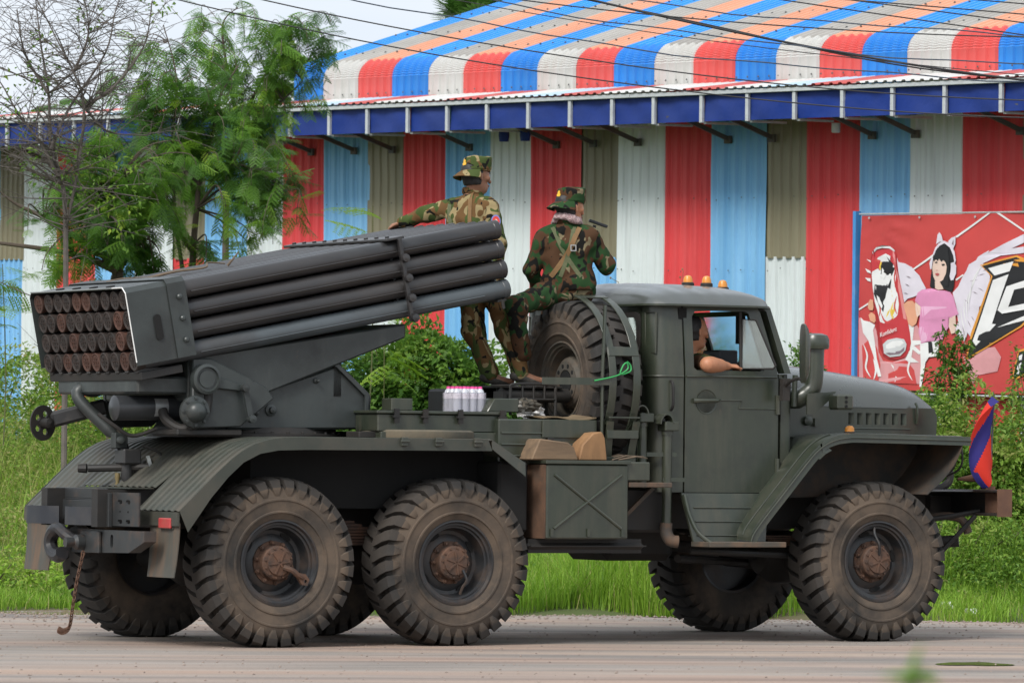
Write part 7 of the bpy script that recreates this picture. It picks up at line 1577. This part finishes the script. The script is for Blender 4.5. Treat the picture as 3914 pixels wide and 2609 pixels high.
tree('bare_tree', 'mostly bare tree with a haze of fine grey twigs', 47, TD_L, [], .030, 4, BARE, twigs=330, twig_len=.75)
# creeper leaves on the bare tree
bush('creeper with small yellow-green leaves scattered over the bare tree', -4.1, 47, [(-4.35, 47, 4.6, .15, .3, .35), (-3.9, 47, 5.1, .12, .2, .3), (-3.3, 47.2, 5.2, .15, .2, .2), (-4.1, 47, 3.7, .5, .3, .3), (-3.6, 47, 3.4, .3, .3, .4), (-4.6, 47, 4.2, .15, .2, .4)], 620, .06, 'creeper', tb=.62, seed=11, stems=0)
def seedling(label, u, d, h, n, seed):
    rr = np.random.RandomState(seed); z0 = float(ground_ud(np.array(u), np.array(d))); p = at(u, d, z0); root = thing('seedling', label, 'seedling', p); b = MB(); e = at(u+rr.uniform(-.1, .1), d, z0+h); C = catmull([p, p.lerp(e, .5)+Vector((.05, 0, 0)), e], 5); b.tube(C, [.010*(1-.06*i) for i in range(len(C))], 5); b.build('stem', STEM, root)
    pts = np.array([np.array(C[-1])+(np.array(C[-4])-np.array(C[-1]))*rr.uniform(0, 1) for _ in range(n)]); a = rr.uniform(0, 2*PI, n); dirs = np.stack([np.cos(a), np.sin(a), rr.uniform(-.5, .6, n)], -1); V_, F, k = place_leaves(pts, dirs, rr.uniform(1.1, 1.7, n)); emit('leaves', V_, F, G_TREE, np.repeat(np.clip(rr.normal(.75, .12, n), 0, 1), k), root)['kind'] = 'stuff'
seedling('bright feathery seedling rising beside the launcher rear shroud', -4.85, 48.5, 2.35, 16, 3)
seedling('yellow-green feathery seedling in front of the bush by the turret', -1.30, 48.2, 1.95, 12, 4)
seedling('spindly feathery seedling beside the blue banner post', 3.28, 46.6, 1.85, 12, 5)
seedling('small feathery seedling poking up past the launch tubes', -1.42, 48.8, 3.05, 5, 6)
# --- palms behind the building
def palm(label, u, d, zc, nf, L, fan, seed, tb=.3):
    rr = np.random.RandomState(seed); g = 0.0; p = at(u, d, g); root = thing('palm_tree', label, 'palm', p); MB().tube(catmull([p, at(u+.05, d, zc*.5), at(u, d, zc)], 6), [.16-.004*i for i in range(13)], 9).build('trunk', BARK, root)
    for k in range(nf):
        a = 2*PI*k/nf+rr.uniform(-.2, .2); el = rr.uniform(-.25, 1.1); dv = np.array([math.cos(a)*math.cos(el), math.sin(a)*math.cos(el), math.sin(el)]); c = np.array(at(u, d, zc)); vs = []; tn = []
        if fan:
            hub = c+dv*L*.5; b = MB().tube([c, hub], [.02, .012], 5); X = dv; Y = nrm(np.cross([0, 0, 1.], X)); Z = np.cross(X, Y)
            for j in range(19):
                q = -1.9+3.8*j/18; e = X*math.cos(q)+Y*math.sin(q)+Z*.15*math.cos(q*2); w = np.cross(e, Z); w = nrm(w)*.04; ln = L*.55*(1-.25*abs(q)/1.9); vs += [hub, hub+e*ln*.6+w-Z*.02, hub+e*ln-np.array([0, 0, .10*ln]), hub+e*ln*.6-w-Z*.02]
        else:
            prev = c; P_ = []
            for j in range(9): P_.append(c+dv*L*j/8+np.array([0, 0, -L*.55*(j/8)**2]))
            b = MB().tube([Vector(q) for q in P_], [.014-.0012*j for j in range(9)], 5)
            for j in range(36):
                t = .2+.8*j/35; i = min(7, int(t*8)); q = P_[i]+(P_[i+1]-P_[i])*(t*8-i); X = nrm(P_[i+1]-P_[i]); Y = nrm(np.cross([0, 0, 1.], X))
                for s in (-1, 1): e = nrm(X*.7+Y*s*.7+np.array([0, 0, -.25])); w = nrm(np.cross(e, [0, 0, 1.]))*.012; ln = L*.26*math.sin(PI*min(1, t*.8+.15)); vs += [q, q+e*ln*.5+w, q+e*ln-np.array([0, 0, .06]), q+e*ln*.5-w]
        fr = b.build('frond', STEM, root); vs = np.array(vs); n = len(vs)//4; lf = emit('leaflets', vs, np.arange(n*4).reshape(n, 4), G_LEAF, np.full(n*4, np.clip(tb+rr.normal(0, .08), 0, 1))); lf.parent = fr; lf['kind'] = 'stuff'
    return root
palm('fan palm with stiff dark leaves showing over the top edge of the striped roof', -.50, 72, 6.40, 16, .8, True, 1, .28)
palm('fan palm behind the gable end of the striped roof', -2.55, 67, 5.35, 14, .85, True, 2, .30)
palm('feather palm with yellowing fronds behind the low roof', -2.85, 63, 4.75, 13, 1.3, False, 3, .72)
palm('feather palm half hidden behind the bare tree', -5.4, 66, 4.6, 14, 1.4, False, 4, .35)
# --- distant tree line beyond the low roof
bush('hazy distant clump of trees beyond the low roof', -4.2, 74, [(-5.2, 74, 3.6, 1.2, 1.5, 1.2), (-3.8, 74, 3.4, 1.3, 1.5, 1.3), (-2.9, 75, 3.5, 1.0, 1.2, 1.2)], 5200, .16, 'trees', tb=.34, seed=12, stems=8)
# --- dry weed stalks by the cab roof, litter, stones, foreground weed
b = MB(); z0 = gz(*at(1.2, 47.4).xy)
for k in range(9):
    s = at(1.15+.03*k, 47.4, z0); e = at(1.0+.07*k+rs.uniform(-.05, .05), 47.4+rs.uniform(-.2, .2), 2.35+rs.uniform(0, .45)); C = catmull([s, s.lerp(e, .6)+Vector((.04, .03, 0)), e], 5); b.tube(C, [.006*(1-.06*i) for i in range(len(C))], 4)
    for j in range(7):
        p = C[5+j % 6]; q = p+Vector((rs.uniform(-.09, .09), rs.uniform(-.09, .09), rs.uniform(.0, .12))); b.tube([p, q], [.003, .002], 4); b.lathe([(0, -.012), (.011, 0), (0, .014)], q, (rs.uniform(-1, 1), .2, 1), 5)
tag(b.build('dry_weed', DRY), 'dry brown seed-headed weed stalks rising past the cab roof', 'weed')
lit = M('white_litter', (.68, .68, .67), .5, var=.15)
for i, (u, d, s, lab) in enumerate(((3.72, 43.55, .06, 'crumpled white paper scrap in the grass past the front wheel'), (3.9, 43.2, .05, 'small torn plastic scrap at the gravel edge past the front wheel'), (1.35, 42.9, .035, 'tiny white scrap in the tall grass behind the front wheel'))):
    p = at(u, d); z = gz(p.x, p.y)+.05; g = MB().grid(lambda a, c: (p.x+s*(a-.5)*2.2+.01*math.sin(c*9), p.y+s*(c-.5), z+s*.5*math.sin(a*5+c*3+i)), 7, 5); tag(g.build('litter', lit, th=.002), lab, 'litter')
n = 9000; u = rs.uniform(-7, 7, n); d = edge_d(u)-np.abs(rs.normal(0, .9, n))+.25; far = rs.uniform(size=n) < .25; d[far] = rs.uniform(28, 42, far.sum()); r = rs.uniform(.005, .016, n)*np.where(far, .75, 1)
c = W3(u, d, ground_ud(u, d)+r*.4+.006); T = np.array([[1, 0, 0], [0, 1, 0], [-1, 0, 0], [0, -1, 0], [0, 0, .7], [0, 0, -.5]]); V_ = c[:, None]+(T[None]*rs.uniform(.7, 1.3, (n, 6, 1)))*r[:, None, None]
FT = np.array([[0, 1, 4], [1, 2, 4], [2, 3, 4], [3, 0, 4], [1, 0, 5], [2, 1, 5], [3, 2, 5], [0, 3, 5]]); F = (np.arange(n)[:, None, None]*6+FT[None]).reshape(-1, 3)
o = bpy.data.objects.new('gravel', fast_mesh('gravel', V_.reshape(-1, 3), F, 3, M('gravel', (.24, .19, .16), .9, var=.4, scale=30))); COL.objects.link(o); tag(o, 'loose gravel scattered along the road edge', 'gravel', kind='stuff')
puddle(-3.9, 41.1, .55, .22, 1); puddle(1.3, 42.0, .45, .12, 2); puddle(-4.9, 41.3, .5, .2, 5); puddle(3.05, 33.5, .20, .32, 3)
u0, d0 = .375, 5.0; z0 = gz(*at(u0, d0).xy); root = thing('tall_weed', 'out-of-focus green weed tip standing close to the camera', 'weed', at(u0, d0, z0)); C = catmull([at(u0, d0, z0), at(u0+.01, d0, z0+.4), at(u0+.02, d0, 2.035)], 5); MB().tube(C, [.006]*len(C), 5).build('stem', STEM, root)
m = 60; cc = np.array([np.array(C[-1-(i % 5)]) for i in range(m)]); V_, F = leaf_quads(cc, rdir(m, .5, .6), np.tile([0, 0, 1.], (m, 1)), rs.uniform(.02, .04, m), rs.uniform(.01, .018, m)); emit('leaves', V_, F, G_GRASS, np.repeat(rs.uniform(.0, .35, m), 4), root)['kind'] = 'stuff'
# ================================================================ put the truck and its load on the sloping road edge
for o in BORNE:
    o.matrix_world = TRUCK @ Matrix.Translation(o.location) @ o.rotation_euler.to_matrix().to_4x4()
for o in bpy.data.objects:
    if '_abs' in o: del o['_abs']
